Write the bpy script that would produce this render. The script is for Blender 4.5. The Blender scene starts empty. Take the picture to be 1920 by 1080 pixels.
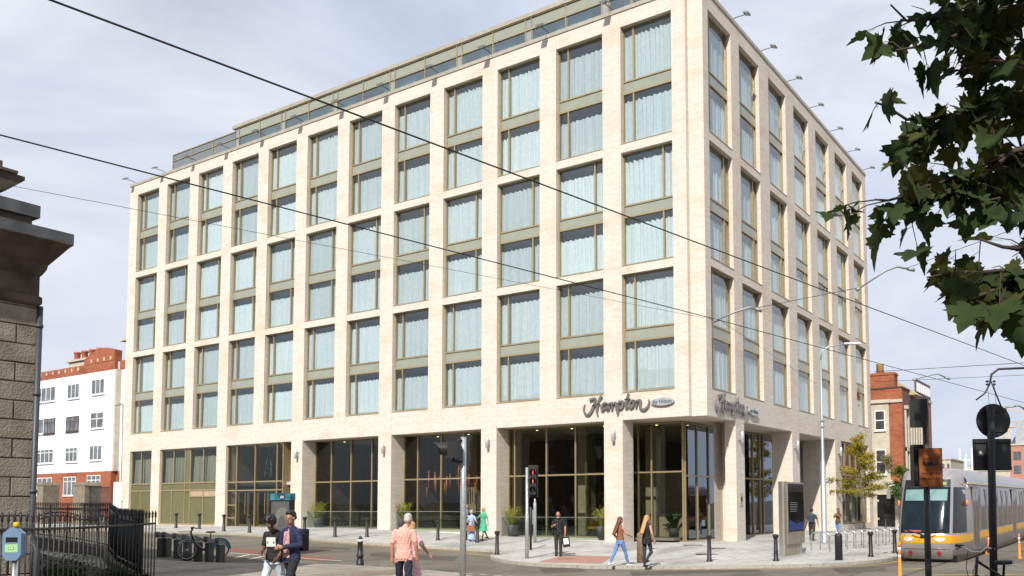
import bpy, bmesh, math, random
import numpy as np
from mathutils import Vector, Matrix

SC = bpy.context.scene
COL = SC.collection
R = random.Random(7)

# ---------------------------------------------------------------- camera
F_PX, CX, CY = 1595.9128, 1157.8956, 838.2224
YAW, PITCH, ROLL = 0.5518, 0.0637, -0.0059
CAM = Vector((17.0032, -35.2568, 1.2976))
_fw = Vector((-math.sin(YAW), math.cos(YAW), 0)); _rt = Vector((math.cos(YAW), math.sin(YAW), 0)); _up = Vector((0, 0, 1))
FWD = _fw * math.cos(PITCH) + _up * math.sin(PITCH)
_u2 = -_fw * math.sin(PITCH) + _up * math.cos(PITCH)
RGT = _rt * math.cos(ROLL) + _u2 * math.sin(ROLL)
UPV = -_rt * math.sin(ROLL) + _u2 * math.cos(ROLL)
cd = bpy.data.cameras.new("camera"); cam = bpy.data.objects.new("camera", cd); COL.objects.link(cam)
M = Matrix((RGT, UPV, -FWD)).transposed().to_4x4(); M.translation = CAM
cam.matrix_world = M
cd.sensor_width = 36.0; cd.lens = F_PX / 1920 * 36.0
cd.shift_x = -(CX - 960) / 1920; cd.shift_y = (CY - 540) / 1920
cd.clip_start = 0.1; cd.clip_end = 3000
SC.camera = cam

# ---------------------------------------------------------------- sun, sky, exposure
SUN = Vector((0.36, -1.11, 1.0)).normalized()
sun_el = math.asin(SUN.z); sun_az = math.atan2(SUN.x, SUN.y)
ld = bpy.data.lights.new("sun", 'SUN'); ld.energy = 4.3; ld.angle = math.radians(0.53); ld.color = (1.0, 0.955, 0.885)
lo = bpy.data.objects.new("sun", ld); COL.objects.link(lo)
lo.rotation_euler = SUN.to_track_quat('Z', 'Y').to_euler(); lo.location = (0, -20, 60)
W = bpy.data.worlds.new("World"); SC.world = W; W.use_nodes = True
nt = W.node_tree; nt.nodes.clear()
def wn(t, **k):
    n = nt.nodes.new(t)
    for a, b in k.items(): setattr(n, a, b)
    return n
wo = wn('ShaderNodeOutputWorld'); bg = wn('ShaderNodeBackground'); bg.inputs[1].default_value = 0.1
sky = wn('ShaderNodeTexSky', sky_type='NISHITA'); sky.sun_disc = False
sky.sun_elevation = sun_el; sky.sun_rotation = sun_az; sky.air_density = 1.0; sky.dust_density = 1.5; sky.ozone_density = 1.0
tc = wn('ShaderNodeTexCoord'); mp = wn('ShaderNodeMapping'); mp.inputs['Scale'].default_value = (1.0, 1.0, 2.6)
mp.inputs['Rotation'].default_value = (0.1, 0.25, 0.6)
nz = wn('ShaderNodeTexNoise'); nz.inputs['Scale'].default_value = 1.9; nz.inputs['Detail'].default_value = 9; nz.inputs['Roughness'].default_value = 0.52; nz.inputs['Distortion'].default_value = 0.5
nz2 = wn('ShaderNodeTexNoise'); nz2.inputs['Scale'].default_value = 1.6; nz2.inputs['Detail'].default_value = 8; nz2.inputs['Roughness'].default_value = .55; nz2.inputs['Distortion'].default_value = .4
cr = wn('ShaderNodeValToRGB'); cr.color_ramp.elements[0].position = 0.12; cr.color_ramp.elements[1].position = 0.5
cr2 = wn('ShaderNodeValToRGB'); cr2.color_ramp.elements[0].position = 0.36; cr2.color_ramp.elements[0].color = (4.0, 4.75, 6.2, 1)
cr2.color_ramp.elements[1].position = 0.62; cr2.color_ramp.elements[1].color = (6.2, 6.45, 7.1, 1)
mx = wn('ShaderNodeMix', data_type='RGBA')
L = nt.links.new
L(tc.outputs['Generated'], mp.inputs[0]); L(mp.outputs[0], nz.inputs['Vector']); L(mp.outputs[0], nz2.inputs['Vector'])
L(nz.outputs[0], cr.inputs[0]); L(nz2.outputs[0], cr2.inputs[0])
L(cr.outputs[0], mx.inputs[0]); L(sky.outputs[0], mx.inputs[6]); L(cr2.outputs[0], mx.inputs[7])
L(mx.outputs[2], bg.inputs[0]); L(bg.outputs[0], wo.inputs[0])
SC.view_settings.view_transform = 'Standard'; SC.view_settings.look = 'None'; SC.view_settings.gamma = 1.0
SC.view_settings.exposure = 0.42
SC.cycles.max_bounces = 8; SC.cycles.transparent_max_bounces = 16; SC.cycles.caustics_reflective = False; SC.cycles.caustics_refractive = False
SC.cycles.use_denoising = True

# ---------------------------------------------------------------- survey helpers
def ray(px, py):
    return FWD + RGT * ((px - CX) / F_PX) - UPV * ((py - CY) / F_PX)
def on_y(px, py, y):
    r = ray(px, py); return CAM + r * ((y - CAM.y) / r.y)
def on_x(px, py, x):
    r = ray(px, py); return CAM + r * ((x - CAM.x) / r.x)
def on_z(px, py, z):
    r = ray(px, py); return CAM + r * ((z - CAM.z) / r.z)
def at_d(px, py, d):
    return CAM + ray(px, py) * d
def sm(t):
    t = min(1.0, max(0.0, t)); return t * t * (3 - 2 * t)
def G(x, y):                                   # height of the paving and the gently falling street
    Z = (x - CAM.x) * _fw.x + (y - CAM.y) * _fw.y
    dd = max(-y, x, 0)
    far = sm((-x - 2) / 24)
    a = -0.93 + 0.6 * far
    return a + (0.22 - 0.12 * far) * (1 - sm(dd / 6)) + .33 * (1 - sm((Z - 13) / 14)) * (1 - far * .6)
def on_g(px, py, off=0.0):
    z = -.8
    for i in range(25):
        q = on_z(px, py, z + off); z = G(q.x, q.y)
    return Vector((q.x, q.y, z))

# ---------------------------------------------------------------- objects
def tag(o, label=None, cat=None, group=None, kind=None):
    if label: o['label'] = label
    if cat: o['category'] = cat
    if group: o['group'] = group
    if kind: o['kind'] = kind
    return o
def thing(name, label, cat, loc=(0, 0, 0), rz=0.0, group=None, sc=None):
    o = bpy.data.objects.new(name, None); COL.objects.link(o)
    o.location = loc; o.rotation_euler = (0, 0, rz); o.empty_display_size = .2
    if sc: o.scale = (sc, sc, sc)
    return tag(o, label, cat, group)
def kids(o): return [c for c in bpy.data.objects if c.parent == o]
def copy_tree(o, parent=None):
    c = o.copy(); COL.objects.link(c); c.parent = parent
    for ch in kids(o): copy_tree(ch, c)
    return c
class MB:
    def __init__(s): s.v = []; s.f = []; s.m = []; s.smooth = []
    def face(s, pts, m=0, smooth=False):
        i = len(s.v); s.v += [tuple(p) for p in pts]; s.f.append(tuple(range(i, i + len(pts)))); s.m.append(m); s.smooth.append(smooth)
    def box(s, x0, x1, y0, y1, z0, z1, m=0, bev=0):
        if x0 > x1: x0, x1 = x1, x0
        if y0 > y1: y0, y1 = y1, y0
        if z0 > z1: z0, z1 = z1, z0
        i = len(s.v)
        s.v += [(x0,y0,z0),(x1,y0,z0),(x1,y1,z0),(x0,y1,z0),(x0,y0,z1),(x1,y0,z1),(x1,y1,z1),(x0,y1,z1)]
        for q in ((0,3,2,1),(4,5,6,7),(0,1,5,4),(1,2,6,5),(2,3,7,6),(3,0,4,7)):
            s.f.append(tuple(i + k for k in q)); s.m.append(m); s.smooth.append(False)
        return s
    def obox(s, c, ax, ay, az, m=0):              # oriented box: centre and three half axes
        c = Vector(c); ax = Vector(ax); ay = Vector(ay); az = Vector(az); i = len(s.v)
        for dz in (-1, 1):
            for dx, dy in ((-1,-1),(1,-1),(1,1),(-1,1)): s.v.append(tuple(c + ax*dx + ay*dy + az*dz))
        for q in ((0,3,2,1),(4,5,6,7),(0,1,5,4),(1,2,6,5),(2,3,7,6),(3,0,4,7)):
            s.f.append(tuple(i + k for k in q)); s.m.append(m); s.smooth.append(False)
        return s
    def tube(s, pts, r, n=8, m=0, cap=True):
        pts = [Vector(p) for p in pts]; rs = r if isinstance(r, (list, tuple)) else [r] * len(pts)
        rings = []; prev = None
        for k, p in enumerate(pts):
            d = (pts[min(k+1, len(pts)-1)] - pts[max(k-1, 0)]).normalized()
            if prev is None:
                a = d.orthogonal().normalized()
            else:
                a = prev - d * prev.dot(d)
                a = a.normalized() if a.length > 1e-6 else d.orthogonal().normalized()
            prev = a; b = d.cross(a)
            base = len(s.v)
            for j in range(n):
                t = 2 * math.pi * j / n
                s.v.append(tuple(p + (a * math.cos(t) + b * math.sin(t)) * rs[k]))
            rings.append(base)
        for k in range(len(pts) - 1):
            A, B = rings[k], rings[k+1]
            for j in range(n):
                s.f.append((A + j, A + (j+1) % n, B + (j+1) % n, B + j)); s.m.append(m); s.smooth.append(True)
        if cap:
            s.f.append(tuple(rings[0] + j for j in range(n))[::-1]); s.m.append(m); s.smooth.append(False)
            s.f.append(tuple(rings[-1] + j for j in range(n))); s.m.append(m); s.smooth.append(False)
        return s
    def lathe(s, prof, n=16, m=0, c=(0, 0, 0), smooth=True):    # prof: (radius, z)
        rings = []
        for r_, z in prof:
            b = len(s.v); rings.append(b)
            for j in range(n):
                t = 2 * math.pi * j / n; s.v.append((c[0] + r_ * math.cos(t), c[1] + r_ * math.sin(t), c[2] + z))
        for k in range(len(prof) - 1):
            A, B = rings[k], rings[k+1]
            for j in range(n):
                s.f.append((A + j, A + (j+1) % n, B + (j+1) % n, B + j)); s.m.append(m); s.smooth.append(smooth)
        s.f.append(tuple(rings[0] + j for j in range(n))[::-1]); s.m.append(m); s.smooth.append(False)
        s.f.append(tuple(rings[-1] + j for j in range(n))); s.m.append(m); s.smooth.append(False)
        return s
    def ellipsoid(s, c, rx, ry, rz, n=12, k=8, m=0):
        c = Vector(c); b = len(s.v)
        for i in range(k + 1):
            t = math.pi * i / k
            for j in range(n):
                p = 2 * math.pi * j / n
                s.v.append((c.x + rx*math.sin(t)*math.cos(p), c.y + ry*math.sin(t)*math.sin(p), c.z + rz*math.cos(t)))
        for i in range(k):
            for j in range(n):
                s.f.append((b+i*n+j, b+(i+1)*n+j, b+(i+1)*n+(j+1)%n, b+i*n+(j+1)%n)); s.m.append(m); s.smooth.append(True)
        return s
    def prism(s, poly, fn, m=0):                  # poly (u,v); fn(u,v,k) -> point for k = 0 / 1
        n = len(poly); a = [fn(u, v, 0) for u, v in poly]; b = [fn(u, v, 1) for u, v in poly]
        s.face(a, m); s.face(b[::-1], m)
        for i in range(n): s.face([a[i], b[i], b[(i+1)%n], a[(i+1)%n]][::-1], m)
        return s
    def build(s, name, mats, parent=None, loc=(0, 0, 0), bevel=0.0, merge=False, fixn=True):
        me = bpy.data.meshes.new(name); me.from_pydata(s.v, [], s.f)
        if not isinstance(mats, (list, tuple)): mats = [mats]
        for q in mats: me.materials.append(q)
        me.polygons.foreach_set('material_index', s.m); me.polygons.foreach_set('use_smooth', s.smooth)
        if fixn or bevel or merge:
            bm = bmesh.new(); bm.from_mesh(me)
            if merge or bevel: bmesh.ops.remove_doubles(bm, verts=bm.verts, dist=1e-5)
            if bevel: bmesh.ops.bevel(bm, geom=[e for e in bm.edges if e.is_manifold and e.calc_face_angle(0) > .6], offset=bevel, segments=2, affect='EDGES', profile=.6)
            if fixn: bmesh.ops.recalc_face_normals(bm, faces=bm.faces)
            bm.to_mesh(me); bm.free()
        me.update()
        o = bpy.data.objects.new(name, me); COL.objects.link(o); o.location = loc
        if parent: o.parent = parent
        return o

# ---------------------------------------------------------------- materials
MT = {}
def nodes_of(name):
    m = bpy.data.materials.new(name); m.use_nodes = True; t = m.node_tree; b = t.nodes['Principled BSDF']; MT[name] = m
    return m, t, b
def mat(name, c, rough=.6, metal=0.0, var=0.12, scale=3.0, bump=0.0, bscale=40.0, spec=.5, c2=None, coat=0.0):
    m, t, b = nodes_of(name)
    tcn = t.nodes.new('ShaderNodeTexCoord'); n = t.nodes.new('ShaderNodeTexNoise'); n.inputs['Scale'].default_value = scale; n.inputs['Detail'].default_value = 5
    t.links.new(tcn.outputs['Object'], n.inputs['Vector'])
    r = t.nodes.new('ShaderNodeValToRGB'); e = r.color_ramp.elements
    e[0].position = .3; e[1].position = .7
    c2 = c2 or tuple(min(1, q * (1 + var)) for q in c)
    e[0].color = (*[q * (1 - var) for q in c], 1); e[1].color = (*c2, 1)
    t.links.new(n.outputs[0], r.inputs[0]); t.links.new(r.outputs[0], b.inputs['Base Color'])
    b.inputs['Roughness'].default_value = rough; b.inputs['Metallic'].default_value = metal; b.inputs['Specular IOR Level'].default_value = spec
    if coat: b.inputs['Coat Weight'].default_value = coat
    if bump:
        n2 = t.nodes.new('ShaderNodeTexNoise'); n2.inputs['Scale'].default_value = bscale; n2.inputs['Detail'].default_value = 4
        t.links.new(tcn.outputs['Object'], n2.inputs['Vector'])
        bp = t.nodes.new('ShaderNodeBump'); bp.inputs['Strength'].default_value = bump; bp.inputs['Distance'].default_value = .02
        t.links.new(n2.outputs[0], bp.inputs['Height']); t.links.new(bp.outputs[0], b.inputs['Normal'])
    return m
def wall_vec(t):
    """(horizontal run, height) of any upright wall, in world metres"""
    g = t.nodes.new('ShaderNodeNewGeometry'); sp = t.nodes.new('ShaderNodeSeparateXYZ'); sn = t.nodes.new('ShaderNodeSeparateXYZ')
    t.links.new(g.outputs['Position'], sp.inputs[0]); t.links.new(g.outputs['True Normal'], sn.inputs[0])
    ab = t.nodes.new('ShaderNodeMath'); ab.operation = 'ABSOLUTE'; t.links.new(sn.outputs['X'], ab.inputs[0])
    gt = t.nodes.new('ShaderNodeMath'); gt.operation = 'GREATER_THAN'; gt.inputs[1].default_value = .7; t.links.new(ab.outputs[0], gt.inputs[0])
    mxn = t.nodes.new('ShaderNodeMix'); t.links.new(gt.outputs[0], mxn.inputs[0]); t.links.new(sp.outputs['X'], mxn.inputs[2]); t.links.new(sp.outputs['Y'], mxn.inputs[3])
    cb = t.nodes.new('ShaderNodeCombineXYZ'); t.links.new(mxn.outputs[0], cb.inputs[0]); t.links.new(sp.outputs['Z'], cb.inputs[1]); t.links.new(mxn.outputs[0], cb.inputs[2])
    return cb.outputs[0]
def brick(name, c1, c2, mortar, bw, bh, ms, tint=None, bump=.6, rough=.85, patch=None, patch_pos=(.5, .72), off=.5, fine=0.5):
    m, t, b = nodes_of(name); v = wall_vec(t); N = t.nodes.new; K = t.links.new
    br = N('ShaderNodeTexBrick'); br.inputs['Color1'].default_value = (*c1, 1); br.inputs['Color2'].default_value = (*c2, 1); br.inputs['Mortar'].default_value = (*mortar, 1)
    br.inputs['Scale'].default_value = 1; br.inputs['Mortar Size'].default_value = ms; br.inputs['Mortar Smooth'].default_value = .3
    br.inputs['Brick Width'].default_value = bw; br.inputs['Row Height'].default_value = bh; br.offset = off
    K(v, br.inputs['Vector'])
    out = br.outputs['Color']
    if patch:
        mp_ = N('ShaderNodeMapping'); mp_.inputs['Scale'].default_value = (.32, .8, .32); K(v, mp_.inputs[0])
        n = N('ShaderNodeTexNoise'); n.inputs['Scale'].default_value = 1.0; n.inputs['Detail'].default_value = 6; n.inputs['Roughness'].default_value = .6; K(mp_.outputs[0], n.inputs['Vector'])
        r = N('ShaderNodeValToRGB'); r.color_ramp.elements[0].position = patch_pos[0]; r.color_ramp.elements[1].position = patch_pos[1]; K(n.outputs[0], r.inputs[0])
        x = N('ShaderNodeMix'); x.data_type = 'RGBA'; x.blend_type = 'MULTIPLY'; x.inputs[7].default_value = (*patch, 1)
        K(r.outputs[0], x.inputs[0]); K(out, x.inputs[6]); out = x.outputs[2]
    mp2 = N('ShaderNodeMapping'); mp2.inputs['Scale'].default_value = (1.6, 9.0, 1.6); K(v, mp2.inputs[0])
    n2 = N('ShaderNodeTexNoise'); n2.inputs['Scale'].default_value = 1.0; n2.inputs['Detail'].default_value = 3; K(mp2.outputs[0], n2.inputs['Vector'])
    r2 = N('ShaderNodeValToRGB'); r2.color_ramp.elements[0].position = .3; r2.color_ramp.elements[0].color = (1 - .35*fine,)*3 + (1,); r2.color_ramp.elements[1].position = .62
    K(n2.outputs[0], r2.inputs[0])
    x2 = N('ShaderNodeMix'); x2.data_type = 'RGBA'; x2.blend_type = 'MULTIPLY'; x2.inputs[0].default_value = 1.0; K(out, x2.inputs[6]); K(r2.outputs[0], x2.inputs[7])
    K(x2.outputs[2], b.inputs['Base Color']); b.inputs['Roughness'].default_value = rough; b.inputs['Specular IOR Level'].default_value = .25
    bp = N('ShaderNodeBump'); bp.inputs['Strength'].default_value = bump; bp.inputs['Distance'].default_value = .012; bp.invert = True
    K(br.outputs['Fac'], bp.inputs['Height']); K(bp.outputs[0], b.inputs['Normal'])
    return m
def glass(name, tint, refl=.12, gl=(1, 1, 1), rough=0.0, ior=1.6):
    m = bpy.data.materials.new(name); m.use_nodes = True; t = m.node_tree; t.nodes.clear(); MT[name] = m
    o = t.nodes.new('ShaderNodeOutputMaterial'); tr = t.nodes.new('ShaderNodeBsdfTransparent'); tr.inputs[0].default_value = (*tint, 1)
    g = t.nodes.new('ShaderNodeBsdfGlossy'); g.inputs['Color'].default_value = (*gl, 1); g.inputs['Roughness'].default_value = rough
    lw = t.nodes.new('ShaderNodeLayerWeight'); lw.inputs[0].default_value = .5
    pw = t.nodes.new('ShaderNodeMath'); pw.operation = 'POWER'; pw.inputs[1].default_value = 4.0; t.links.new(lw.outputs['Facing'], pw.inputs[0])
    ad = t.nodes.new('ShaderNodeMath'); ad.operation = 'MULTIPLY_ADD'; ad.use_clamp = True; ad.inputs[1].default_value = 1 - refl; ad.inputs[2].default_value = refl
    # gentle waviness of real panes, so reflections are not mirror straight
    tcn = t.nodes.new('ShaderNodeTexCoord'); n = t.nodes.new('ShaderNodeTexNoise'); n.inputs['Scale'].default_value = .7; n.inputs['Detail'].default_value = 1
    t.links.new(tcn.outputs['Object'], n.inputs['Vector']); bp = t.nodes.new('ShaderNodeBump'); bp.inputs['Strength'].default_value = .12; bp.inputs['Distance'].default_value = .05
    t.links.new(n.outputs[0], bp.inputs['Height']); t.links.new(bp.outputs[0], g.inputs['Normal'])
    mxs = t.nodes.new('ShaderNodeMixShader'); t.links.new(pw.outputs[0], ad.inputs[0]); t.links.new(ad.outputs[0], mxs.inputs[0])
    t.links.new(tr.outputs[0], mxs.inputs[1]); t.links.new(g.outputs[0], mxs.inputs[2]); t.links.new(mxs.outputs[0], o.inputs[0])
    return m
def emis(name, c, s):
    m, t, b = nodes_of(name); b.inputs['Base Color'].default_value = (0.02, 0.02, 0.02, 1)
    b.inputs['Emission Color'].default_value = (*c, 1); b.inputs['Emission Strength'].default_value = s; return m
def cloth(name, c, tr=.35, var=.06):
    m = mat(name, c, .9, var=var, scale=6); t = m.node_tree; b = t.nodes['Principled BSDF']
    tl = t.nodes.new('ShaderNodeBsdfTranslucent'); tl.inputs[0].default_value = (*c, 1); x = t.nodes.new('ShaderNodeMixShader'); x.inputs[0].default_value = tr
    o = t.nodes['Material Output']; t.links.new(b.outputs[0], x.inputs[1]); t.links.new(tl.outputs[0], x.inputs[2]); t.links.new(x.outputs[0], o.inputs[0]); return m

pale_brick = brick('pale_brick', (.79, .725, .64), (.72, .65, .565), (.50, .41, .31), .9, .058, .009, bump=.7, patch=(.9, .78, .66), patch_pos=(.5, .82), off=.5, fine=.35)
red_brick = brick('red_brick', (.42, .13, .06), (.36, .10, .045), (.3, .17, .11), .22, .075, .008, patch=(.6, .5, .5), fine=.8)
dark_brick = brick('dark_brick', (.2, .1, .07), (.16, .08, .055), (.14, .1, .08), .22, .075, .008)
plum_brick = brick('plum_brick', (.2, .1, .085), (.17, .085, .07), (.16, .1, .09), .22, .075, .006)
soffit_m = mat('soffit_plaster', (.58, .5, .4), .8, var=.05)
bronze = mat('bronze_metal', (.43, .33, .18), .38, .55, var=.08)
bronze_d = mat('dark_bronze_metal', (.12, .08, .045), .4, .5, var=.08)
spandrel_m = mat('green_glazed_panel', (.27, .285, .22), .16, .0, var=.05, spec=.9)
olive_m = mat('olive_glazed_panel', (.125, .12, .05), .25, .0, var=.08, scale=1.2, spec=.8)
win_glass = glass('window_glass', (.84, .925, .94), .12, (.92, .97, 1))
dark_glass = glass('lobby_glass', (.56, .58, .5), .05, (.85, .9, .9))
side_glass = glass('side_shop_glass', (.3, .34, .34), .22, (.75, .85, 1))
top_glass = glass('roof_storey_glass', (.42, .66, .7), .27, (.8, .95, 1))
clear_glass = glass('balustrade_glass', (.84, .9, .88), .03)
curtain_m = cloth('sheer_curtain', (.80, .82, .81), .3, .08)
_t = curtain_m.node_tree; _oi = _t.nodes.new('ShaderNodeObjectInfo'); _mr = _t.nodes.new('ShaderNodeMapRange'); _mr.inputs[3].default_value = .82; _mr.inputs[4].default_value = 1.12
_t.links.new(_oi.outputs['Random'], _mr.inputs[0]); _mm = _t.nodes.new('ShaderNodeMix'); _mm.data_type = 'RGBA'; _mm.blend_type = 'MULTIPLY'; _mm.inputs[0].default_value = 1
_src = _t.nodes['Principled BSDF'].inputs['Base Color'].links[0].from_socket; _t.links.new(_src, _mm.inputs[6]); _t.links.new(_mr.outputs[0], _mm.inputs[7]); _t.links.new(_mm.outputs[2], _t.nodes['Principled BSDF'].inputs['Base Color'])
room_m = mat('room_paint', (.38, .40, .37), .9)
coping_m = mat('coping_metal', (.42, .38, .3), .45, .3)
black_m = mat('black_paint', (.014, .013, .013), .5, 0, var=.2)
iron_m = mat('railing_iron', (.018, .017, .016), .45, 0, var=.3, bump=.3, bscale=60)
galv = mat('galvanised_steel', (.42, .44, .44), .45, .55, var=.18, scale=14)
steel = mat('brushed_steel', (.6, .6, .58), .28, .9, var=.08)
white_p = mat('white_paint', (.78, .78, .78), .5, var=.04)
signgrey = mat('brushed_sign_metal', (.25, .235, .225), .38, .6, var=.05)
silver = mat('silver_plate', (.5, .51, .54), .35, .4, var=.04)
inkm = mat('black_lettering', (.02, .02, .03), .5, var=.05)
# ================================================================ ground, road, pavements
def ground_mat(name, c, c2, rough, sc1, sc2, dark=.6, slab=None, grain=.25, spec=.3):
    m, t, b = nodes_of(name); N = t.nodes.new; K = t.links.new
    g = N('ShaderNodeNewGeometry')
    n1 = N('ShaderNodeTexNoise'); n1.inputs['Scale'].default_value = sc1; n1.inputs['Detail'].default_value = 6; K(g.outputs['Position'], n1.inputs['Vector'])
    r1 = N('ShaderNodeValToRGB'); r1.color_ramp.elements[0].position = .32; r1.color_ramp.elements[1].position = .68
    r1.color_ramp.elements[0].color = (*c, 1); r1.color_ramp.elements[1].color = (*c2, 1); K(n1.outputs[0], r1.inputs[0])
    n2 = N('ShaderNodeTexNoise'); n2.inputs['Scale'].default_value = sc2; n2.inputs['Detail'].default_value = 3; K(g.outputs['Position'], n2.inputs['Vector'])
    r2 = N('ShaderNodeValToRGB'); r2.color_ramp.elements[0].position = .35; r2.color_ramp.elements[0].color = (1 - grain,)*3 + (1,); r2.color_ramp.elements[1].position = .65; r2.color_ramp.elements[1].color = (1 + grain,)*3 + (1,)
    K(n2.outputs[0], r2.inputs[0])
    x = N('ShaderNodeMix'); x.data_type = 'RGBA'; x.blend_type = 'MULTIPLY'; x.inputs[0].default_value = 1; K(r1.outputs[0], x.inputs[6]); K(r2.outputs[0], x.inputs[7]); out = x.outputs[2]
    # stains and repair patches with outlines of their own
    mp_ = N('ShaderNodeMapping'); mp_.inputs['Scale'].default_value = (.5, .18, 1); mp_.inputs['Rotation'].default_value = (0, 0, .7); K(g.outputs['Position'], mp_.inputs[0])
    n3 = N('ShaderNodeTexNoise'); n3.inputs['Scale'].default_value = 1.3; n3.inputs['Detail'].default_value = 5; K(mp_.outputs[0], n3.inputs['Vector'])
    r3 = N('ShaderNodeValToRGB'); r3.color_ramp.elements[0].position = .36; r3.color_ramp.elements[0].color = (dark,)*3 + (1,); r3.color_ramp.elements[1].position = .5; K(n3.outputs[0], r3.inputs[0])
    x3 = N('ShaderNodeMix'); x3.data_type = 'RGBA'; x3.blend_type = 'MULTIPLY'; x3.inputs[0].default_value = 1; K(out, x3.inputs[6]); K(r3.outputs[0], x3.inputs[7]); out = x3.outputs[2]
    if slab:
        br = N('ShaderNodeTexBrick'); br.inputs['Scale'].default_value = 1; br.inputs['Brick Width'].default_value = slab[0]; br.inputs['Row Height'].default_value = slab[1]
        br.inputs['Mortar Size'].default_value = slab[2]; br.inputs['Color1'].default_value = (1, 1, 1, 1); br.inputs['Color2'].default_value = (.9, .89, .87, 1); br.inputs['Mortar'].default_value = (.5, .48, .44, 1)
        K(g.outputs['Position'], br.inputs['Vector'])
        x4 = N('ShaderNodeMix'); x4.data_type = 'RGBA'; x4.blend_type = 'MULTIPLY'; x4.inputs[0].default_value = 1; K(out, x4.inputs[6]); K(br.outputs[0], x4.inputs[7]); out = x4.outputs[2]
    K(out, b.inputs['Base Color']); b.inputs['Roughness'].default_value = rough; b.inputs['Specular IOR Level'].default_value = spec
    bp = N('ShaderNodeBump'); bp.inputs['Strength'].default_value = .5; bp.inputs['Distance'].default_value = .006; K(n2.outputs[0], bp.inputs['Height']); K(bp.outputs[0], b.inputs['Normal'])
    return m
asphalt = ground_mat('asphalt', (.12, .105, .08), (.175, .155, .12), .9, .35, 28, dark=.72, grain=.45)
paving = ground_mat('pale_paving', (.42, .415, .39), (.50, .49, .46), .85, .6, 12, dark=.72, slab=(.9, .6, .022), grain=.1)
paving2 = ground_mat('near_paving', (.27, .24, .19), (.35, .31, .25), .88, .5, 10, dark=.66, slab=(1.6, 1.6, .035), grain=.18)
kerb_m = mat('kerb_granite', (.36, .33, .28), .8, var=.15, scale=8)
red_tac = mat('red_tactile_paving', (.36, .19, .14), .85, var=.12, scale=9, bump=.4, bscale=50)
yel_paint = mat('yellow_road_paint', (.5, .34, .07), .7, var=.2, scale=14)
wht_paint = mat('white_road_paint', (.6, .58, .53), .7, var=.2, scale=12)
red_lane = mat('red_cycle_lane', (.2, .075, .05), .9, var=.15, scale=10)
rail_m = mat('tram_rail_steel', (.16, .15, .14), .4, .7)

def sheet(name, xs, ys, dz, m):
    me = bpy.data.meshes.new(name); nx, ny = len(xs), len(ys)
    me.from_pydata([(x, y, G(x, y) + dz) for y in ys for x in xs], [], [(j*nx+i, j*nx+i+1, (j+1)*nx+i+1, (j+1)*nx+i) for j in range(ny-1) for i in range(nx-1)])
    me.materials.append(m); o = bpy.data.objects.new(name, me); COL.objects.link(o); return o
xs = [-1500, -700, -300, -150] + [-110 + 2.5*i for i in range(29)] + [-37.5 + .75*i for i in range(86)] + [28 + 3*i for i in range(12)] + [90, 200, 600, 1500]
ys = [-1500, -500, -200, -100] + [-70 + 3*i for i in range(9)] + [-43 + .75*i for i in range(72)] + [12 + 3*i for i in range(20)] + [90, 200, 600, 1500]
KD = .11
tag(sheet('road', sorted(xs), sorted(ys), -KD, asphalt), kind='structure')

def resample(pts, n):
    pts = [Vector((p[0], p[1], 0)) for p in pts]; d = [0]
    for a, b in zip(pts, pts[1:]): d.append(d[-1] + (b - a).length)
    out = []
    for i in range(n):
        t = d[-1] * i / (n - 1); k = 0
        while k < len(d) - 2 and d[k+1] < t: k += 1
        f = (t - d[k]) / max(1e-9, d[k+1] - d[k]); out.append(pts[k].lerp(pts[k+1], f))
    return out
def smoothc(pts, it=2):
    for _ in range(it):
        q = [pts[0]]
        for a, b in zip(pts, pts[1:]):
            q += [(a[0]*.75+b[0]*.25, a[1]*.75+b[1]*.25), (a[0]*.25+b[0]*.75, a[1]*.25+b[1]*.75)]
        pts = q + [pts[-1]]
    return pts
far_kerb = smoothc([(-95, -5.2), (-45, -5.3), (-30, -5.6), (-24, -6.1), (-18, -6.5), (-13, -6.3), (-10, -5.6), (-8.2, -5.3), (-7.0, -5.6), (-6.5, -6.6), (-5.8, -8.1), (-4.3, -9.3), (-2.1, -10.25), (.35, -10.3), (2.2, -9.7), (4.0, -8.5), (6.85, -6.4), (8.0, -4.4), (8.5, -2.5), (8.62, .5), (8.6, 12), (8.4, 45)])
def pavement(name, kerb, inner, m, nseg, nw, dz=0.0, kerbname=None):
    A = resample(kerb, nseg); B = resample(inner, nseg); mb = MB()
    me = bpy.data.meshes.new(name); v = []; f = []
    for i in range(nseg):
        for j in range(nw + 1):
            p = A[i].lerp(B[i], j / nw); v.append((p.x, p.y, G(p.x, p.y) + dz))
    for i in range(nseg - 1):
        for j in range(nw):
            a = i * (nw + 1) + j; f.append((a, a + 1, a + nw + 2, a + nw + 1))
    me.from_pydata(v, [], f); me.materials.append(m)
    bm = bmesh.new(); bm.from_mesh(me); bmesh.ops.recalc_face_normals(bm, faces=bm.faces)
    if sum(q.normal.z for q in bm.faces) < 0: bmesh.ops.reverse_faces(bm, faces=bm.faces)
    bm.to_mesh(me); bm.free()
    o = bpy.data.objects.new(name, me); COL.objects.link(o); tag(o, kind='structure')
    # kerb stones: a low band just outside, with a real face down to the road
    k = MB(); w = .17
    for i in range(nseg - 1):
        p, q = A[i], A[i+1]; d = (q - p).normalized(); n = Vector((d.y, -d.x, 0))
        if (p + n - B[i]).length < (p - n - B[i]).length: n = -n
        zz = lambda s, e: (s.x, s.y, G(s.x, s.y) + e)
        a, b2 = p + n * w, q + n * w
        k.face([zz(p, .004), zz(q, .004), zz(b2, .004), zz(a, .004)]); k.face([zz(a, .004), zz(b2, .004), zz(b2, -.3), zz(a, -.3)])
    tag(k.build(kerbname or 'kerb', kerb_m, merge=True), kind='structure')
    return o
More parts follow.
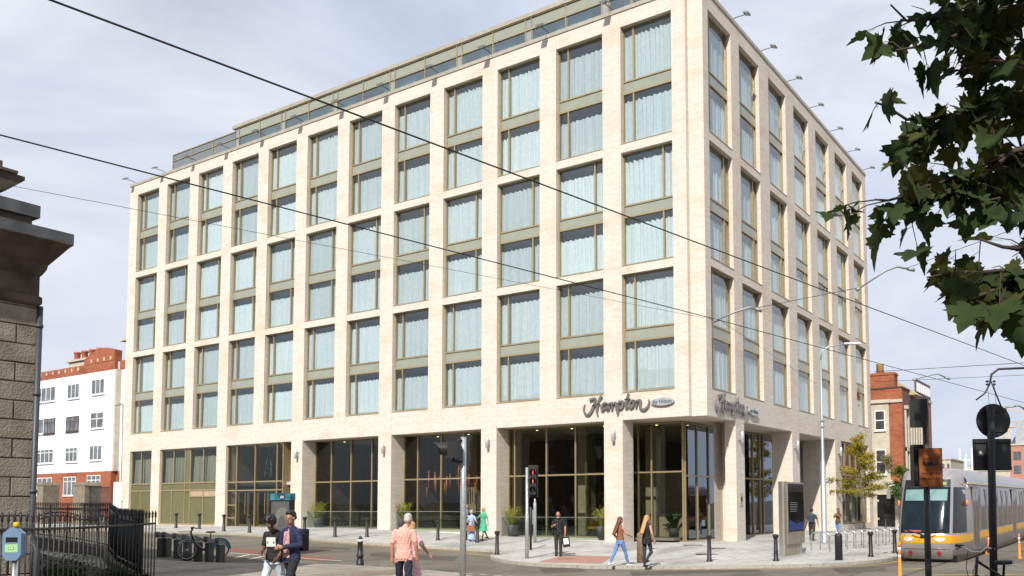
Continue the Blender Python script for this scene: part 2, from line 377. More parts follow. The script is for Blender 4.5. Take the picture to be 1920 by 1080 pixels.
inner_far = [(-95, 0.6), (-45, .6), (-3, 3.2), (-2.6, 3.4), (-2.4, 5), (-2.3, 12), (-2.3, 45)]
# split so that the ruled strips stay well shaped
def cut(pts, lo, hi): return [p for p in pts if lo(p) and hi(p)]
kA = [p for p in far_kerb if p[0] <= -8.2 and p[1] > -8]; kB = far_kerb[len(kA)-1:]
pavement('pavement', kA, [(-95, .6), (kA[-1][0], 1.5)], paving, 140, 8)
pavement('pavement', kB, [(kA[-1][0], 1.5), (-5, 3.0), (-2.6, 3.2), (-2.4, 4.5), (-2.3, 9), (-2.3, 45)], paving, 260, 12)
near_kerb = smoothc([(-60, -21.5), (-30, -20.2), (-17, -19.2), (-12.3, -18.1), (-10.4, -17.35), (-8.7, -15.9), (-7.0, -14.85), (-4.6, -14.55), (-2.2, -14.8), (-.6, -15.5), (1.6, -17), (6, -19.5), (14, -22), (30, -24)])
pavement('pavement', near_kerb, [(-60, -60), (30, -60)], paving2, 160, 26)
# red tactile paving at the crossing
tp = [on_g(1008, 1054), on_g(1060, 1041), on_g(1150, 1043), on_g(1128, 1057)]
def gsheet(name, quad, m, dz, n=10, kind='structure'):
    mb = MB(); q = [Vector((p[0], p[1], 0)) for p in quad]
    P = lambda u, v: (q[0].lerp(q[3], u)).lerp(q[1].lerp(q[2], u), v)
    for i in range(n):
        for j in range(4):
            c = [P(i/n, j/4), P((i+1)/n, j/4), P((i+1)/n, (j+1)/4), P(i/n, (j+1)/4)]
            mb.face([(a.x, a.y, G(a.x, a.y) + dz) for a in c])
    return tag(mb.build(name, m, merge=True), kind=kind)
gsheet('tactile_paving', tp, red_tac, .004)
def line(name, pts, w, m, dz=-KD + .004, n=60, dash=None):
    P = resample(pts, n); mb = MB(); s = 0
    for i in range(n - 1):
        a, b = P[i], P[i+1]; s += (b - a).length
        if dash and (s % (dash[0] + dash[1])) > dash[0]: continue
        d = (b - a).normalized(); nn = Vector((d.y, -d.x, 0)) * (w / 2)
        mb.face([(p.x, p.y, G(p.x, p.y) + dz) for p in (a - nn, b - nn, b + nn, a + nn)])
    return tag(mb.build(name, m, merge=True), kind='structure')
def offs(pts, d):
    out = []
    for i, p in enumerate(pts):
        a = pts[max(0, i-1)]; b = pts[min(len(pts)-1, i+1)]; t = Vector((b[0]-a[0], b[1]-a[1])).normalized(); out.append((p[0] + t.y * d, p[1] - t.x * d))
    return out
line('yellow_line', offs(kA, .45), .09, yel_paint, n=200); line('yellow_line', offs(kA, .68), .09, yel_paint, n=200)
kC = [p for p in far_kerb if p[0] > 2]
line('yellow_line', offs(kC, .5), .1, yel_paint, n=120)
G2 = lambda px, py: tuple(on_g(px, py, -KD)[:2])
line('crossing_dashes', [G2(965, 1056), G2(1140, 1063), G2(1330, 1068)], .09, wht_paint, n=70, dash=(.3, .35))
line('crossing_dashes', [G2(820, 1072), G2(900, 1077), G2(980, 1082)], .09, wht_paint, n=50, dash=(.35, .3))
for a, b in (((890, 1035), (955, 1033)), ((860, 1036), (930, 1043))):
    line('yellow_line', [G2(*a), G2(*b)], .12, yel_paint, n=12)
line('white_line', [G2(1060, 1053), G2(975, 1056)], .14, wht_paint, n=12)
gsheet('cycle_lane', [G2(428, 1033), G2(436, 1027), G2(640, 1049), G2(600, 1052)], red_lane, -KD + .004, 24)
line('white_line', [G2(430, 1037), G2(520, 1043), G2(640, 1052)], .1, wht_paint, n=30, dz=-KD + .008)
for k in range(4):
    line('white_line', [G2(440 + 26*k, 1046 + 3*k), G2(468 + 26*k, 1040 + 3*k)], .1, wht_paint, n=6)
line('yellow_line', [G2(1690, 1068), G2(1730, 1066)], .12, yel_paint, n=8); line('yellow_line', [G2(1745, 1078), G2(1920, 1077)], .12, yel_paint, n=20)
line('yellow_line', [G2(1840, 1056), G2(1920, 1060)], .1, yel_paint, n=14)
# tram rails: they follow the wires down the street and round to the left
rc = smoothc([(10.0, 60), (10.0, 20), (10.0, -4), (9.8, -12), (9.2, -19), (7.5, -27), (5.5, -34)], 3)
for d in (-.72, .72):
    line('tram_rail', offs(rc, d), .11, rail_m, n=300, dz=-KD + .006)
rc2 = smoothc([(13.6, 60), (13.6, 20), (13.6, -4), (13.3, -12), (12.4, -19), (10.7, -27), (8.7, -34)], 3)
for d in (-.72, .72):
    line('tram_rail', offs(rc2, d), .11, rail_m, n=300, dz=-KD + .006)
soil = mat('bed_soil', (.03, .024, .016), .95, var=.4, scale=6, bump=.8, bscale=20)
gsheet('planting_bed', [at_d(55, 1078, 15.4), at_d(286, 1078, 18.5), at_d(220, 1078, 26), at_d(40, 1078, 33)], soil, .008, 14)
patch_m = ground_mat('asphalt_patch', (.075, .068, .055), (.10, .092, .075), .92, .8, 30, dark=.85, grain=.4)
for qd in (((1010, 1066), (1085, 1063), (1100, 1072), (1020, 1075)), ((700, 1036), (860, 1044), (850, 1052), (690, 1043)), ((1180, 1072), (1420, 1067), (1430, 1072), (1185, 1079)), ((1560, 1066), (1650, 1062), (1665, 1070), (1575, 1076)), ((560, 1024), (660, 1027), (655, 1031), (550, 1028))):
    gsheet('asphalt_repair', [G2(*p) for p in qd], patch_m, -KD + .003, 8)
# iron covers let into the paving
for px, py, w_, h_ in ((1215, 1028, .8, .35), (1300, 1022, .9, .3), (1325, 1038, .9, .5), (700, 1075, 1.4, .6), (1345, 1028, .7, .3), (1060, 1048, .6, .3)):
    p = on_g(px, py); c = MB()
    c.face([(p.x + a*w_*.5*.85 - b*h_*.52, p.y + a*w_*.5*.52 + b*h_*.85, G(p.x, p.y) + .006) for a, b in ((-1,-1),(1,-1),(1,1),(-1,1))])
    tag(c.build('access_cover', mat('cover_iron', (.2, .14, .1), .7) if 'cover_iron' not in MT else MT['cover_iron']), kind='structure')
# ================================================================ the hotel
hotel = thing('hotel_building', 'pale brick seven storey corner hotel with a grid of tall bronze framed windows', 'hotel')
U0, S_, WL = 1.5287, 3.9478, 2.8767
ROWS = [('A', 19.013, 25.019), ('B', 12.867, 18.548), ('C', 6.593, 12.419)]
COP = 25.79; BEAM = 5.25; XL = -48.87; YR = 28.4; XC = -.79; YC = .3
RV = [.89, 4.62, 8.70, 12.74, 16.78, 20.82, 24.83]; WR = 2.69
opL = []      # (x0, x1, z0, z1, depth, top?)
for c in range(12):
    x1 = -(U0 + S_ * c)
    for n, z0, z1 in ROWS: opL.append((x1 - WL, x1, z0, z1, .27, True))
pier = lambda c: -(U0 + S_ * c)
GB = -1.3
g_corner = (pier(0) - WL, XC, GB, BEAM)
g_bays = [(pier(2) - WL, pier(1), 1.0), (pier(4) - WL, pier(3), 1.0), (pier(6) - WL, pier(5), 1.0), (pier(8) - WL, pier(7), 1.0)]
for a, b, d in g_bays: opL.append((a, b, GB, BEAM, d, True))
opL.append((pier(10) - WL, pier(9), -.2, BEAM, .2, True)); opL.append((pier(11) - WL, pier(11), -.2, BEAM, .2, True))
opL.append((g_corner[0], XC, GB, BEAM, 1.0, True))
opR = []
for v in RV:
    for n, z0, z1 in ROWS: opR.append((v, v + WR, z0, z1, .27, True))
opR += [(YC, 3.53, GB, BEAM, .6, True), (4.57, 11.49, GB, BEAM, 1.23, True), (12.7, 19.5, GB, BEAM, 1.23, True), (20.8, 27.5, -.35, BEAM, .25, True)]
def facade(mb, u0, u1, ops, fn, ztop):
    us = sorted({round(q, 4) for o in ops for q in o[:2]} | {u0, u1}); zs = sorted({round(q, 4) for o in ops for q in o[2:4]} | {GB, ztop})
    us = [u for u in us if u0 - 1e-6 <= u <= u1 + 1e-6]
    def find(u, z):
        for k, o in enumerate(ops):
            if o[0] < u < o[1] and o[2] < z < o[3]: return k
        return None
    cell = [[find((us[i]+us[i+1])/2, (zs[j]+zs[j+1])/2) for j in range(len(zs)-1)] for i in range(len(us)-1)]
    for i in range(len(us)-1):
        for j in range(len(zs)-1):
            if cell[i][j] is None:
                mb.face([fn(us[i], 0, zs[j]), fn(us[i+1], 0, zs[j]), fn(us[i+1], 0, zs[j+1]), fn(us[i], 0, zs[j+1])])
    for a, b, z0, z1, d, top in ops:
        if a > u0 + 1e-3: mb.face([fn(a, 0, z0), fn(a, 0, z1), fn(a, d, z1), fn(a, d, z0)])
        if b < u1 - 1e-3: mb.face([fn(b, 0, z0), fn(b, d, z0), fn(b, d, z1), fn(b, 0, z1)])
        mb.face([fn(a, 0, z1), fn(b, 0, z1), fn(b, min(d, .3), z1), fn(a, min(d, .3), z1)])
        if z0 > GB + .1: mb.face([fn(a, 0, z0), fn(a, d, z0), fn(b, d, z0), fn(b, 0, z0)])
wl = MB()
facade(wl, XL, XC, opL, lambda u, d, z: (u, d, z), COP)
facade(wl, YC, YR, opR, lambda u, d, z: (-d, u, z), COP)
# the notch at the corner: return, recessed corner post
wl.face([(XC, 0, BEAM), (XC, YC, BEAM), (XC, YC, COP), (XC, 0, COP)])
wl.face([(XC, YC, BEAM), (0, YC, BEAM), (0, YC, COP), (XC, YC, COP)])
# ends and parapet back
wl.face([(XL, 0, GB), (XL, 14, GB), (XL, 14, COP), (XL, 0, COP)]); wl.face([(0, YR, GB), (-14, YR, GB), (-14, YR, COP), (0, YR, COP)])
hw = wl.build('wall', pale_brick, hotel, fixn=False)
# backs of the free-standing pillars
pb = MB()
px_list = [(-5.476, -4.405), (-13.37, -12.30), (-21.27, -20.20), (-29.16, -28.09)]
for a, b in px_list: pb.face([(a, 1.0, GB), (b, 1.0, GB), (b, 1.0, BEAM), (a, 1.0, BEAM)])
for a, b in ((3.53, 4.57), (11.49, 12.7), (19.5, 20.8)): pb.face([(-1.23, a, GB), (-1.23, b, GB), (-1.23, b, BEAM), (-1.23, a, BEAM)])
pb.build('pillar_backs', pale_brick, hotel, fixn=False)
# soffit over the arcade and ceilings behind
so = MB(); so.box(-36, -.31, .312, 12, BEAM + .004, BEAM + .12)
so.box(-12, -.3, 12, 27, BEAM + .004, BEAM + .12)
so.build('soffit', soffit_m, hotel)
cp = MB()
cp.box(XL - .04, XC + .04, -.05, .4, COP, COP + .2); cp.box(XC + .04, .05, YC - .05, .5, COP, COP + .2); cp.box(-.4, .05, .5, YR + .04, COP, COP + .2)
cp.build('coping', coping_m, hotel)
dk = MB(); dk.box(XL + .02, -.4, .41, 14, COP - .4, COP - .3); dk.box(-14, -.41, 14.0, YR - .02, COP - .4, COP - .3)
dk.build('roof_deck', mat('roof_felt', (.16, .16, .16), .9), hotel)
# thin movement joints in the brickwork
mj = MB()
for c in range(1, 12):
    x = pier(c) + (S_ - WL); mj.box(x - .006, x + .006, -.0035, .002, BEAM, 6.55 if c % 2 else COP - .02)
mj.build('movement_joint', mat('joint_sealant', (.42, .34, .25), .8), hotel)
# bronze drip edges under every opening head and sill
# ---- double-height windows
def curtain_mesh(w, h, seed, gap=.38):
    rr = random.Random(seed); n = 150; mb = MB(); pts = []; ph = rr.random()*6; f1 = rr.uniform(26, 34); sl = rr.uniform(-.06, .06)
    for i in range(n + 1):
        x = .02 + (w - .04) * i / n
        pts.append((x, .06 * math.sin(f1 * x + ph + 2.4 * math.sin(x * 3.1 + ph)) * (.55 + .45 * math.sin(2.3 * x + ph)) + .025 * math.sin(11.3 * x + 2*ph)))
    b = len(mb.v); K = 5
    for k in range(K):
        t = k / (K - 1)
        for (x, y) in pts:
            mb.v.append((x + sl * (1 - t) * math.sin(x * 2.2 + ph) , y * (.75 + .6 * (1 - t)), .03 + (h - gap - .03) * t + (.03 * math.sin(x * 21 + ph) if t == 1 else 0)))
    for k in range(K - 1):
        for i in range(n):
            mb.f.append((b + k*(n+1) + i, b + k*(n+1) + i + 1, b + (k+1)*(n+1) + i + 1, b + (k+1)*(n+1) + i)); mb.m.append(0); mb.smooth.append(True)
    return mb
def window_meshes(w, h, left, seed):
    """frame, glass, spandrel, curtain meshes of one tall opening; local x along wall, y inwards, z up"""
    f = MB(); a, b = .22, .34; t = .055; zl, zs = h * .434, h * .535
    f.box(0, t, a, b, 0, h); f.box(w - t, w, a, b, 0, h); f.box(t, w - t, a, b, h - .05, h); f.box(t, w - t, a - .03, b, 0, .07)
    f.box(t, w - t, a - .012, b, zl - .045, zl + .035); f.box(t, w - t, a - .012, b, zs - .035, zs + .045)
    xm = w * .215 if left else w * .785
    f.box(xm - .04, xm + .04, a - .004, b, .07, zl - .045); f.box(xm - .04, xm + .04, a - .004, b, zs + .045, h - .05)
    f.box(-.005, w + .005, -.02, a - .03, -.035, -.003)          # pressed metal sill, standing just proud of the brick
    g = MB()
    for z0, z1 in ((.07, zl - .045), (zs + .045, h - .05)):
        for x0, x1 in ((t, xm - .04), (xm + .04, w - t)): g.face([(x0, .28, z0), (x1, .28, z0), (x1, .28, z1), (x0, .28, z1)])
    s = MB(); s.box(t, w - t, .25, .30, zl + .035, zs - .035)
    s.box(w*.5-.01, w*.5+.01, .235, .25, zs - .07, zs - .05, 0)
    c = MB()
    for z0, z1, sd in ((.07, zl - .045, seed), (zs + .045, h - .05, seed + 50)):
        q = curtain_mesh(w + .74, z1 - z0, sd, .30 + .1 * ((seed * 7) % 3))
        i0 = len(c.v); c.v += [(x - .52, y + .42, z + z0) for x, y, z in q.v]; c.f += [tuple(k + i0 for k in fc) for fc in q.f]; c.m += q.m; c.smooth += q.smooth
    return f, g, s, c
protos = {}
def place_window(key, w, h, left, seed, loc, rz):
    if key not in protos:
        f, g, s, c = window_meshes(w, h, left, seed)
        fo = f.build('window', bronze, hotel); g.build('pane', win_glass, fo, fixn=False); s.build('spandrel', spandrel_m, fo); c.build('curtain', curtain_m, fo, fixn=False)
        protos[key] = fo; o = fo
    else:
        o = protos[key].copy(); COL.objects.link(o); o.parent = hotel
        for ch in [q for q in bpy.data.objects if q.parent == protos[key]]:
            d = ch.copy(); COL.objects.link(d); d.parent = o
    o.location = loc; o.rotation_euler = (0, 0, rz)
for c in range(12):
    for ri, (n, z0, z1) in enumerate(ROWS):
        place_window(('L', ri, (c * 5 + ri) % 3), WL, z1 - z0, n != 'B', 11 * ri + (c * 5 + ri) % 3, (-(U0 + S_ * c) - WL, 0, z0), 0)
for k, v in enumerate(RV):
    for ri, (n, z0, z1) in enumerate(ROWS):
        place_window(('R', ri, k % 2), WR, z1 - z0, n != 'B', 100 + 11 * ri + k % 2, (0, v, z0), math.pi / 2)
# ---- rooms behind
rm = MB()
for n, z0, z1 in ROWS:
    h = z1 - z0
    for za in (z0 - .32, z0 + h * .434 + .05): rm.box(XL + .3, -.35, .345, 3.2, za, za + h*.1 - .1)
    rm.box(XL + .3, -.35, .345, 3.2, z1 + .05, z1 + .2)
rm.box(XL + .3, -3.3, 3.2, 3.3, 5.5, COP - .5)
for c in range(13):
    x = -(U0 + S_ * c) + (S_ - WL) / 2; rm.box(x - .1, x + .1, .36, 3.19, 5.6, COP - .6)
rm2 = MB()
for n, z0, z1 in ROWS:
    h = z1 - z0
    for za in (z0 - .32, z0 + h * .434 + .05): rm2.box(-3.2, -.345, 3.25, YR - .3, za, za + h*.1 - .1)
    rm2.box(-3.2, -.345, 3.25, YR - .3, z1 + .05, z1 + .2)
rm2.box(-3.3, -3.2, 3.3, YR - .3, 5.5, COP - .5)
for k, v in enumerate(RV): rm2.box(-3.19, -.36, v + WR + .5, v + WR + .7, 5.6, COP - .6)
rm.build('room_walls', room_m, hotel); rm2.build('room_walls', room_m, hotel)
# ---- set-back glazed top storey
Y5 = .5; narrow = [(-5.8 - 5.2*k - .0, -5.39 - 5.2*k) for k in range(0)]
tp_ = MB(); tg = MB(); ts = MB(); tcur = MB(); troom = MB()
Z0, ZT, Z1 = 25.9, 26.98, 27.62
dbl = [-5.6, -10.55, -15.54, -20.95, -26.1, -31.25, -36.26]; x_end = -44.1
ZR = 27.98
edges = [-.9]
for d in dbl: edges += [d + .2, d - .2]
edges2 = []; XE0 = -2.65
prev = -2.7
for d in dbl:
    mid = (prev + d + .2) / 2; edges2 += [(prev, mid, 'w'), (mid, d + .2, 'w'), (d + .2, d - .2, 'n')]; prev = d - .2
for a, b, k in edges2:                       # bays from right to left
    tp_.box(a - .03, a + .03, Y5 - .03, Y5 + .12, Z0, Z1 + .03)
    if k == 'w':
        tg.face([(b + .03, Y5 + .03, Z0 + .1), (a - .03, Y5 + .03, Z0 + .1), (a - .03, Y5 + .03, ZT - .03), (b + .03, Y5 + .03, ZT - .03)])
        ts.box(b + .03, a - .03, Y5 + .02, Y5 + .06, ZT + .03, Z1)
    else:
        ts.box(b + .03, a - .03, Y5 + .02, Y5 + .06, Z0 + .1, ZT - .03, 1); ts.box(b + .03, a - .03, Y5 + .02, Y5 + .06, ZT + .03, Z1, 1)
    if k == 'w':
        rr = R.random(); cw = (a - b) * (.35 + .4 * rr); cx0 = b + .1 if rr > .4 else a - .1 - cw
        q = curtain_mesh(cw, Z1 - Z0 - .1, int(rr * 999), .25); i0 = len(tcur.v)
        tcur.v += [(x + cx0, y + Y5 + .35, z + Z0 + .1) for x, y, z in q.v]; tcur.f += [tuple(z + i0 for z in fc) for fc in q.f]; tcur.m += q.m; tcur.smooth += q.smooth
xe = edges2[-1][1]
tp_.box(xe, -2.7, Y5 - .035, Y5 + .12, Z0, Z0 + .1); tp_.box(xe, -2.7, Y5 - .032, Y5 + .12, ZT - .03, ZT + .03)
tp_.box(xe - .05, -2.67, Y5 - .05, Y5 + .14, Z1, Z1 + .05)
# lower screen that carries on to the left
sx = [xe, -39.14, -41.76, x_end]; 
for a, b in zip(sx, sx[1:]):
    tp_.box(b - .04, b + .04, Y5 - .02, Y5 + .1, Z0, 27.5)
    ts.box(b + .04, a - .04, Y5 + .02, Y5 + .06, Z0 + .1, ZT - .03, 2); ts.box(b + .04, a - .04, Y5 + .02, Y5 + .06, ZT + .03, 27.44, 2)
tp_.box(x_end, xe, Y5 - .025, Y5 + .1, ZT - .03, ZT + .03); tp_.box(x_end, xe, Y5 - .025, Y5 + .1, 27.44, 27.5); tp_.box(x_end, xe, Y5 - .025, Y5 + .1, Z0, Z0 + .1)
tp_.build('roof_storey_frame', bronze, hotel); tg.build('roof_storey_pane', top_glass, hotel, fixn=False)
grey_g = mat('grey_screen_glass', (.14, .16, .17), .12, 0, var=.05, spec=1.0)
ts.build('roof_storey_spandrel', [spandrel_m, mat('grey_panel', (.28, .29, .3), .4), grey_g], hotel); tcur.build('roof_storey_curtain', curtain_m, hotel, fixn=False)
tr = MB(); tr.box(xe - .3, -2.6, Y5 - .09, 12, Z1 + .05, 27.9); tr.build('roof_slab', coping_m, hotel)
troom.box(xe, -1, 3.6, 3.7, Z0 - .2, Z1 + .04); troom.box(xe, xe + .1, Y5 + .15, 3.6, Z0 - .2, Z1 + .04); troom.build('room_walls', room_m, hotel)

# ---- ground floor glazing
fr = MB(); gg = MB(); gs = MB(); ol = MB(); pl = MB(); gc = MB()
def glaze_x(x0, x1, y, zb, zt, vx, hz, t=.07):
    """bronze grid in the plane y, between x0 and x1"""
    fr.box(x0, x0 + t, y - .06, y + .08, zb, zt); fr.box(x1 - t, x1, y - .06, y + .08, zb, zt)
    fr.box(x0 + t, x1 - t, y - .05, y + .08, zt - .06, zt); fr.box(x0 + t, x1 - t, y - .05, y + .08, zb, zb + .07)
    xs_ = [x0 + t/2] + sorted(vx) + [x1 - t/2]
    for v in vx: fr.box(v - .035, v + .035, y - .065, y + .08, zb + .07, zt - .06)
    for a, b in zip(xs_, xs_[1:]):
        for h in hz: fr.box(a + .035, b - .035, y - .055, y + .07, h - .04, h + .04)
    gg.face([(x0, y + .01, zb), (x1, y + .01, zb), (x1, y + .01, zt), (x0, y + .01, zt)])
YG = 1.05; ZTOP = BEAM
def vx(y, *pxs): return [on_y(px, py, y).x for px, py in pxs]
tz = on_y(1000, 892, YG).z
pb_z = [(-.42), (-.1), (.05)]
glaze_x(g_bays[0][0], g_bays[0][1], YG, on_y(1040, 1007, YG).z, ZTOP, vx(YG, (966, 900), (1025.5, 900), (1080, 900)), [tz])
glaze_x(g_bays[1][0], g_bays[1][1], YG, on_y(830, 993, YG).z, ZTOP, vx(YG, (784, 900), (828, 900), (868, 900)), [on_y(820, 898, YG).z])
glaze_x(g_bays[2][0], g_bays[2][1], YG, on_y(650, 990, YG).z, ZTOP, vx(YG, (622, 900), (659, 900), (698, 900)), [on_y(650, 903, YG).z])
for (a, b, d), z in zip(g_bays[:3], (on_y(1040, 1007, YG).z, on_y(830, 993, YG).z, on_y(650, 990, YG).z)):
    pl_ = MB(); pl_.box(a, b, YG - .25, YG + .3, GB, z - .003); pl_.build('plinth', pale_brick, hotel)
# balustrades
brs = []
for (a, b, d), px in zip(g_bays[:3], ((1000, 969), (830, 958.5), (650, 958.5))):
    zr = on_y(px[0], px[1], .45).z
    t_ = thing('glass_balustrade', None, 'balustrade', (0, 0, 0))
    q = MB(); q.box(a + .02, b - .02, .44, .46, zr - 1.15, zr - .03); q.build('glass_panel', clear_glass, t_)
    q = MB(); q.box(a + .01, b - .01, .42, .48, zr - .03, zr); q.build('rail', steel, t_)
    q = MB(); q.box(a + .02, b - .02, .4, .5, GB, zr - 1.15); q.build('base', pale_brick, t_); brs.append(t_)
for o, l in zip(brs, ('clear glass balustrade between pillars behind the man reading his phone', 'clear glass balustrade in front of the hanging orange rods', 'clear glass balustrade in the bay right of the hotel entrance')):
    tag(o, l, group='glass balustrades between the pillars')
# corner glazing
YW, XW = 2.15, -2.2
zb = -.72
glaze_x(-8, XW, YW, zb, 5.2, [-4.0] + vx(YW, (1197, 900)), [on_y(1240, 885, YW).z])
# glazing along the right side, plane x = XW
frr = MB()
def glaze_y(y0, y1, x, zb, zt, vy, hz, t=.07, brk=None):
    fr.box(x - .08, x + .06, y0, y0 + t, zb, zt); fr.box(x - .08, x + .06, y1 - t, y1, zb, zt); fr.box(x - .08, x + .05, y0 + t, y1 - t, zt - .06, zt); fr.box(x - .08, x + .05, y0 + t, y1 - t, zb, zb + .07)
    ys_ = [y0 + t/2] + sorted(vy) + [y1 - t/2]
    for v in vy: fr.box(x - .08, x + .065, v - .035, v + .035, zb + .07, zt - .06)
    for a, b in zip(ys_, ys_[1:]):
        for h in hz: fr.box(x - .07, x + .055, a + .035, b - .035, h - .04, h + .04)
    gs.face([(x - .01, y0, zb), (x - .01, y1, zb), (x - .01, y1, zt), (x - .01, y0, zt)])
glaze_y(YW + .07, 20.2, XW, zb, 5.2, [3.59, 4.93, 6.3, 7.7, 9.2, 10.82, 11.87, 12.37, 14.2, 16.2, 18.2], [2.55])
glaze_y(20.85, 27.45, -.28, -.3, 5.2, [22.2, 23.6, 25.0, 26.3], [2.4, 3.0])
q = MB(); q.box(-2.5, -1.24, 19.51, 20.79, GB, BEAM - .01); q.build('recess_wall', pale_brick, hotel); q = MB(); q.box(-.9, -.34, 20.81, 27.49, GB, -.3); q.build('plinth', pale_brick, hotel)
# entrance bay: glazed box close to the street
xa, xb = g_bays[3][0], on_y(532, 900, .2).x
e1, e2 = on_y(480, 903, .2).z, on_y(480, 919, .2).z
evx = vx(.2, (444.5, 900), (479, 900), (520, 900))
glaze_x(xa, xb, .2, -.28, BEAM, evx, [e1, e2])
fr.box(xb - .1, xb + .02, .3, 1.4, -.28, BEAM)
pl.box(xb + .03, g_bays[3][1], 1.2, 1.5, GB, BEAM - .01)
# door leaves of the entrance
dr = MB(); dx0 = evx[0] + .04; dx1 = evx[2] - .04
for k in range(4):
    a = dx0 + (dx1 - dx0) * k / 4 + .01; b = dx0 + (dx1 - dx0) * (k + 1) / 4 - .01
    dr.box(a, a + .09, .3, .36, -.2, e2 - .06); dr.box(b - .09, b, .3, .36, -.2, e2 - .06); dr.box(a + .09, b - .09, .3, .36, -.2, -.08); dr.box(a + .09, b - .09, .3, .36, e2 - .16, e2 - .06)
    dr.box(b - .16, b - .13, .18, .22, .6, 2.0, 0)
dr.build('entrance_door', bronze, hotel)
for z_ in (on_y(430, 947, .2).z, on_y(430, 971, .2).z): fr.box(xa + .07, evx[0] - .035, .15, .27, z_ - .035, z_ + .035)
# olive panelled bays with curtains above
def olive(x0, x1, vtop, vbot, dbot, z_a, z_b, zc=None):
    y = .2; zb_ = -.2
    for q0, q1 in ((x0, x0 + .06), (x1 - .06, x1)): fr.box(q0, q1, y - .05, y + .08, zb_, BEAM)
    fr.box(x0 + .06, x1 - .06, y - .045, y + .08, BEAM - .06, BEAM); fr.box(x0 + .06, x1 - .06, y - .045, y + .08, zb_, zb_ + .12)
    for h in (z_a, z_b): fr.box(x0 + .06, x1 - .06, y - .05, y + .08, h - .05, h + .05)
    for v in vtop: fr.box(v - .04, v + .04, y - .045, y + .08, z_a + .05, BEAM - .06)
    for v in vbot: fr.box(v - .04, v + .04, y - .045, y + .08, zb_ + .12, z_b - .05)
    for v in dbot: fr.box(v - .04, v + .04, y - .045, y + .08, z_b + .05, z_a - .05)
    gg.face([(x0, y + .01, z_a), (x1, y + .01, z_a), (x1, y + .01, BEAM), (x0, y + .01, BEAM)])
    ol.box(x0, x1, y, y + .05, zb_, z_a)
za, zb2 = on_y(310, 906.5, .2).z, on_y(310, 920, .2).z
x0, x1 = pier(10) - WL, pier(9)
ytop = vx(.2, (327.5, 850), (348.5, 850), (358.5, 850), (383, 850)); ybot = vx(.2, (322, 950), (346, 950), (356, 950), (381, 950))
olive(x0, x1, ytop, ybot, [ybot[1], ybot[2]], za, zb2)
ol.box(ytop[1] + .04, ytop[2] - .04, .18, .23, za, BEAM - .06)
zc = on_y(370, 931, .2).z; fr.box(ybot[2] + .04, x1 - .06, .15, .28, zc - .04, zc + .04); ol.box(ybot[2] + .04, x1 - .06, .185, .2, zc + .04, zb2 - .05, 1)
x0b, x1b = pier(11) - WL, pier(11)
olive(x0b, x1b, vx(.2, (266.5, 850)), vx(.2, (264, 950)), [], za, zb2)
for a, b, sd in ((x0, ytop[1], 61), (ytop[2], x1, 62), (x0b, x1b, 63)):
    q = curtain_mesh(b - a - .1, BEAM - za, sd, .6); i0 = len(gc.v)
    gc.v += [(x + a + .05, y * 2.2 + .5, z + za) for x, y, z in q.v]; gc.f += [tuple(z + i0 for z in fc) for fc in q.f]; gc.m += q.m; gc.smooth += q.smooth
rb = MB(); rb.box(x0b - .4, x1 + .3, 2.6, 2.7, -.4, BEAM + .1); rb.box(x0b - .4, x1 + .3, .3, 2.6, 2.2, 2.3); rb.build('room_walls', room_m, hotel)
fr.build('shopfront_frame', bronze, hotel); gg.build('shopfront_glass', dark_glass, hotel, fixn=False); gs.build('side_shopfront_glass', side_glass, hotel, fixn=False)
ol.build('olive_panel', [olive_m, mat('beige_louvre', (.42, .3, .2), .5)], hotel); gc.build('ground_curtain', curtain_m, hotel, fixn=False); pl.build('recess_wall', pale_brick, hotel)
# ---- lobby inside
lob_floor = mat('lobby_floor', (.16, .14, .12), .35); lob_wall = mat('lobby_wall', (.13, .11, .09), .8, var=.2); lob_dark = mat('lobby_panel', (.05, .04, .035), .6)
lb = MB(); lb.box(-36, -2.4, 1.4, 9.5, -.62, -.52); lb.box(-10, -2.35, 9.5, 26, -.62, -.52); lb.build('lobby_floor', lob_floor, hotel)
lb = MB(); lb.box(-36, -10, 9.5, 9.7, -.6, BEAM); lb.box(-10.2, -10, 9.7, 26, -.6, BEAM); lb.box(-10, -2.35, 26, 26.2, -.6, BEAM); lb.box(-36.2, -36, .4, 9.5, -.6, BEAM)
for x in (-28.6, -20.7): lb.box(x - .1, x + .1, 1.5, 9.5, -.5, BEAM)
lb.build('lobby_wall', lob_wall, hotel)
dl = emis('downlight_glow', (1, .8, .5), 5)
for x, y in ((-27, 2.4), (-24.6, 2.6), (-22.2, 2.4), (-19, 2.6), (-16.4, 2.4), (-14.4, 2.6), (-11.4, 2.4), (-9.2, 2.6), (-7, 2.4), (-4.4, 3.4), (-3.1, 4.4), (-3, 8), (-3, 11)):
    q = MB(); q.lathe([(.06, 0), (.06, .01)], 10, c=(x, y, BEAM - .012)); q.build('downlight', dl, hotel)
lb = MB()
for x in (-9, -13.6, -17, -24.5): lb.box(x - .35, x + .35, 3.4, 4.1, -.5, BEAM)
lb.box(-6.6, -4.0, 5.2, 5.6, -.5, 2.8); lb.box(-5.2, -4.6, 3.6, 4.2, -.5, BEAM)
lb.build('lobby_column', brick('inner_brick', (.62, .56, .46), (.54, .48, .38), (.3, .25, .18), .29, .065, .01), hotel)
lb = MB(); lb.box(-9.4, -6.9, 9.3, 9.45, 1.5, 2.3); lb.box(-12.0, -11.2, 9.3, 9.45, .9, 1.9); lb.build('wall_picture', mat('picture_tones', (.32, .25, .14), .6, var=.5, scale=5), hotel)
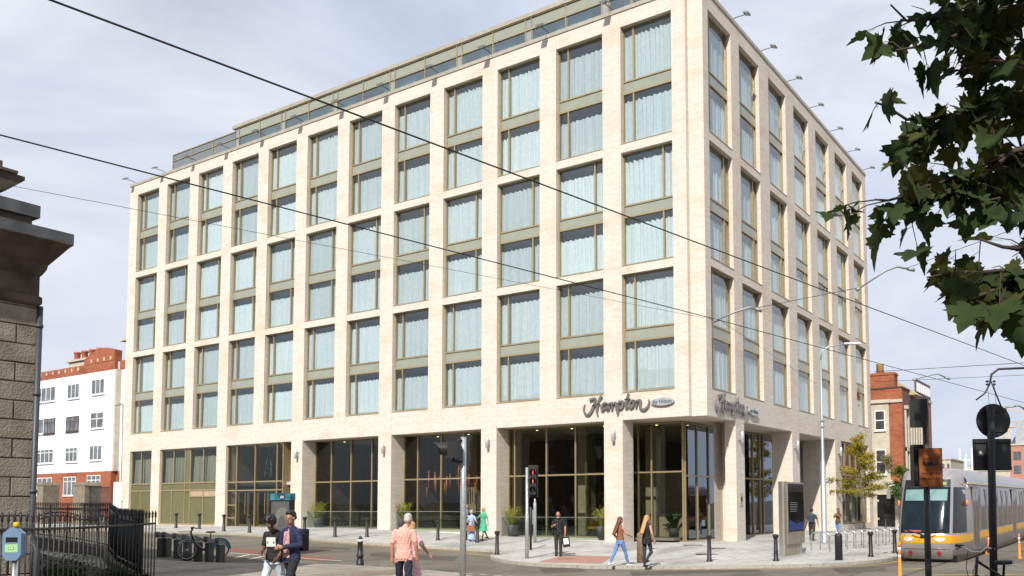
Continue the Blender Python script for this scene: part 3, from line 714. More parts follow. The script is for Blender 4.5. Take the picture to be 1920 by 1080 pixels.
# framed counter seen through the corner glass
ct = thing('reception_counter', 'low beige slatted counter behind the corner glass of the lobby', 'counter', (-2.9, 3.6, -.52))
q = MB(); q.box(-1.6, 0, 0, .5, 0, 1.05); q.build('counter_body', mat('counter_slats', (.42, .37, .28), .7, var=.15, scale=20), ct); q = MB(); q.box(-1.65, .05, -.05, .55, 1.05, 1.1); q.build('counter_top', steel, ct)
# ================================================================ lettering on the brick
def script_sign(name, label, fn, loc):
    """hand drawn brush script; strokes (x, y, width) in a 4.0 x 0.95 box; fn(u, v, depth) -> point"""
    t = thing(name, label, 'sign', loc)
    def stroke(pts, ws):
        # smooth the polyline
        P = [(Vector((p[0], p[1], 0)), w) for p, w in zip(pts, ws)]
        for _ in range(3):
            Q = [P[0]]
            for a, b in zip(P, P[1:]): Q += [(a[0].lerp(b[0], .25), a[1]*.75 + b[1]*.25), (a[0].lerp(b[0], .75), a[1]*.25 + b[1]*.75)]
            P = Q + [P[-1]]
        L_, R_ = [], []
        for i, (p, w) in enumerate(P):
            d = (P[min(i+1, len(P)-1)][0] - P[max(i-1, 0)][0]).normalized(); n = Vector((-d.y, d.x, 0)) * w / 2
            L_.append(p + n); R_.append(p - n)
        m = MB()
        for i in range(len(P) - 1):
            for k0, k1 in ((.05, .13),):
                q = [L_[i], L_[i+1], R_[i+1], R_[i]]
                a = [fn(v.x, v.y, k0) for v in q]; b = [fn(v.x, v.y, k1) for v in q]
                m.face(a); m.face(b[::-1]); m.face([a[0], a[1], b[1], b[0]]); m.face([a[2], a[3], b[3], b[2]])
        e = len(P) - 1
        m.face([fn(L_[0].x, L_[0].y, .05), fn(R_[0].x, R_[0].y, .05), fn(R_[0].x, R_[0].y, .13), fn(L_[0].x, L_[0].y, .13)])
        m.face([fn(L_[e].x, L_[e].y, .05), fn(R_[e].x, R_[e].y, .05), fn(R_[e].x, R_[e].y, .13), fn(L_[e].x, L_[e].y, .13)])
        return m
    letters = {
     'H': [([(.42,.80),(.60,.86),(.80,.90),(.72,.62),(.60,.36),(.44,.12),(.26,.06),(.10,.20),(.06,.42),(.14,.60)], [.10,.11,.05,.11,.12,.10,.08,.07,.05,.02]),
           ([(1.14,.96),(1.02,.86),(.92,.60),(.86,.34),(.84,.14),(.92,.0)], [.12,.10,.10,.10,.07,.02]), ([(.56,.50),(.78,.52),(1.02,.60)], [.05,.06,.05])],
     'a': [([(1.42,.58),(1.28,.62),(1.14,.46),(1.12,.28),(1.22,.24),(1.36,.40),(1.46,.60),(1.42,.38),(1.44,.26),(1.54,.30)], [.08,.09,.10,.10,.08,.06,.10,.11,.09,.04])],
     'm': [([(1.56,.60),(1.58,.44),(1.52,.24)], [.07,.1,.1]), ([(1.56,.42),(1.70,.62),(1.78,.54),(1.72,.24)], [.04,.08,.1,.1]), ([(1.76,.42),(1.92,.62),(2.0,.52),(1.95,.30),(2.04,.26)], [.04,.08,.1,.1,.04])],
     'p': [([(2.16,.66),(2.12,.42),(2.06,.10),(2.04,.0)], [.07,.1,.1,.09]), ([(2.12,.44),(2.26,.66),(2.38,.56),(2.34,.34),(2.22,.26),(2.14,.32)], [.05,.09,.11,.11,.08,.04])],
     't': [([(2.68,.98),(2.60,.70),(2.52,.40),(2.54,.27),(2.66,.32)], [.07,.11,.11,.1,.04]), ([(2.44,.68),(2.58,.70),(2.76,.72)], [.05,.06,.05])],
     'o': [([(2.90,.62),(2.78,.58),(2.72,.40),(2.80,.26),(2.94,.34),(3.0,.52),(2.92,.64),(3.06,.58)], [.08,.1,.11,.1,.1,.1,.08,.03])],
     'n': [([(3.14,.64),(3.14,.44),(3.08,.26)], [.07,.1,.1]), ([(3.12,.44),(3.28,.66),(3.36,.56),(3.30,.30),(3.42,.14),(3.60,.14),(3.78,.30),(3.84,.50),(3.80,.62)], [.04,.08,.11,.11,.1,.09,.08,.06,.02])]}
    for nm, st in letters.items():
        mb = MB()
        for pts, ws in st:
            s_ = stroke(pts, [w * 1.12 for w in ws]); i0 = len(mb.v); mb.v += s_.v; mb.f += [tuple(k + i0 for k in f) for f in s_.f]; mb.m += s_.m; mb.smooth += s_.smooth
        mb.build('letter', signgrey, t)
    return t
def text_mesh(txt, size, name, m, parent, mtx, extrude=.004, align='CENTER', shear=0):
    cu = bpy.data.curves.new('txt', 'FONT'); cu.body = txt; cu.size = size; cu.extrude = extrude; cu.align_x = align; cu.align_y = 'CENTER'; cu.shear = shear
    o = bpy.data.objects.new('txt', cu); COL.objects.link(o); dg = bpy.context.evaluated_depsgraph_get(); me = bpy.data.meshes.new_from_object(o.evaluated_get(dg)); bpy.data.objects.remove(o); bpy.data.curves.remove(cu)
    me.transform(mtx); me.materials.clear(); me.materials.append(m); me.name = name
    q = bpy.data.objects.new(name, me); COL.objects.link(q); q.parent = parent; return q
def oval(mb, fn, uc, vc, a, b, k0, k1, n=40):
    A = [fn(uc + a*math.cos(2*math.pi*i/n), vc + b*math.sin(2*math.pi*i/n), k1) for i in range(n)]; B = [fn(uc + a*math.cos(2*math.pi*i/n), vc + b*math.sin(2*math.pi*i/n), k0) for i in range(n)]
    mb.face(A); mb.face(B[::-1])
    for i in range(n): mb.face([A[i], B[i], B[(i+1)%n], A[(i+1)%n]])
fnL = lambda u, v, d: (u, -d, v)
script_sign('hotel_sign', 'large grey brush script name lettering on the sunlit long brick front', fnL, (-6.68, 0, 5.53))
t_ = thing('oval_sign', 'small grey oval plaque right of the script lettering on the sunlit front', 'sign', (-2.13, 0, 5.99)); q = MB(); oval(q, fnL, 0, 0, .62, .185, .04, .13); q.build('plaque', signgrey if False else silver, t_)
text_mesh('by Hilton', .27, 'lettering', inkm, t_, Matrix.Translation((0, -.136, 0)) @ Matrix.Rotation(math.pi/2, 4, 'X'))
fnR = lambda u, v, d: (d, u, v)
script_sign('hotel_sign', 'large grey brush script name lettering on the shaded side front round the corner', fnR, (0, .98, 5.45))
t_ = thing('oval_sign', 'small grey oval plaque right of the script lettering on the side front', 'sign', (0, 5.6, 5.86)); q = MB(); oval(q, fnR, 0, 0, .64, .19, .04, .13); q.build('plaque', silver, t_)
text_mesh('by Hilton', .27, 'lettering', inkm, t_, Matrix.Translation((.136, 0, 0)) @ Matrix.Rotation(math.pi/2, 4, 'Z') @ Matrix.Rotation(math.pi/2, 4, 'X'))
# bronze plaque on the corner pillar
t_ = thing('wall_plaque', 'small beige wall plaque with dark hexagon badge on the side pillar', 'plaque', (0, 4.05, 1.35)); q = MB(); q.box(.004, .03, -.16, .16, -.3, .3); q.build('plate', mat('plaque_beige', (.4, .36, .28), .5), t_)
q = MB(); q.prism([(.11*math.sin(math.pi*k/3), .14*math.cos(math.pi*k/3)) for k in range(6)], lambda u, v, k: (.032 + .008*k, u, v + .02)); q.build('badge', inkm, t_)

# ================================================================ parapet floodlights and wall lamps
def floodlight(loc, rz, label):
    t = thing('floodlight', label, 'floodlight', loc, rz, group='floodlights on the hotel parapet')
    a = MB(); a.tube([(0, .05, 0), (0, .05, .10), (0, -.06, .15), (0, -.6, .15)], .022, 6); a.box(-.05, .05, 0, .1, -.005, .03); a.build('bracket', black_m, t)
    h = MB(); c, s = math.cos(.35), math.sin(.35)
    h.obox((0, -.72, .18), (.19, 0, 0), (0, .15*c, .15*s), (0, -.035*s, .035*c)); 
    for k in range(5): h.obox((0, -.72 + (-.08+.04*k)*c, .18 + (-.08+.04*k)*s + .045), (.17, 0, 0), (0, .004*c, .004*s), (0, -.02*s, .02*c))
    h.build('lamp_head', mat('lamp_housing', (.3, .3, .3), .5, .4) if 'lamp_housing' not in MT else MT['lamp_housing'], t)
    l = MB(); l.obox((0, -.72 + .036*s, .18 - .037*c), (.15, 0, 0), (0, .11*c, .11*s), (0, -.003*s, .003*c)); l.build('lens', silver, t); return t
f0 = None; ordn = ['first', 'second', 'third', 'fourth', 'fifth', 'sixth', 'seventh', 'eighth', 'ninth', 'tenth', 'eleventh', 'twelfth']
for c in range(12):
    x = -(U0 + S_ * c) - WL - .53; n = 11 - c
    lab = 'grey floodlight arm on the long front parapet, %s from its far left end' % ordn[n]
    if f0 is None: f0 = floodlight((x, .02, COP + .2), 0, lab); o = f0
    else: o = copy_tree(f0); o.location = (x, .02, COP + .2); o['label'] = lab
for k in range(7):
    y = RV[k] + WR + .5 if k < 6 else YR - .5
    if k == 0: pass
    o = copy_tree(f0); o.location = (-.02, y, COP + .2); o.rotation_euler = (0, 0, math.pi/2)
    o['label'] = 'white tipped floodlight arm on the side parapet, %s from the building corner' % ordn[k]
def sconce(loc, rz, label):
    t = thing('wall_lamp', label, 'wall lamp', loc, rz, group='wall lamps on the hotel pillars')
    a = MB(); a.lathe([(.075, -.28), (.085, -.27), (.085, .27), (.075, .28)], 16, c=(0, -.2, 0)); a.build('shade', galv if False else silver, t)
    b = MB(); b.box(-.06, .06, -.13, -.002, -.12, .12); b.build('bracket', galv, t); return t
sc0 = None
spots = [('L', (1148, 816), 'silver cylinder wall lamp on the pillar under the script sign'), ('L', (912, 830), 'silver cylinder wall lamp on the pillar above the woman in green'),
         ('L', (716, 841), 'silver cylinder wall lamp on the pillar above the man in pink'), ('L', (553, 852), 'silver cylinder wall lamp on the pillar right of the entrance'),
         ('R', (1392, 820), 'silver cylinder wall lamp on the corner side pillar above the plaque'), ('R', (1496, 836), 'silver cylinder wall lamp on the side pillar above the information totem'), ('R', (1577, 847), 'silver cylinder wall lamp on the side pillar by the yellow tree')]
for s_, (px, py), lab in spots:
    p = on_y(px, py, 0) if s_ == 'L' else on_x(px, py, 0); rz = 0 if s_ == 'L' else math.pi/2
    if s_ == 'L': p = on_y(px + 1, py, -.2); p = Vector((p.x, 0, p.z))
    else: p = on_x(px, py, .2); p = Vector((0, p.y, p.z))
    if sc0 is None: sc0 = sconce(p, rz, lab)
    else:
        o = copy_tree(sc0); o.location = p; o.rotation_euler = (0, 0, rz); o['label'] = lab

# ================================================================ lobby things seen through the glass
rodm = mat('orange_rod', (.75, .22, .06), .5); rr = random.Random(3)
rod0 = None
for k in range(26):
    x = -19.6 + 4.6 * k / 26 + rr.uniform(-.1, .1); y = 2.0 + rr.random() * .7; h = rr.uniform(.45, 1.1); z = 1.4 + .8*abs(math.sin(k*.45)) + rr.uniform(-.25, .4)
    q = MB(); q.tube([(0, 0, 0), (0, 0, h)], .032, 8); q.tube([(0, 0, h), (0, 0, BEAM - z)], .004, 4)
    o = tag(q.build('hanging_rod', rodm, None, (x, y, z)), 'slim orange rod hanging inside the lobby window, number %d of %d counted from the left' % (k + 1, 26), 'hanging rod', 'orange hanging rods behind the lobby glass')
def chair(loc, rz, m, label):
    t = thing('lounge_chair', label, 'chair', loc, rz); q = MB(); q.box(-.32, .32, -.3, .3, .38, .5); q.build('seat', m, t, bevel=.03)
    q = MB(); q.obox((0, .3, .72), (.32, 0, 0), (0, .05, .012), (0, -.04, .26)); q.build('backrest', m, t, bevel=.02)
    for a in (-1, 1):
        for b in (-1, 1): q = MB(); q.tube([(a*.27, b*.25, .38), (a*.33, b*.3, 0)], .018, 6); q.build('leg', mat('brass_leg', (.5, .38, .15), .35, .7) if 'brass_leg' not in MT else MT['brass_leg'], t)
chair((-7.6, 2.3, -.52), .5, mat('mustard_cloth', (.5, .3, .04), .9), 'mustard lounge chair behind the glass left of the man in black')
chair((-5.9, 2.6, -.52), -.6, mat('teal_cloth', (.03, .22, .2), .9), 'teal lounge chair behind the glass right of the man in black')
chair((-9.9, 2.4, -.52), .2, mat('dark_teal_cloth', (.03, .12, .12), .9), 'dark teal chair behind the glass beside the signal posts')
chair((-16.2, 2.3, -.52), -.3, mat('grey_cloth', (.16, .16, .16), .9), 'grey chair under the hanging orange rods')
# step ladder upstairs over the entrance
t_ = thing('step_ladder', 'green step ladder standing upstairs behind the glass over the entrance', 'ladder', (on_y(505, 860, 1.2).x, 1.2, on_y(505, 896, .2).z + .1))
q = MB(); q.tube([(-.5, 0, 0), (0, 0, 2.1)], .03, 5); q.tube([(-.5, .4, 0), (0, .4, 2.1)], .03, 5); q.tube([(.3, 0, 0), (0, 0, 2.1)], .02, 5); q.tube([(.3, .4, 0), (0, .4, 2.1)], .02, 5)
for k in range(6): q.tube([(-.5 + .083*k, 0, .3 + .3*k), (-.5 + .083*k, .4, .3 + .3*k)], .02, 5)
q.build('ladder_frame', mat('ladder_green', (.25, .45, .3), .5), t_)
fl = MB(); fl.box(g_bays[3][0], g_bays[3][1], .4, 5, e1 - .25, e1 - .05); fl.build('upper_floor_slab', room_m, hotel)

def leaf_quad(mb, c, s, rr, up=.3, m=0):
    d = Vector((rr.gauss(0, 1), rr.gauss(0, 1), rr.gauss(0, 1) * .7 + up)).normalized(); a = d.orthogonal().normalized(); a = Matrix.Rotation(rr.random()*6.28, 3, d) @ a; b = d.cross(a)
    c = Vector(c); mb.face([c - a*s*.55, c + b*s*.34 + d*s*.08, c + a*s*.6, c - b*s*.34 + d*s*.08], m)
grass_m = cloth('planter_grass', (.3, .32, .05), .35, .3); plum_m = cloth('planter_plum', (.3, .12, .05), .3, .3)
def planter(px, py, y, label, k):
    p = on_y(px, py, y); t = thing('planter', label, 'planter', (p.x, y, p.z)); q = MB(); q.lathe([(.26, 0), (.34, .55), (.34, .58), (.3, .58), (.29, .5)], 20); q.build('pot', mat('pot_grey', (.09, .09, .09), .6) if 'pot_grey' not in MT else MT['pot_grey'], t)
    r_ = random.Random(k); q = MB()
    for i in range(170):
        a = r_.random()*6.28; sp = r_.uniform(.1, .55); h = r_.uniform(.5, 1.15); b0 = Vector((math.cos(a)*.12, math.sin(a)*.12, .5)); w = Vector((-math.sin(a), math.cos(a), 0))*.012
        p1 = b0 + Vector((math.cos(a)*sp*.4, math.sin(a)*sp*.4, h*.65)); p2 = b0 + Vector((math.cos(a)*sp, math.sin(a)*sp, h)); mm = 1 if i % 9 == 0 else 0
        q.face([b0 - w, b0 + w, p1 + w, p1 - w], mm); q.face([p1 - w, p1 + w, p2], mm)
        for _ in range(3): leaf_quad(q, p1.lerp(p2, r_.random()), .07, r_, m=mm)
    q.build('grasses', [grass_m, plum_m], t, fixn=False)
planter(598, 989, .75, 'planter of yellow green grasses right of the hotel entrance', 1); planter(757, 992, .75, 'planter of green grasses behind the older man in pink', 2)
planter(962, 1005, .72, 'planter of tall grasses with plum stems beside the signal posts', 3); planter(1130, 1009, .75, 'planter of green grasses against the pillar under the script sign', 4)
def broad(px, py, y, lab, k):
    p = on_y(px, py, y); t = thing('potted_palm', lab, 'plant', (p.x, y, -.52)); r_ = random.Random(k); q = MB(); q.lathe([(.2, 0), (.25, .45), (.2, .45)], 14); q.build('pot', MT['pot_grey'], t)
    q = MB()
    for i in range(22):
        a = r_.random()*6.28; L_ = r_.uniform(.7, 1.3); pr = None
        for s_ in range(7):
            f = s_/6; c = Vector((math.cos(a)*L_*f*.7, math.sin(a)*L_*f*.7, .45 + L_*(1.3*f - .7*f*f))); w = Vector((-math.sin(a), math.cos(a), 0))*.09*math.sin(math.pi*min(1, f + .12))
            if pr: q.face([pr[0], pr[1], c + w, c - w])
            pr = (c - w, c + w)
    q.build('fronds', mat('palm_green', (.06, .14, .03), .5) if 'palm_green' not in MT else MT['palm_green'], t, fixn=False)
broad(1262, 960, 3.2, 'broad leaved palm behind the corner glass above the counter', 5); broad(1225, 965, 4.0, 'small palm deeper in the lobby left of the counter', 6)
# ================================================================ bollards
def bollard(loc, label, h=.97):
    t = thing('bollard', label, 'bollard', loc, 0, group='black bollards along the pavement')
    q = MB(); q.lathe([(.115, -.25), (.115, .04), (.10, .06), (.085, .08), (.07, h - .14)], 12); q.build('post', black_m, t)
    q = MB(); q.lathe([(.085, h - .14), (.105, h - .11), (.105, h - .07), (.115, h - .05), (.118, h - .015), (.085, h), (.03, h + .015)], 12); q.build('cap', black_m, t); return t
BL = [((330, 990), 'black bollard before the olive panels, nearest the spear railing end'), ((373.6, 992), 'black bollard before the olive panels, behind the parked hire bicycle handlebar'),
      ((419.6, 996), 'black bollard in front of the brick pillar left of the entrance'), ((467.6, 999), 'black bollard directly in front of the hotel entrance doors'),
      ((571, 1004), 'black bollard just behind the backpack of the man in navy'), ((628, 1007), 'black bollard in front of the glazed bay right of the yellow grasses'),
      ((688, 1010), 'black bollard left of the brick pillar near the older man in pink'), ((821, 1018), 'black bollard below the hanging orange rods, left of the signal post'),
      ((895, 1022), 'black bollard right in front of the woman in the green dress'), ((932, 1040), 'black bollard on the kerb tip between signal post and green dress woman'),
      ((1330, 1053), 'black bollard on the corner pavement before the lit side pillar'), ((1455, 1052), 'black bollard just left of the information totem'),
      ((1633, 1044), 'black bollard in front of the steel bicycle hoops'), ((1678, 1037), 'black bollard beside the tram nose at the end of the hoops')]
b0 = None
for (px, py), lab in BL:
    p = on_g(px, py)
    if b0 is None: b0 = bollard(p, lab)
    else: o = copy_tree(b0); o.location = p; o['label'] = lab
o = copy_tree(b0); o.location = on_x(1653, 989, 1.9); o.location.z = G(1.9, 27) ; o.location = (1.6, 25.5, G(1.6, 25.5)); o['label'] = 'distant black bollard before the black panelled door'
t_ = thing('bollard', 'thick smooth round topped black bollard standing right of the totem', 'bollard', on_g(1573, 1050)); q = MB(); q.lathe([(.14, -.2), (.14, .9), (.125, .96), (.08, .99), (.02, 1.0)], 18); q.build('post', black_m, t_)
t_ = thing('bollard', 'weathered brown timber bollard beside the walking blonde woman', 'bollard', on_g(1202, 1055)); q = MB(); q.lathe([(.15, -.2), (.15, 1.0), (.13, 1.07), (.05, 1.1)], 10); q.build('post', mat('worn_timber', (.2, .13, .08), .8, var=.35, scale=9), t_)
t_ = thing('bollard', 'ribbed black bollard with white band on the near pavement edge', 'bollard', on_g(675, 1060))
q = MB(); q.lathe([(.13, -.2), (.13, .16), (.11, .17), (.105, .30), (.135, .32), (.135, .35), (.1, .37), (.085, .8), (.105, .82)], 14); q.build('post', black_m, t_); q = MB(); q.lathe([(.09, .82), (.09, .9)], 14); q.build('white_band', white_p, t_)
q = MB(); q.lathe([(.09, .9), (.075, .95), (.045, .98), (.05, 1.0), (.01, 1.03)], 14); q.build('cap', black_m, t_)

# ================================================================ orange marker posts
or_m = mat('orange_plastic', (.85, .25, .02), .5, var=.05); rf_m = mat('reflective_white', (.8, .8, .78), .4, var=.03)
def marker(px, py, h, lab, tilt=0):
    p = on_g(px, py, -KD); p.z = G(p.x, p.y) - KD; t = thing('marker_post', lab, 'marker post', p, 0, group='orange marker posts beside the tram track'); 
    q = MB(); q.lathe([(.1, 0), (.1, .03), (.045, .05), (.04, h*.62)], 12); q.lathe([(.04, h*.70), (.04, h*.80)], 12); q.lathe([(.04, h*.88), (.04, h), (.02, h + .01)], 12); q.build('post', or_m, t)
    q = MB(); q.lathe([(.041, h*.62), (.041, h*.70)], 12); q.lathe([(.041, h*.80), (.041, h*.88)], 12); q.build('band', rf_m, t); t.rotation_euler = (tilt*.2, tilt, .5)
marker(1688, 1094, 1.12, 'upright orange marker post in front of the tram nose at left'); marker(1912, 1047, .95, 'upright orange marker post at the right edge of the street'); marker(1848, 1038, 1.0, 'leaning orange marker post beside the tram door', .22)

# ================================================================ posts, signals, street lamp
def pole(mb, h, r=.06, r2=None, z0=-.2, n=14): mb.lathe([(r, z0), (r, h*.35 if r2 else h), (r2 or r, h*.37 if r2 else h), (r2 or r, h), ((r2 or r)*.6, h + .01)], n)
lens_k = mat('dark_lens', (.02, .02, .02), .15)
def signal_head(t, c, face, lamps, w=.27, h=1.05, board=True):
    """three round lamps in a black case; face = horizontal direction it looks"""
    f = Vector((face[0], face[1], 0)).normalized(); s = Vector((-f.y, f.x, 0)); c = Vector(c); q = MB()
    q.obox(c, s*w*.5, f*.11, Vector((0, 0, h*.5)))
    if board: q.obox(c - f*.02, s*(w*.5 + .06), f*.008, Vector((0, 0, h*.5 + .1)))
    q.build('signal_case', black_m, t)
    for k, (col, e) in enumerate(lamps):
        z = c.z + h*.5 - .19 - k*(h - .38)/2; ctr = Vector((c.x, c.y, z)) + f*.115
        q = MB(); n = 20; r_ = .1
        q.face([ctr + s*r_*math.cos(6.2832*i/n) + Vector((0, 0, r_*math.sin(6.2832*i/n))) for i in range(n)])
        lz = q.build('signal_lens', lens_k, t, fixn=False); q = MB(); c2 = ctr + f*.006
        for pl_ in ([(-.02, -.075), (.02, -.075), (.022, .0), (-.022, .0)], [(-.03, -.02), (.03, -.02), (.026, .04), (-.026, .04)], [(.018*math.cos(k_), .062 + .018*math.sin(k_)) for k_ in (0, 1.05, 2.1, 3.14, 4.2, 5.2)]):
            q.face([c2 + s*a_ + Vector((0, 0, b_)) + f*.001 for a_, b_ in pl_])
        q.build('walking_figure', emis('lamp_%s' % col[0], col[1], e) if ('lamp_%s' % col[0]) not in MT else MT['lamp_%s' % col[0]], lz, fixn=False)
        q = MB()
        for i in range(n):
            a0, a1 = -0.6 + (math.pi + 1.2)*i/n, -0.6 + (math.pi + 1.2)*(i+1)/n
            P = lambda a, d, rr_: ctr + s*rr_*math.cos(a) + Vector((0, 0, rr_*math.sin(a))) + f*d
            q.face([P(a0, 0, .125), P(a1, 0, .125), P(a1, .2 if .0 < a1 < 3.14 else .08, .125), P(a0, .2 if .0 < a0 < 3.14 else .08, .125)])
        q.build('hood', black_m, t, fixn=False)
# near post carrying a side-on signal head
dpost = 20.0; pb_ = at_d(868, 1078, dpost); gz = G(pb_.x, pb_.y)
zt = at_d(868, 817, dpost).z
t_ = thing('traffic_signal', 'grey galvanised signal post with a black hooded head pointing left', 'traffic light', (pb_.x, pb_.y, gz)); q = MB(); q.lathe([(.075, -.2), (.075, zt - gz - 1.2), (.065, zt - gz - 1.15), (.065, zt - gz)], 16)
q.build('post', galv, t_); q = MB(); q.lathe([(.072, zt - gz - .005), (.072, zt - gz + .04)], 14); q.build('cap', black_m, t_)
r_ = -RGT; fc = Vector((-RGT.x*.96 - _fw.x*.25, -RGT.y*.96 - _fw.y*.25, 0)).normalized()
hc = at_d(848, 843, dpost); hl = hc - Vector((pb_.x, pb_.y, gz)); sd = Vector((-fc.y, fc.x, 0))
q = MB(); q.obox(hl, sd*.19, fc*.13, Vector((0, 0, .19))); q.obox(hl - fc*.14, sd*.17, fc*.04, Vector((0, 0, .16)))
q.build('signal_case', black_m, t_)
q = MB(); n = 18
for i in range(n):
    a0, a1 = -1.0 + (math.pi + 2.0)*i/n, -1.0 + (math.pi + 2.0)*(i+1)/n
    for rad in (.155,):
        P = lambda a, d: hl + fc*(.13 + d) + sd*rad*math.cos(a) + Vector((0, 0, rad*math.sin(a) + .01))
        L0 = .16 + .16*max(0, math.sin(a0)); L1 = .16 + .16*max(0, math.sin(a1))
        q.face([P(a0, 0), P(a1, 0), P(a1, L1), P(a0, L0)])
q.build('hood', black_m, t_, fixn=False)
q = MB(); q.tube([hl + Vector((0, 0, .21)) - fc*.1, Vector((0, 0, hl.z + .23))], .03, 6); q.tube([hl - Vector((0, 0, .21)) - fc*.05, hl - Vector((0, 0, .27)), Vector((0, 0, hl.z - .29))], .03, 6); q.build('bracket', black_m, t_)
# pedestrian signal post on the far kerb
pz = on_g(988, 1047); t_ = thing('traffic_signal', 'slim galvanised post at the crossing carrying the three lamp pedestrian signal', 'traffic light', pz)
toC = Vector((CAM.x - pz.x, CAM.y - pz.y, 0)).normalized(); rt_ = Vector((-toC.y, toC.x, 0)) * -1
rt_ = Vector((RGT.x, RGT.y, 0)).normalized()
hp = at_d(988, 876, (pz - CAM).dot(FWD)).z - pz.z
q = MB(); q.lathe([(.075, -.1), (.075, 1.75), (.06, 1.78), (.06, hp)], 14); q.build('post', galv, t_)
cc = at_d(999.5, 902, (pz - CAM).dot(FWD) - .15) - pz
signal_head(t_, cc, toC + rt_*-.1, [(('red', (1, .08, .05)), 1.1), (('amber', (1, .22, .05)), .9), (('green', (.02, .22, .14)), .25)])
# second plain post behind
pz2 = on_g(1003, 1024); t_ = thing('traffic_signal', 'galvanised post with a wide lower sleeve behind the pedestrian signal', 'post', pz2); hp2 = at_d(1001, 935, (pz2 - CAM).dot(FWD)).z - pz2.z
q = MB(); q.lathe([(.08, -.1), (.08, 1.9), (.045, 2.02), (.045, hp2)], 14); q.build('post', galv, t_); q = MB(); q.box(-.13, -.08, -.04, .04, .9, 1.6); q.build('control_box', galv, t_)
t_ = thing('post', 'short dark post close behind the crossing signal', 'post', on_g(995, 1031)); q = MB(); q.lathe([(.055, 0), (.055, 1.9), (.03, 1.92)], 12); q.build('post_shaft', black_m, t_)
# tall street lamp
pl_ = on_g(1546, 1018); t_ = thing('street_lamp', 'tall galvanised street lamp with curved arm before the side front', 'street lamp', pl_); H = 9.19 - pl_.z
q = MB(); q.lathe([(.17, -.1), (.17, .1), (.14, .12), (.135, 4.0), (.085, 4.15), (.08, 6.2), (.05, 6.3), (.045, H - .8)], 18)
q.build('pole', galv, t_)
ad = rt_; q = MB(); q.tube([Vector((0, 0, H - .8)), Vector((0, 0, H - .35)) + ad*.08, Vector((0, 0, H - .1)) + ad*.45, Vector((0, 0, H)) + ad*1.2], .035, 10); q.build('arm', galv, t_)
q = MB(); q.obox(Vector((0, 0, H + .03)) + ad*1.6, ad*.42, Vector((-ad.y, ad.x, 0))*.13, Vector((0, 0, .045)) + ad*.0); q.build('lamp_head', mat('lamp_white', (.62, .63, .65), .4), t_, bevel=.03)
for z_ in (6.1, 5.8): q = MB(); q.box(-.1, .1, -.13, .13, z_, z_ + .09); q.build('clamp', galv, t_)
# far lamp by the pale flats
p = on_y(224, 960, 3.5); t_ = thing('street_lamp', 'far grey street lamp before the white flats', 'street lamp', (p.x, 3.5, G(p.x, 3.5))); zt = on_y(226, 757, 3.5).z - G(p.x, 3.5)
q = MB(); q.lathe([(.14, 0), (.13, 3), (.09, 3.1), (.07, zt)], 10); q.build('pole', galv, t_); q = MB(); q.tube([(0, 0, zt - .1), (-.15, 0, zt), (-.9, 0, zt - .1)], .05, 6); q.obox((-.75, 0, zt - .07), (.35, 0, .04), (0, .12, 0), (0, 0, .05)); q.build('lamp_head', galv, t_)

# ================================================================ right: signal post with tram warning sign
dS = 15.5; ps = at_d(1741, 1078, dS); gz = G(ps.x, ps.y); zT = at_d(1735, 745, dS).z
t_ = thing('tram_warning_post', 'dark signal post carrying unlit signal boxes and an orange tram warning plate', 'signal post', (ps.x, ps.y, gz)); v3 = lambda px, py, d: at_d(px, py, d) - Vector((ps.x, ps.y, gz))
q = MB(); lean = v3(1735, 745, dS); q.tube([Vector((0, 0, -.2)), Vector((0, 0, 1.2)), lean], [.06, .058, .055], 14); q.build('post', mat('grey_green_post', (.06, .065, .065), .5, .3), t_)
fwd_h = Vector((_fw.x, _fw.y, 0)); q = MB(); c1 = v3(1722, 775, dS - .1); q.obox(c1, rt_*.12, fwd_h*.12, Vector((0, 0, .25))); c2 = v3(1722, 873, dS + .12); q.obox(c2, rt_*.115, fwd_h*.1, Vector((0, 0, .38)))
q.build('signal_case', black_m, t_)
pc = v3(1745, 877, dS - .12); orange_plate = mat('orange_plate', (.28, .075, .012), .5, var=.1)
q = MB(); q.obox(pc, rt_*.205, fwd_h*.006, Vector((0, 0, .345))); q.build('warning_plate', orange_plate, t_)
q = MB(); q.obox(pc + fwd_h*.003, rt_*.215, fwd_h*.004, Vector((0, 0, .355))); q.build('plate_rim', black_m, t_)
plateM = Matrix.Translation(pc - fwd_h*.012) @ Matrix.Rotation(math.atan2(rt_.y, rt_.x), 4, 'Z') @ Matrix.Rotation(math.pi/2, 4, 'X')
text_mesh('Féach gach treo', .052, 'lettering', inkm, t_, plateM @ Matrix.Translation((0, -.10, 0)), .001); text_mesh('LOOK BOTH WAYS', .044, 'lettering', inkm, t_, plateM @ Matrix.Translation((0, -.2, 0)), .001)
q = MB()
def pbx(x0, x1, y0, y1): 
    q.face([tuple(plateM @ Vector((x, y, .001))) for x, y in ((x0, y0), (x1, y0), (x1, y1), (x0, y1))])
pbx(-.14, .14, .155, .165); pbx(-.14, .14, .055, .065); pbx(-.14, -.132, .06, .16); pbx(.132, .14, .06, .16); pbx(-.05, .04, .06, .11); pbx(-.14, -.11, .06, .115); pbx(.11, .14, .06, .115)
for k in range(9): pbx(-.12 + .03*k, -.116 + .03*k, .065, .155)
pbx(-.1, .1, .035, .05)
for s_ in (-1, 1):
    q.face([tuple(plateM @ Vector((x, y, .001))) for x, y in ((0, .165), (s_*.03, .19), (s_*.036, .187), (s_*.006, .165))]); q.face([tuple(plateM @ Vector((x, y, .001))) for x, y in ((s_*.03, .19), (0, .22), (0, .212), (s_*.036, .187))])
q.build('tram_symbol', inkm, t_, fixn=False)
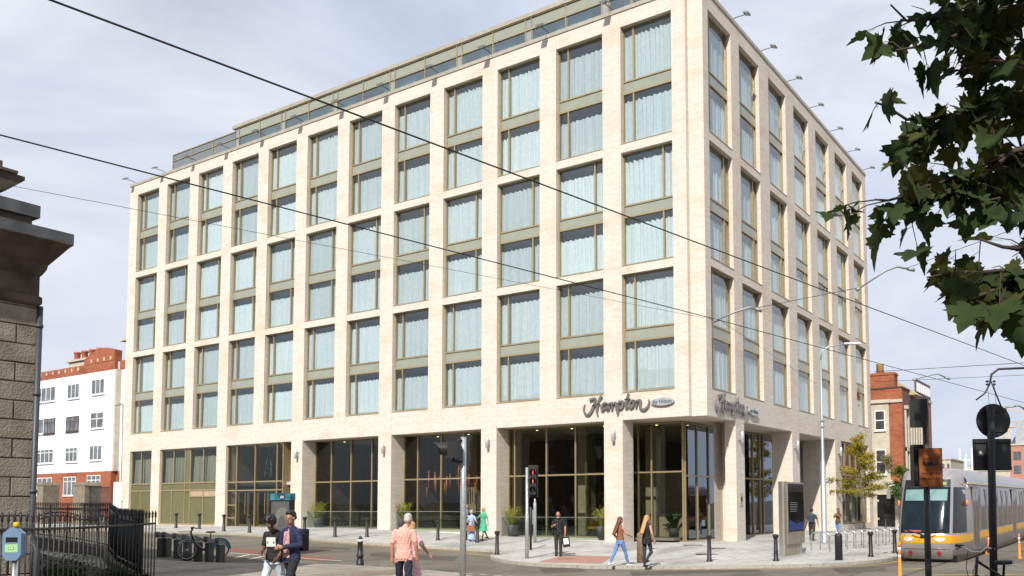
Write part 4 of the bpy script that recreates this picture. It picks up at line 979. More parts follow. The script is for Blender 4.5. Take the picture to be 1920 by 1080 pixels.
# sign backs on the right post
dB = 14.0; ps = at_d(1862, 1078, dB); gz = G(ps.x, ps.y); O_ = Vector((ps.x, ps.y, gz)); v3 = lambda px, py, d: at_d(px, py, d) - O_
backm = mat('sign_back_grey', (.032, .034, .038), .55, .3); t_ = thing('road_sign_post', 'dark post with the backs of a round and a rectangular sign', 'road sign', O_)
q = MB(); q.tube([Vector((0, 0, -.2)), v3(1857, 762, dB)], .062, 14); q.build('post', backm, t_)
q = MB(); c = v3(1862, 789, dB - .075 + .15); n = 40; R_ = .282
A = [c + rt_*R_*math.cos(6.2832*i/n) + Vector((0, 0, R_*math.sin(6.2832*i/n))) for i in range(n)]; B = [a - fwd_h*.01 for a in A]; q.face(A); q.face(B[::-1])
for i in range(n): q.face([A[i], B[i], B[(i+1)%n], A[(i+1)%n]])
for dz in (.17, -.17): q.obox(c + Vector((0, 0, dz)) - fwd_h*.02, rt_*.22, fwd_h*.012, Vector((0, 0, .02)))
q.build('round_sign', backm, t_)
q = MB(); c = v3(1860, 852.5, dB + .08); q.obox(c, rt_*.315, fwd_h*.006, Vector((0, 0, .262))); 
for dz in (.22, -.22): q.obox(c + Vector((0, 0, dz)) - fwd_h*.02, rt_*.31, fwd_h*.012, Vector((0, 0, .022)))
q.build('rectangular_sign', backm, t_)
st = c - fwd_h*.012 + rt_*-.195 + Vector((0, 0, .025)); SM = Matrix.Translation(st) @ Matrix.Rotation(math.atan2(rt_.y, rt_.x), 4, 'Z') @ Matrix.Rotation(math.pi/2, 4, 'X'); q = MB(); pal = mat('sticker_white', (.5, .5, .5), .6)
q.face([tuple(SM @ Vector((.024*math.cos(6.28*i/14), .012 + .022*math.sin(6.28*i/14), 0))) for i in range(14)]); q.face([tuple(SM @ Vector(v)) for v in ((-.012,-.022,0),(.012,-.022,0),(.014,-.004,0),(-.014,-.004,0))])
for s_ in (-1, 1): q.face([tuple(SM @ Vector((s_*a, b, 0))) for a, b in ((-.045, .008), (-.042, .0), (.045, -.038), (.042, -.03))])
q.build('skull_sticker', pal, t_, fixn=False); q = MB(); 
for s_ in (-1, 1): q.face([tuple(SM @ Vector((s_*.009 + .005*math.cos(k), .012 + .005*math.sin(k), .001))) for k in (0, 1.3, 2.6, 3.9, 5.2)])
q.build('sticker_eyes', inkm, t_, fixn=False)

# ================================================================ parking meter at far left
dM = 9.0; pm = at_d(27, 1078, dM); gz = G(pm.x, pm.y); O_ = Vector((pm.x, pm.y, gz)); v3 = lambda px, py, d: at_d(px, py, d) - O_
blue = mat('meter_blue', (.13, .21, .32), .45, var=.05); t_ = thing('parking_meter', 'blue grey parking meter with yellow cap on a steel stem', 'parking meter', O_)
a = 1 / F_PX * dM; c = v3(29.5, 1015, dM); q = MB()
prof = [(-15, 24), (15, 24), (16, 17), (16, -13), (15, -16), (2, -26), (-2, -26), (-15, -16), (-16, -13), (-16, 17)]
poly = [(-16.5, -24), (-16, 15), (-13, 17), (0, 26) if False else (-4, 25), (4, 25), (13, 17), (16, 15), (16.5, -24), (9, -34), (-9, -34)]
q.prism([(u*a, v*a) for u, v in poly], lambda u, v, k: tuple(c + rt_*u + Vector((0, 0, v)) + fwd_h*(-.06 + .07*k))); q.build('housing', blue, t_, bevel=.006)
q = MB(); q.lathe([(.028, 0), (.028, .05), (.02, .055)], 14, c=tuple(c + Vector((0, 0, 26*a)))); q.build('cap', mat('meter_yellow', (.75, .42, .02), .45), t_)
q = MB(); q.tube([Vector((0, 0, -.1)), Vector((c.x, c.y, c.z - 33*a))], .03, 14); q.build('stem', steel, t_)
F = lambda u, v, d: tuple(c + rt_*u*a + Vector((0, 0, v*a)) - fwd_h*(.06 + d))
q = MB(); q.face([F(-11, 8, .003), F(11, 8, .003), F(11, -1, .003), F(-11, -1, .003)][::-1]); q.build('display', lens_k, t_, fixn=False)
q = MB(); q.face([F(-12, -5, .003), F(12, -5, .003), F(12, -20, .003), F(-12, -20, .003)]); q.build('instruction_panel', mat('meter_green', (.3, .5, .25), .5), t_, fixn=False)
q = MB(); q.face([F(-6, -10, .005), F(5, -10, .005), F(5, -15, .005), F(-6, -15, .005)]); q.build('button_mark', mat('mark_green', (.1, .3, .04), .5), t_, fixn=False)
q = MB(); q.face([F(-4, -11, .006), F(-2, -11, .006), F(-2, -14, .006), F(-4, -14, .006)]); q.face([F(0, -11, .006), F(3, -11, .006), F(3, -14, .006), F(0, -14, .006)]); q.build('card_symbol', rf_m, t_, fixn=False)

# ================================================================ bicycle hoops
hm = steel; P0, P1 = on_g(1521, 1032), on_g(1668, 1017); nh = 11; dirr = (P1 - P0); dirr.z = 0; dn = dirr.normalized(); cross = Vector((1, 0, 0)) - dn*dn.x; cross = Vector((dn.y, -dn.x, 0)); h0 = None
for k in range(nh):
    p = P0 + dirr * k / (nh - 1); p.z = G(p.x, p.y); lab = 'steel bicycle hoop in the row by the thick bollard, %s from the totem end' % ordn[k]
    if h0 is None:
        q = MB(); q.tube([(0, 0, -.05), (0, 0, .6), (.03, 0, .72), (.12, 0, .78), (.72, 0, .78), (.81, 0, .72), (.84, 0, .6), (.84, 0, -.05)], .025, 8); h0 = q.build('bicycle_hoop', hm, None); o = h0
    else: o = h0.copy(); COL.objects.link(o)
    o.location = p - cross*.0; o.rotation_euler = (0, 0, math.atan2(cross.y, cross.x) + .12); tag(o, lab, 'bicycle hoop', 'steel bicycle hoops in a row')

# ================================================================ information totem
pa, pb2 = on_g(1468, 1043), on_g(1507, 1034); t_ = thing('information_totem', 'brushed steel information totem with dark glossy map panel on the side pavement', 'totem', pa)
d = Vector((0, 1, 0)); nn = Vector((1, 0, 0)); Ht = on_x(1470, 903, pa.x).z - pa.z; ltot = 2.25
q = MB(); q.box(-.14, .0, 0, ltot, -.1, Ht); q.build('back_case', steel, t_); q = MB(); q.box(.002, .12, .3, ltot, .45, Ht - .03); q.box(.002, .09, .0, .28, -.1, Ht); q.box(.002, .06, .3, ltot - .4, -.1, .44); q.build('front_case', mat('totem_beige', (.42, .38, .3), .35, .5), t_)
q = MB(); q.box(.121, .13, .38, ltot - .06, .95, Ht - .08); q.build('map_panel', mat('gloss_black', (.012, .012, .014), .04, spec=1.0), t_)
q = MB(); rr = random.Random(5); bl = mat('map_blue', (.02, .06, .22), .2); 
q.face([(.133, .42, 1.0), (.133, ltot - .1, 1.0), (.133, ltot - .1, 1.35), (.133, 1.3, 1.25), (.133, .42, 1.45)]); q.build('map_blue_area', bl, t_, fixn=False)
q = MB()
for k in range(6): q.face([(.134, .55, 1.75 + .07*k), (.134, 1.2 + .4*rr.random(), 1.75 + .07*k), (.134, 1.2, 1.765 + .07*k), (.134, .55, 1.765 + .07*k)])
q.build('text_lines', mat('panel_text', (.4, .4, .4), .4), t_, fixn=False)

# ================================================================ bike scheme kiosk and docks
pk = on_g(505, 1034); pk2 = on_g(543, 1036.5); ax = (pk2 - pk); ax.z = 0; wk = (ax.length); ax.normalize(); ang = math.atan2(ax.y, ax.x); hk = at_d(520, 925, (pk - CAM).dot(FWD)).z - pk.z
t_ = thing('bike_scheme_kiosk', 'tall dark poster kiosk with teal header behind the two young men', 'kiosk', pk, ang)
q = MB(); q.box(0, wk, 0, .25, .1, hk - .28); q.box(.1, wk - .1, .05, .2, -.2, .1); q.build('case', mat('kiosk_black', (.012, .011, .012), .4), t_)
q = MB(); q.box(-.005, wk + .005, -.02, .27, hk - .28, hk); q.build('header', mat('kiosk_teal', (.01, .11, .14), .4, var=.5, scale=4, c2=(.06, .24, .3)), t_)
q = MB(); q.prism([(.17*math.cos(6.28*i/24), .125*math.sin(6.28*i/24)) for i in range(24)], lambda u, v, k: (wk*.6 + u, -.022 - .004*k, hk - .14 + v)); q.build('badge', mat('badge_navy', (.01, .03, .08), .4), t_)
text_mesh('dbi', .17, 'lettering', rf_m, t_, Matrix.Translation((wk*.6, -.029, hk - .15)) @ Matrix.Rotation(math.pi/2, 4, 'X'), .001)
q = MB(); q.box(.06, wk - .06, -.012, -.002, .3, hk - .33); q.build('poster', mat('poster_grey', (.1, .1, .1), .3), t_)
tyre = mat('tyre_print', (.035, .035, .03), .5); q = MB(); q.prism([(.62*math.cos(t)*r, .62*math.sin(t)*r) for r, ts_ in ((1, [math.pi*.08 + math.pi*.9*i/20 for i in range(21)]), (.55, [math.pi*.98 - math.pi*.9*i/20 for i in range(21)])) for t in ts_], lambda u, v, k: (wk*.62 + u*.75, -.013 - .003*k, hk - 1.35 + v*1.25)); q.build('poster_tyre', mat('poster_tyre', (.16, .155, .14), .5), t_)
dock_m = mat('dock_grey', (.075, .07, .062), .5, .2, var=.25, scale=9); dock_t = mat('dock_top', (.2, .2, .19), .4, .4)
docks = [((302, 1041), 'first dock from the spear railing end'), ((313, 1041), 'second dock from the spear railing end'), ((333, 1044), 'dock just left of the bicycle front wheel'), ((351, 1048), 'dock seen through the bicycle front wheel'),
         ((371, 1050), 'dock under the bicycle down tube'), ((392, 1052), 'dock in the middle of the bicycle below the saddle'), ((413, 1056), 'dock in front of the bicycle rear wheel, last at right')]
d0 = None
for (px, py), lab in docks:
    p = on_g(px, py, -.05); L0 = 'dark grey bicycle ' + lab
    if d0 is None:
        d0 = thing('bicycle_dock', L0, 'bicycle dock', p, ang - .1, group='bicycle docks in a row'); q = MB(); q.box(-.1, .1, -.12, .12, -.1, .6); q.build('dock_body', dock_m, d0, bevel=.02)
        q = MB(); q.prism([(-.17, .62), (.17, .62), (.17, .70), (-.17, .84)], lambda u, v, k: (-.11 + .22*k, u, v)); q.build('dock_top', dock_t, d0); q = MB(); q.box(-.05, .05, -.175, -.16, .66, .72); q.build('lock_slot', black_m, d0); o = d0
    else: o = copy_tree(d0); o.location = p; o['label'] = L0

# ================================================================ bicycles
rub = mat('tyre_rubber', (.02, .02, .02), .7); rimm = mat('wheel_rim', (.6, .6, .6), .3, .6)
def wheel(t, c, r, nsp=20, rimmat=None):
    q = MB(); n = 36; q.tube([(c[0] + r*math.cos(6.2832*i/n), c[1], c[2] + r*math.sin(6.2832*i/n)) for i in range(n + 1)], .022, 6, cap=False); w = q.build('wheel', rub, t)
    q = MB(); q.tube([(c[0] + (r-.03)*math.cos(6.2832*i/n), c[1], c[2] + (r-.03)*math.sin(6.2832*i/n)) for i in range(n + 1)], .011, 5, cap=False); q.build('rim', rimmat or rimm, w)
    q = MB()
    for k in range(nsp): a = 6.2832*k/nsp; q.tube([(c[0], c[1] + .02*(-1)**k, c[2]), (c[0] + (r-.03)*math.cos(a), c[1], c[2] + (r-.03)*math.sin(a))], .0022, 3, cap=False)
    q.tube([(c[0], c[1] - .05, c[2]), (c[0], c[1] + .05, c[2])], .03, 8); q.build('spokes', rimm, w)
pw1, pw2 = on_g(350, 1052, -.05), on_g(418, 1049, -.05); axb = Vector((pw2.x - pw1.x, pw2.y - pw1.y, 0)); wb = 1.12; angb = math.atan2(axb.y, axb.x)
t_ = thing('hire_bicycle', 'parked hire bicycle with teal rear guard and front basket, locked at the docks', 'bicycle', pw1, angb); r_ = .345
wheel(t_, (0, 0, r_), r_); wheel(t_, (wb, 0, r_), r_)
fm = mat('bike_silver', (.33, .33, .33), .35, .5); q = MB(); q.tube([(.2, 0, .86), (.3, 0, .62), (.46, 0, .42), (.62, 0, .33), (wb, 0, r_)], .026, 8); q.tube([(.62, 0, .33), (.78, 0, .62), (.83, 0, .78)], .024, 8); q.tube([(0, 0, r_), (.09, 0, .6), (.17, 0, .92)], .02, 8); q.build('frame', fm, t_)
q = MB(); q.tube([(.17, 0, .72), (.12, 0, .98), (.17, 0, 1.1), (.22, .02, 1.14)], .036, 8); q.tube([(.22, -.28, 1.1), (.17, -.1, 1.15), (.17, .1, 1.15), (.22, .28, 1.1), (.32, .3, 1.1)], .018, 7); q.build('handlebar', black_m, t_)
q = MB(); q.box(.67, .95, -.08, .08, .93, .99); q.tube([(.78, 0, .6), (.82, 0, .93)], .018, 6); q.build('saddle', black_m, t_, bevel=.02)
tealm = mat('guard_teal', (.01, .16, .21), .45, var=.08); q = MB(); pts = [(wb + (r_+.06)*math.cos(a), (r_+.06)*math.sin(a) + r_) for a in [math.radians(-5 + 165*i/20) for i in range(21)]]; inn = [(wb + (r_-.02)*math.cos(a), (r_-.02)*math.sin(a) + r_) for a in [math.radians(160 - 60*i/8) for i in range(9)]] + [(wb, r_ + .2), (wb + .2, r_ + .12)] 
q.prism(pts + [(wb - .33, r_ - .05), (wb - .16, r_ + .04), (wb + .0, r_ + .2), (wb + .2, r_ + .18), (wb + .34, r_ + .0)], lambda u, v, k: (u, -.045 + .09*k, v)); q.build('rear_guard', tealm, t_)
text_mesh('now', .12, 'lettering', rf_m, t_, Matrix.Translation((wb - .02, -.05, r_ + .27)) @ Matrix.Rotation(math.pi/2, 4, 'X'), .001, shear=.3) if False else None
q = MB()
for k in range(9): q.tube([(-.28 + .045*k, -.16, .78), (-.25 + .045*k, -.13, 1.02)], .004, 4); q.tube([(-.28 + .045*k, .16, .78), (-.25 + .045*k, .13, 1.02)], .004, 4)
for z_ in (.78, .9, 1.02): q.tube([(-.28, -.16, z_), (.1, -.16, z_), (.1, .16, z_), (-.28, .16, z_), (-.28, -.16, z_)], .006, 4)
q.build('basket', galv, t_); q = MB(); q.prism([((r_+.03)*math.cos(a), (r_+.03)*math.sin(a) + r_) for a in [math.radians(20 + 120*i/12) for i in range(13)]] + [((r_+.015)*math.cos(a), (r_+.015)*math.sin(a) + r_) for a in [math.radians(140 - 120*i/12) for i in range(13)]], lambda u, v, k: (u, -.035 + .07*k, v)); q.build('front_guard', fm, t_)
q = MB(); q.tube([(.62, -.09, .33), (.62, .09, .33)], .05, 10); q.tube([(.62, -.1, .33), (.72, -.1, .2)], .012, 5); q.box(.68, .78, -.2, -.1, .18, .21); q.build('crank', black_m, t_)
# dark bicycle at lower right, seen from the front
db = 12.5; pb3 = at_d(1862, 1078, db); gz = G(pb3.x, pb3.y); t_ = thing('bicycle', 'black bicycle leaning on the post with the sign backs', 'bicycle', (pb3.x, pb3.y, gz), math.radians(60)); 
hb = at_d(1858, 1030, db).z - gz
wheel(t_, (-.52, 0, .34), .34, rimmat=black_m); wheel(t_, (.55, 0, .34), .34, rimmat=black_m)
q = MB(); q.tube([(-.52, 0, .34), (-.38, 0, .72), (-.33, 0, hb - .1)], .022, 8); q.tube([(-.36, 0, .8), (.1, 0, .3), (.55, 0, .34)], .024, 8); q.tube([(-.34, 0, hb - .16), (.22, 0, .74), (.1, 0, .3)], .022, 8); q.tube([(.22, 0, .72), (.55, 0, .34)], .014, 6); q.build('frame', mat('bike_dark', (.03, .032, .035), .35, .4), t_)
q = MB(); q.tube([(-.36, -.33, hb + .03), (-.38, -.2, hb + .04), (-.34, -.08, hb - .03), (-.34, .08, hb - .03), (-.38, .2, hb + .04), (-.36, .33, hb + .05)], .014, 7); q.build('handlebar', steel, t_)
q = MB(); q.tube([(-.36, -.33, hb + .03), (-.36, -.2, hb + .04)], .021, 8); q.tube([(-.37, .2, hb + .045), (-.36, .35, hb + .05)], .021, 8); q.tube([(-.4, -.22, hb + .03), (-.46, -.28, hb)], .008, 5); q.tube([(-.4, .22, hb + .03), (-.46, .28, hb)], .008, 5); q.build('grip', rub, t_)
q = MB(); q.box(.1, .36, -.07, .07, .93, .99); q.tube([(.22, 0, .7), (.25, 0, .93)], .016, 6); q.build('saddle', rub, t_, bevel=.02)
q = MB(); q.tube([(-.4, -.1, hb - .02), (-.5, -.06, hb - .3), (-.45, 0, .5)], .005, 4); q.tube([(-.4, .1, hb - .02), (-.52, .04, hb - .25), (-.45, 0, .5)], .005, 4); q.build('brake_cable', rub, t_)
# ================================================================ overhead wires
wirem = mat('wire_black', (.012, .012, .012), .5); paleinsul = mat('cantilever_grey', (.3, .31, .31), .5, .3)
def wire(name, label, a, b, r, sag=0.0, n=24, group='overhead tram wires', m=None):
    q = MB(); a = Vector(a); b = Vector(b); o_ = a.copy()
    q.tube([a.lerp(b, i/n) - Vector((0, 0, 4*sag*(i/n)*(1 - i/n))) - o_ for i in range(n + 1)], r, 6); return tag(q.build(name, m or wirem, None, o_), label, 'wire', group)
def ext(p, q, f0, f1): return p + (q - p) * f0, p + (q - p) * f1
Zw = 5.2
a, b = ext(on_z(95, 0, Zw), on_z(1920, 685, Zw), -.12, 1.5)
wire('overhead_wire', 'thick upper black tram wire crossing the whole front down to the right', a, b, .0095)
a = on_z(0, 253, Zw); b = on_z(1340, 598, Zw); c_ = on_z(1920, 755, Zw)
a2, _ = ext(a, b, -.15, 1)
wire('overhead_wire', 'lower thick black tram wire running from mid left to the script sign', a2, b, .0095, .0); _, c2 = ext(b, c_, 0, 1.6); wire('overhead_wire', 'black tram wire running right from the cantilever over the script sign', b, c2, .0095)
wire('overhead_wire', 'thin faint wire crossing the middle windows of the long front', at_d(20, 348, 16), at_d(1352, 602, 26), .0055)
wire('overhead_wire', 'thin span wire from cantilever tip up towards the plane leaves', at_d(1700, 503, 24), at_d(1900, 430, 20), .008)
wire('overhead_wire', 'thin span wire between the two grey cantilever arms', at_d(1415, 578, 23.5), at_d(1612, 539, 24), .008)
wire('overhead_wire', 'thin wire high over the red brick building towards the right edge', at_d(1640, 697, 40), at_d(1990, 676, 30), .011); wire('overhead_wire', 'thin wire level with the brick building gable', at_d(1640, 716, 40), at_d(1990, 700, 36), .009)
wire('overhead_wire', 'fine wire from wire joint descending along the side front', at_d(1352, 602, 26), at_d(1530, 720, 40), .006)
def canti(pts, d, lab):
    q = MB(); P = [at_d(px, py, d) for px, py in pts]; o_ = P[0].copy(); q.tube([p - o_ for p in P], [.022, .03, .034, .03], 8); q.tube([P[-1] - o_, P[-1] - o_ + (P[-1] - P[-2]).normalized()*.2], .05, 6); q.tube([P[0] - o_ - (P[1] - P[0]).normalized()*.12, P[0] - o_], .05, 6)
    tag(q.build('cantilever_arm', paleinsul, None, o_), lab, 'cantilever', 'grey cantilever arms on the tram wires')
canti([(1346, 599), (1378, 585), (1406, 576), (1416, 579)], 23.5, 'grey cantilever arm over the tram wire beside the lowest side windows'); canti([(1612, 540), (1660, 508), (1682, 500), (1702, 504)], 24, 'grey cantilever arm on the thick wire against the sky')
canti([(1717, 711), (1745, 703), (1758, 701), (1772, 707)], 33, 'small grey cantilever arm over the red brick building'); canti([(1886, 764), (1900, 762), (1910, 760), (1920, 766)], 26, 'small grey cantilever arm right of the round sign back')
q = MB(); d = 22; P = [at_d(x, y, d) for x, y in ((1990, 688), (1920, 690), (1872, 692), (1859, 702), (1855, 722), (1846, 738), (1830, 750))]; o_ = P[0].copy(); q.tube([p - o_ for p in P], [.03]*4 + [.02]*3, 8); P = [at_d(x, y, d) for x, y in ((1857, 712), (1866, 735), (1877, 762))]; q.tube([p - o_ for p in P], .02, 6)
for px in (1851, 1864):
    P = [at_d(px, 715, d), at_d(px + 4, 760, d)]; q.tube([p - o_ for p in P], .006, 4); c = at_d(px, 715, d) - o_; q.ellipsoid(c, .04, .04, .03); q.ellipsoid(c + Vector((0, 0, -.08)), .04, .04, .03)
tag(q.build('wire_bracket', wirem, None, o_), 'black curved bracket holding the wire above the round sign back', 'bracket')

# ================================================================ tram
tsil = mat('tram_silver', (.40, .36, .36), .32, .45, var=.03, scale=1); tsil2 = mat('tram_lower_mauve', (.23, .185, .18), .4, .35, var=.04, scale=1); tyel = mat('tram_yellow', (.72, .36, .015), .35, var=.02)
tglass = mat('tram_dark_glass', (.006, .014, .018), .12, spec=.3, var=.3); troof = mat('tram_roof', (.3, .32, .36), .35, .35); tblk = mat('tram_black', (.01, .01, .011), .3)
TX0, TX1, TY = 8.76, 11.26, -2.25; ZG = -.93 - KD
tram = thing('tram', 'silver tram with yellow waist stripe arriving round the corner', 'tram', ((TX0+TX1)/2, TY, ZG))
hw = (TX1 - TX0)/2
LV = [(.12, .30, .95, 'b'), (.30, .14, .98, 'b'), (.47, .07, 1.0, 'b'), (.60, .03, 1.0, 'b'), (.72, .01, 1.0, 'b'), (.74, .0, 1.0, 'y'), (1.02, .02, 1.0, 'y'), (1.04, .03, 1.0, 'b'), (1.08, .05, 1.0, 'w'), (1.6, .22, 1.0, 'w'), (2.2, .47, .99, 'w'), (2.75, .74, .97, 'w'), (2.80, .77, .965, 'w'), (3.1, .94, .95, 'd'), (3.16, .98, .94, 'b'), (3.32, 1.12, .91, 'b'), (3.45, 1.35, .85, 'b'), (3.53, 1.75, .7, 'b')]
LEN = 30
PLAN = [(1, 2.1), (.975, 1.65), (.935, 1.2), (.88, .8), (.82, .5), (.765, .3), (.70, .17), (.61, .09), (.5, .045), (.34, .015), (.17, .004), (0, 0)]
NS = 2 * (len(PLAN) - 1)
def ring(z, y0, ws):
    w = hw * ws; out = []
    for yy in (LEN, 3.6, 2.9, 2.4): out.append((-w, yy))
    for fx, yy in PLAN: out.append((-w*fx, y0 + yy*(2.2 - y0)/2.2*1.1))
    for fx, yy in PLAN[-2::-1]: out.append((w*fx, y0 + yy*(2.2 - y0)/2.2*1.1))
    for yy in (2.4, 2.9, 3.6, LEN): out.append((w, yy))
    return [(x, y, z) for x, y in out]
RG = [ring(z, y0, ws) for z, y0, ws, k in LV]
B = {k: MB() for k in ('silver', 'lower', 'yellow', 'screen', 'side', 'sideb', 'dest', 'roof', 'win')}
for i in range(len(LV) - 1):
    a, b = RG[i], RG[i+1]; zm = (LV[i][0] + LV[i+1][0]) / 2
    for j in range(len(a) - 1):
        k = 'silver'; fj = j - 4; front = -1 <= fj <= NS; e = min(fj, NS - 1 - fj)      # e: how far round from the side towards the middle
        if zm < .5: k = 'lower' if e < 5 else 'silver'
        elif zm < .73: k = 'lower' if e < 4 else 'silver'
        elif zm < 1.03: k = 'yellow'
        elif 1.06 < zm < 2.78: k = 'screen' if e >= 6 else ('silver' if e >= 5 or e < 1 else 'side')
        elif 2.79 < zm < 3.12: k = 'dest' if e >= 6 else ('side' if (1 <= e < 4 and zm < 2.9) else 'silver')
        if e < -1 and 1.06 < zm < 2.78: k = 'win' if j in (0, len(a) - 2) else 'silver'
        if k == 'side' and fj > NS/2: k = 'sideb'
        B[k].face([a[j], a[j+1], b[j+1], b[j]], 0, k not in ('win',))
top = RG[-1]; B['silver'].face([top[j] for j in range(len(top))])
bot = RG[0]; B['lower'].face([bot[j] for j in range(len(bot))][::-1])
B['silver'].build('body_shell', tsil, tram, merge=True); B['lower'].build('lower_skirt', tsil2, tram, merge=True); B['yellow'].build('yellow_stripe', tyel, tram, merge=True)
B['screen'].build('windscreen', tglass, tram, merge=True); B['side'].build('cab_side_window', tblk, tram, merge=True); B['sideb'].build('cab_side_window', tblk, tram, merge=True); B['dest'].build('destination_glass', tblk, tram, merge=True); B['win'].build('side_glazing', mat('tram_side_glass', (.05, .045, .035), .08, spec=.9, var=.5, scale=2), tram)
# blind behind the screen top, wipers, lights, doors, underside
blind = mat('driver_blind', (.13, .24, .23), .6)
def on_front(x, z, out=.012):
    for i in range(len(LV) - 1):
        if LV[i][0] <= z <= LV[i+1][0]: break
    f = (z - LV[i][0]) / (LV[i+1][0] - LV[i][0]); A, C = RG[i], RG[i+1]; P = [Vector(A[j]).lerp(Vector(C[j]), f) for j in range(4, NS + 5)]
    for p, q_ in zip(P, P[1:]):
        if p.x <= x <= q_.x or q_.x <= x <= p.x:
            g = (x - p.x) / (q_.x - p.x) if abs(q_.x - p.x) > 1e-6 else 0; r = p.lerp(q_, g); return r + Vector((0, -out, 0))
    return Vector((x, 1, z))
def patch(name, x0, x1, z0, z1, m, n=8, nz=3, out=.012, fn=None):
    q = MB()
    for i in range(n):
        for j in range(nz):
            pts = [(x0 + (x1-x0)*a/n, z0 + (z1-z0)*b/nz) for a, b in ((i, j), (i+1, j), (i+1, j+1), (i, j+1))]; q.face([on_front(x, z, out) for x, z in pts])
    return q.build(name, m, tram, fixn=False)
patch('driver_blind', -.76, .76, 2.3, 2.72, blind); patch('destination_display', .15, .7, 2.88, 3.0, emis('display_green', (.35, .75, .1), .5), out=.02)
for s_ in (-1, 1):
    q = MB(); c = on_front(s_*.82, .88, .02); 
    q.face([on_front(s_*.56 + .19*math.cos(6.28*i/18), .87 + .09*math.sin(6.28*i/18), .018) for i in range(18)]); q.build('headlight', mat('headlight_lens', (.75, .66, .64), .1, .3) if 'headlight_lens' not in MT else MT['headlight_lens'], tram, fixn=False)
    q = MB(); q.face([on_front(s_*.5 + .07*math.cos(6.28*i/14), .87 + .05*math.sin(6.28*i/14), .024) for i in range(14)]); q.build('headlight_bulb', rf_m, tram, fixn=False)
    q = MB(); q.face([on_front(s_*.52 + .085*math.cos(6.28*i/14), .36 + .07*math.sin(6.28*i/14), .02) for i in range(14)]); q.build('fog_lamp', mat('lamp_red_glass', (.4, .03, .02), .2) if 'lamp_red_glass' not in MT else MT['lamp_red_glass'], tram, fixn=False)
    q = MB(); q.tube([on_front(0.05*s_, 1.05, .03), on_front(s_*.5, 1.16, .04), on_front(s_*.7, 1.24, .04)], .015, 5); q.build('wiper', tblk, tram)
    q = MB(); q.tube([(s_*hw*.97, .95, 2.92), (s_*(hw + .18), .85, 2.86), (s_*(hw + .2), .84, 2.6)], .035, 8); q.box(s_*(hw+.12), s_*(hw+.26), .8, .9, 2.38, 2.7); q.build('mirror', tsil, tram)
    q = MB(); q.ellipsoid((s_*(hw + .02), 1.75, 2.2), .05, .07, .12); q.build('indicator', mat('indicator_orange', (.9, .25, .02), .3) if 'indicator_orange' not in MT else MT['indicator_orange'], tram)
    q = MB(); q.tube([on_front(s_*.0, .93, .015), on_front(s_*.25, .95, .015), on_front(s_*.42, 1.02, .016)], .012, 5); q.build('grille_line', tblk, tram)
patch('bumper_line', -.85, .85, .49, .505, tblk, 14, 1, .006); patch('centre_emblem', -.12, .12, .9, 1.04, tblk, 4, 2, .016); patch('dashboard_red', -.7, -.1, 1.14, 1.2, mat('dash_red', (.35, .07, .05), .3), 6, 1, .014)
text_mesh('3024', .2, 'fleet_number', rf_m, tram, Matrix.Translation((hw*.935, 1.75, 2.62)) @ Matrix.Rotation(math.pi/2 - .22, 4, 'Z') @ Matrix.Rotation(math.pi/2, 4, 'X'), .002)
q = MB(); q.box(hw - .01, hw + .012, 2.6, LEN, .78, 1.0); q.build('side_stripe', tyel, tram)
for y in (4.9, 6.6, 9.9, 11.5, 13.2, 16.9, 18.6, 19.8, 23, 25):
    q = MB(); q.box(hw - .005, hw + .018, y - .09, y + .09, 1.05, 2.79); q.build('window_pillar', tsil2, tram)
for y in (3.1, 8.0, 15.0, 21):
    q = MB(); q.box(hw - .005, hw + .02, y - .04, y + .04, .35, 2.85); q.box(hw - .005, hw + .02, y + 1.3, y + 1.38, .35, 2.85); q.box(hw - .005, hw + .02, y + .04, y + 1.3, .35, .42); q.box(hw - .005, hw + .02, y + .04, y + 1.3, 2.75, 2.85); q.box(hw - .005, hw + .02, y + .62, y + .68, .42, 2.75); d_ = q.build('door', tsil2, tram)
    q = MB(); q.box(hw - .01, hw + .014, y + .04, y + .62, .42, 2.75); q.box(hw - .01, hw + .014, y + .68, y + 1.3, .42, 2.75); q.build('glass', MT['tram_side_glass'], d_)
q = MB(); q.box(-hw*.97, hw*.97, 2.2, LEN, 3.06, 3.1)
rp = [(hw*1.0, 2.96), (hw*.97, 3.12), (hw*.8, 3.38), (hw*.4, 3.5), (-hw*.4, 3.5), (-hw*.8, 3.38), (-hw*.97, 3.12), (-hw, 2.96)]
for (a0, a1), (b0_, b1) in zip(rp, rp[1:]): q.face([(a0, 2.0, a1), (b0_, 2.0, b1), (b0_, LEN, b1), (a0, LEN, a1)], 0, True)
q.build('roof_cowl', troof, tram); q = MB(); q.box(hw - .02, hw + .05, 2.0, LEN, 2.93, 2.99); q.build('gutter_strip', mat('gutter_cream', (.6, .5, .3), .5), tram)
q = MB(); q.box(-hw*.85, hw*.85, .55, LEN, .02, .24); q.build('undercarriage', tblk, tram)
# seats and bright shapes seen inside are reflections in the real windows; a bogie under the nose
for y in (1.6, 3.2):
    for s_ in (-1, 1): q = MB(); q.tube([(s_*.68, y, .3), (s_*.8, y, .3)], .28, 18); q.build('wheel', tblk, tram)
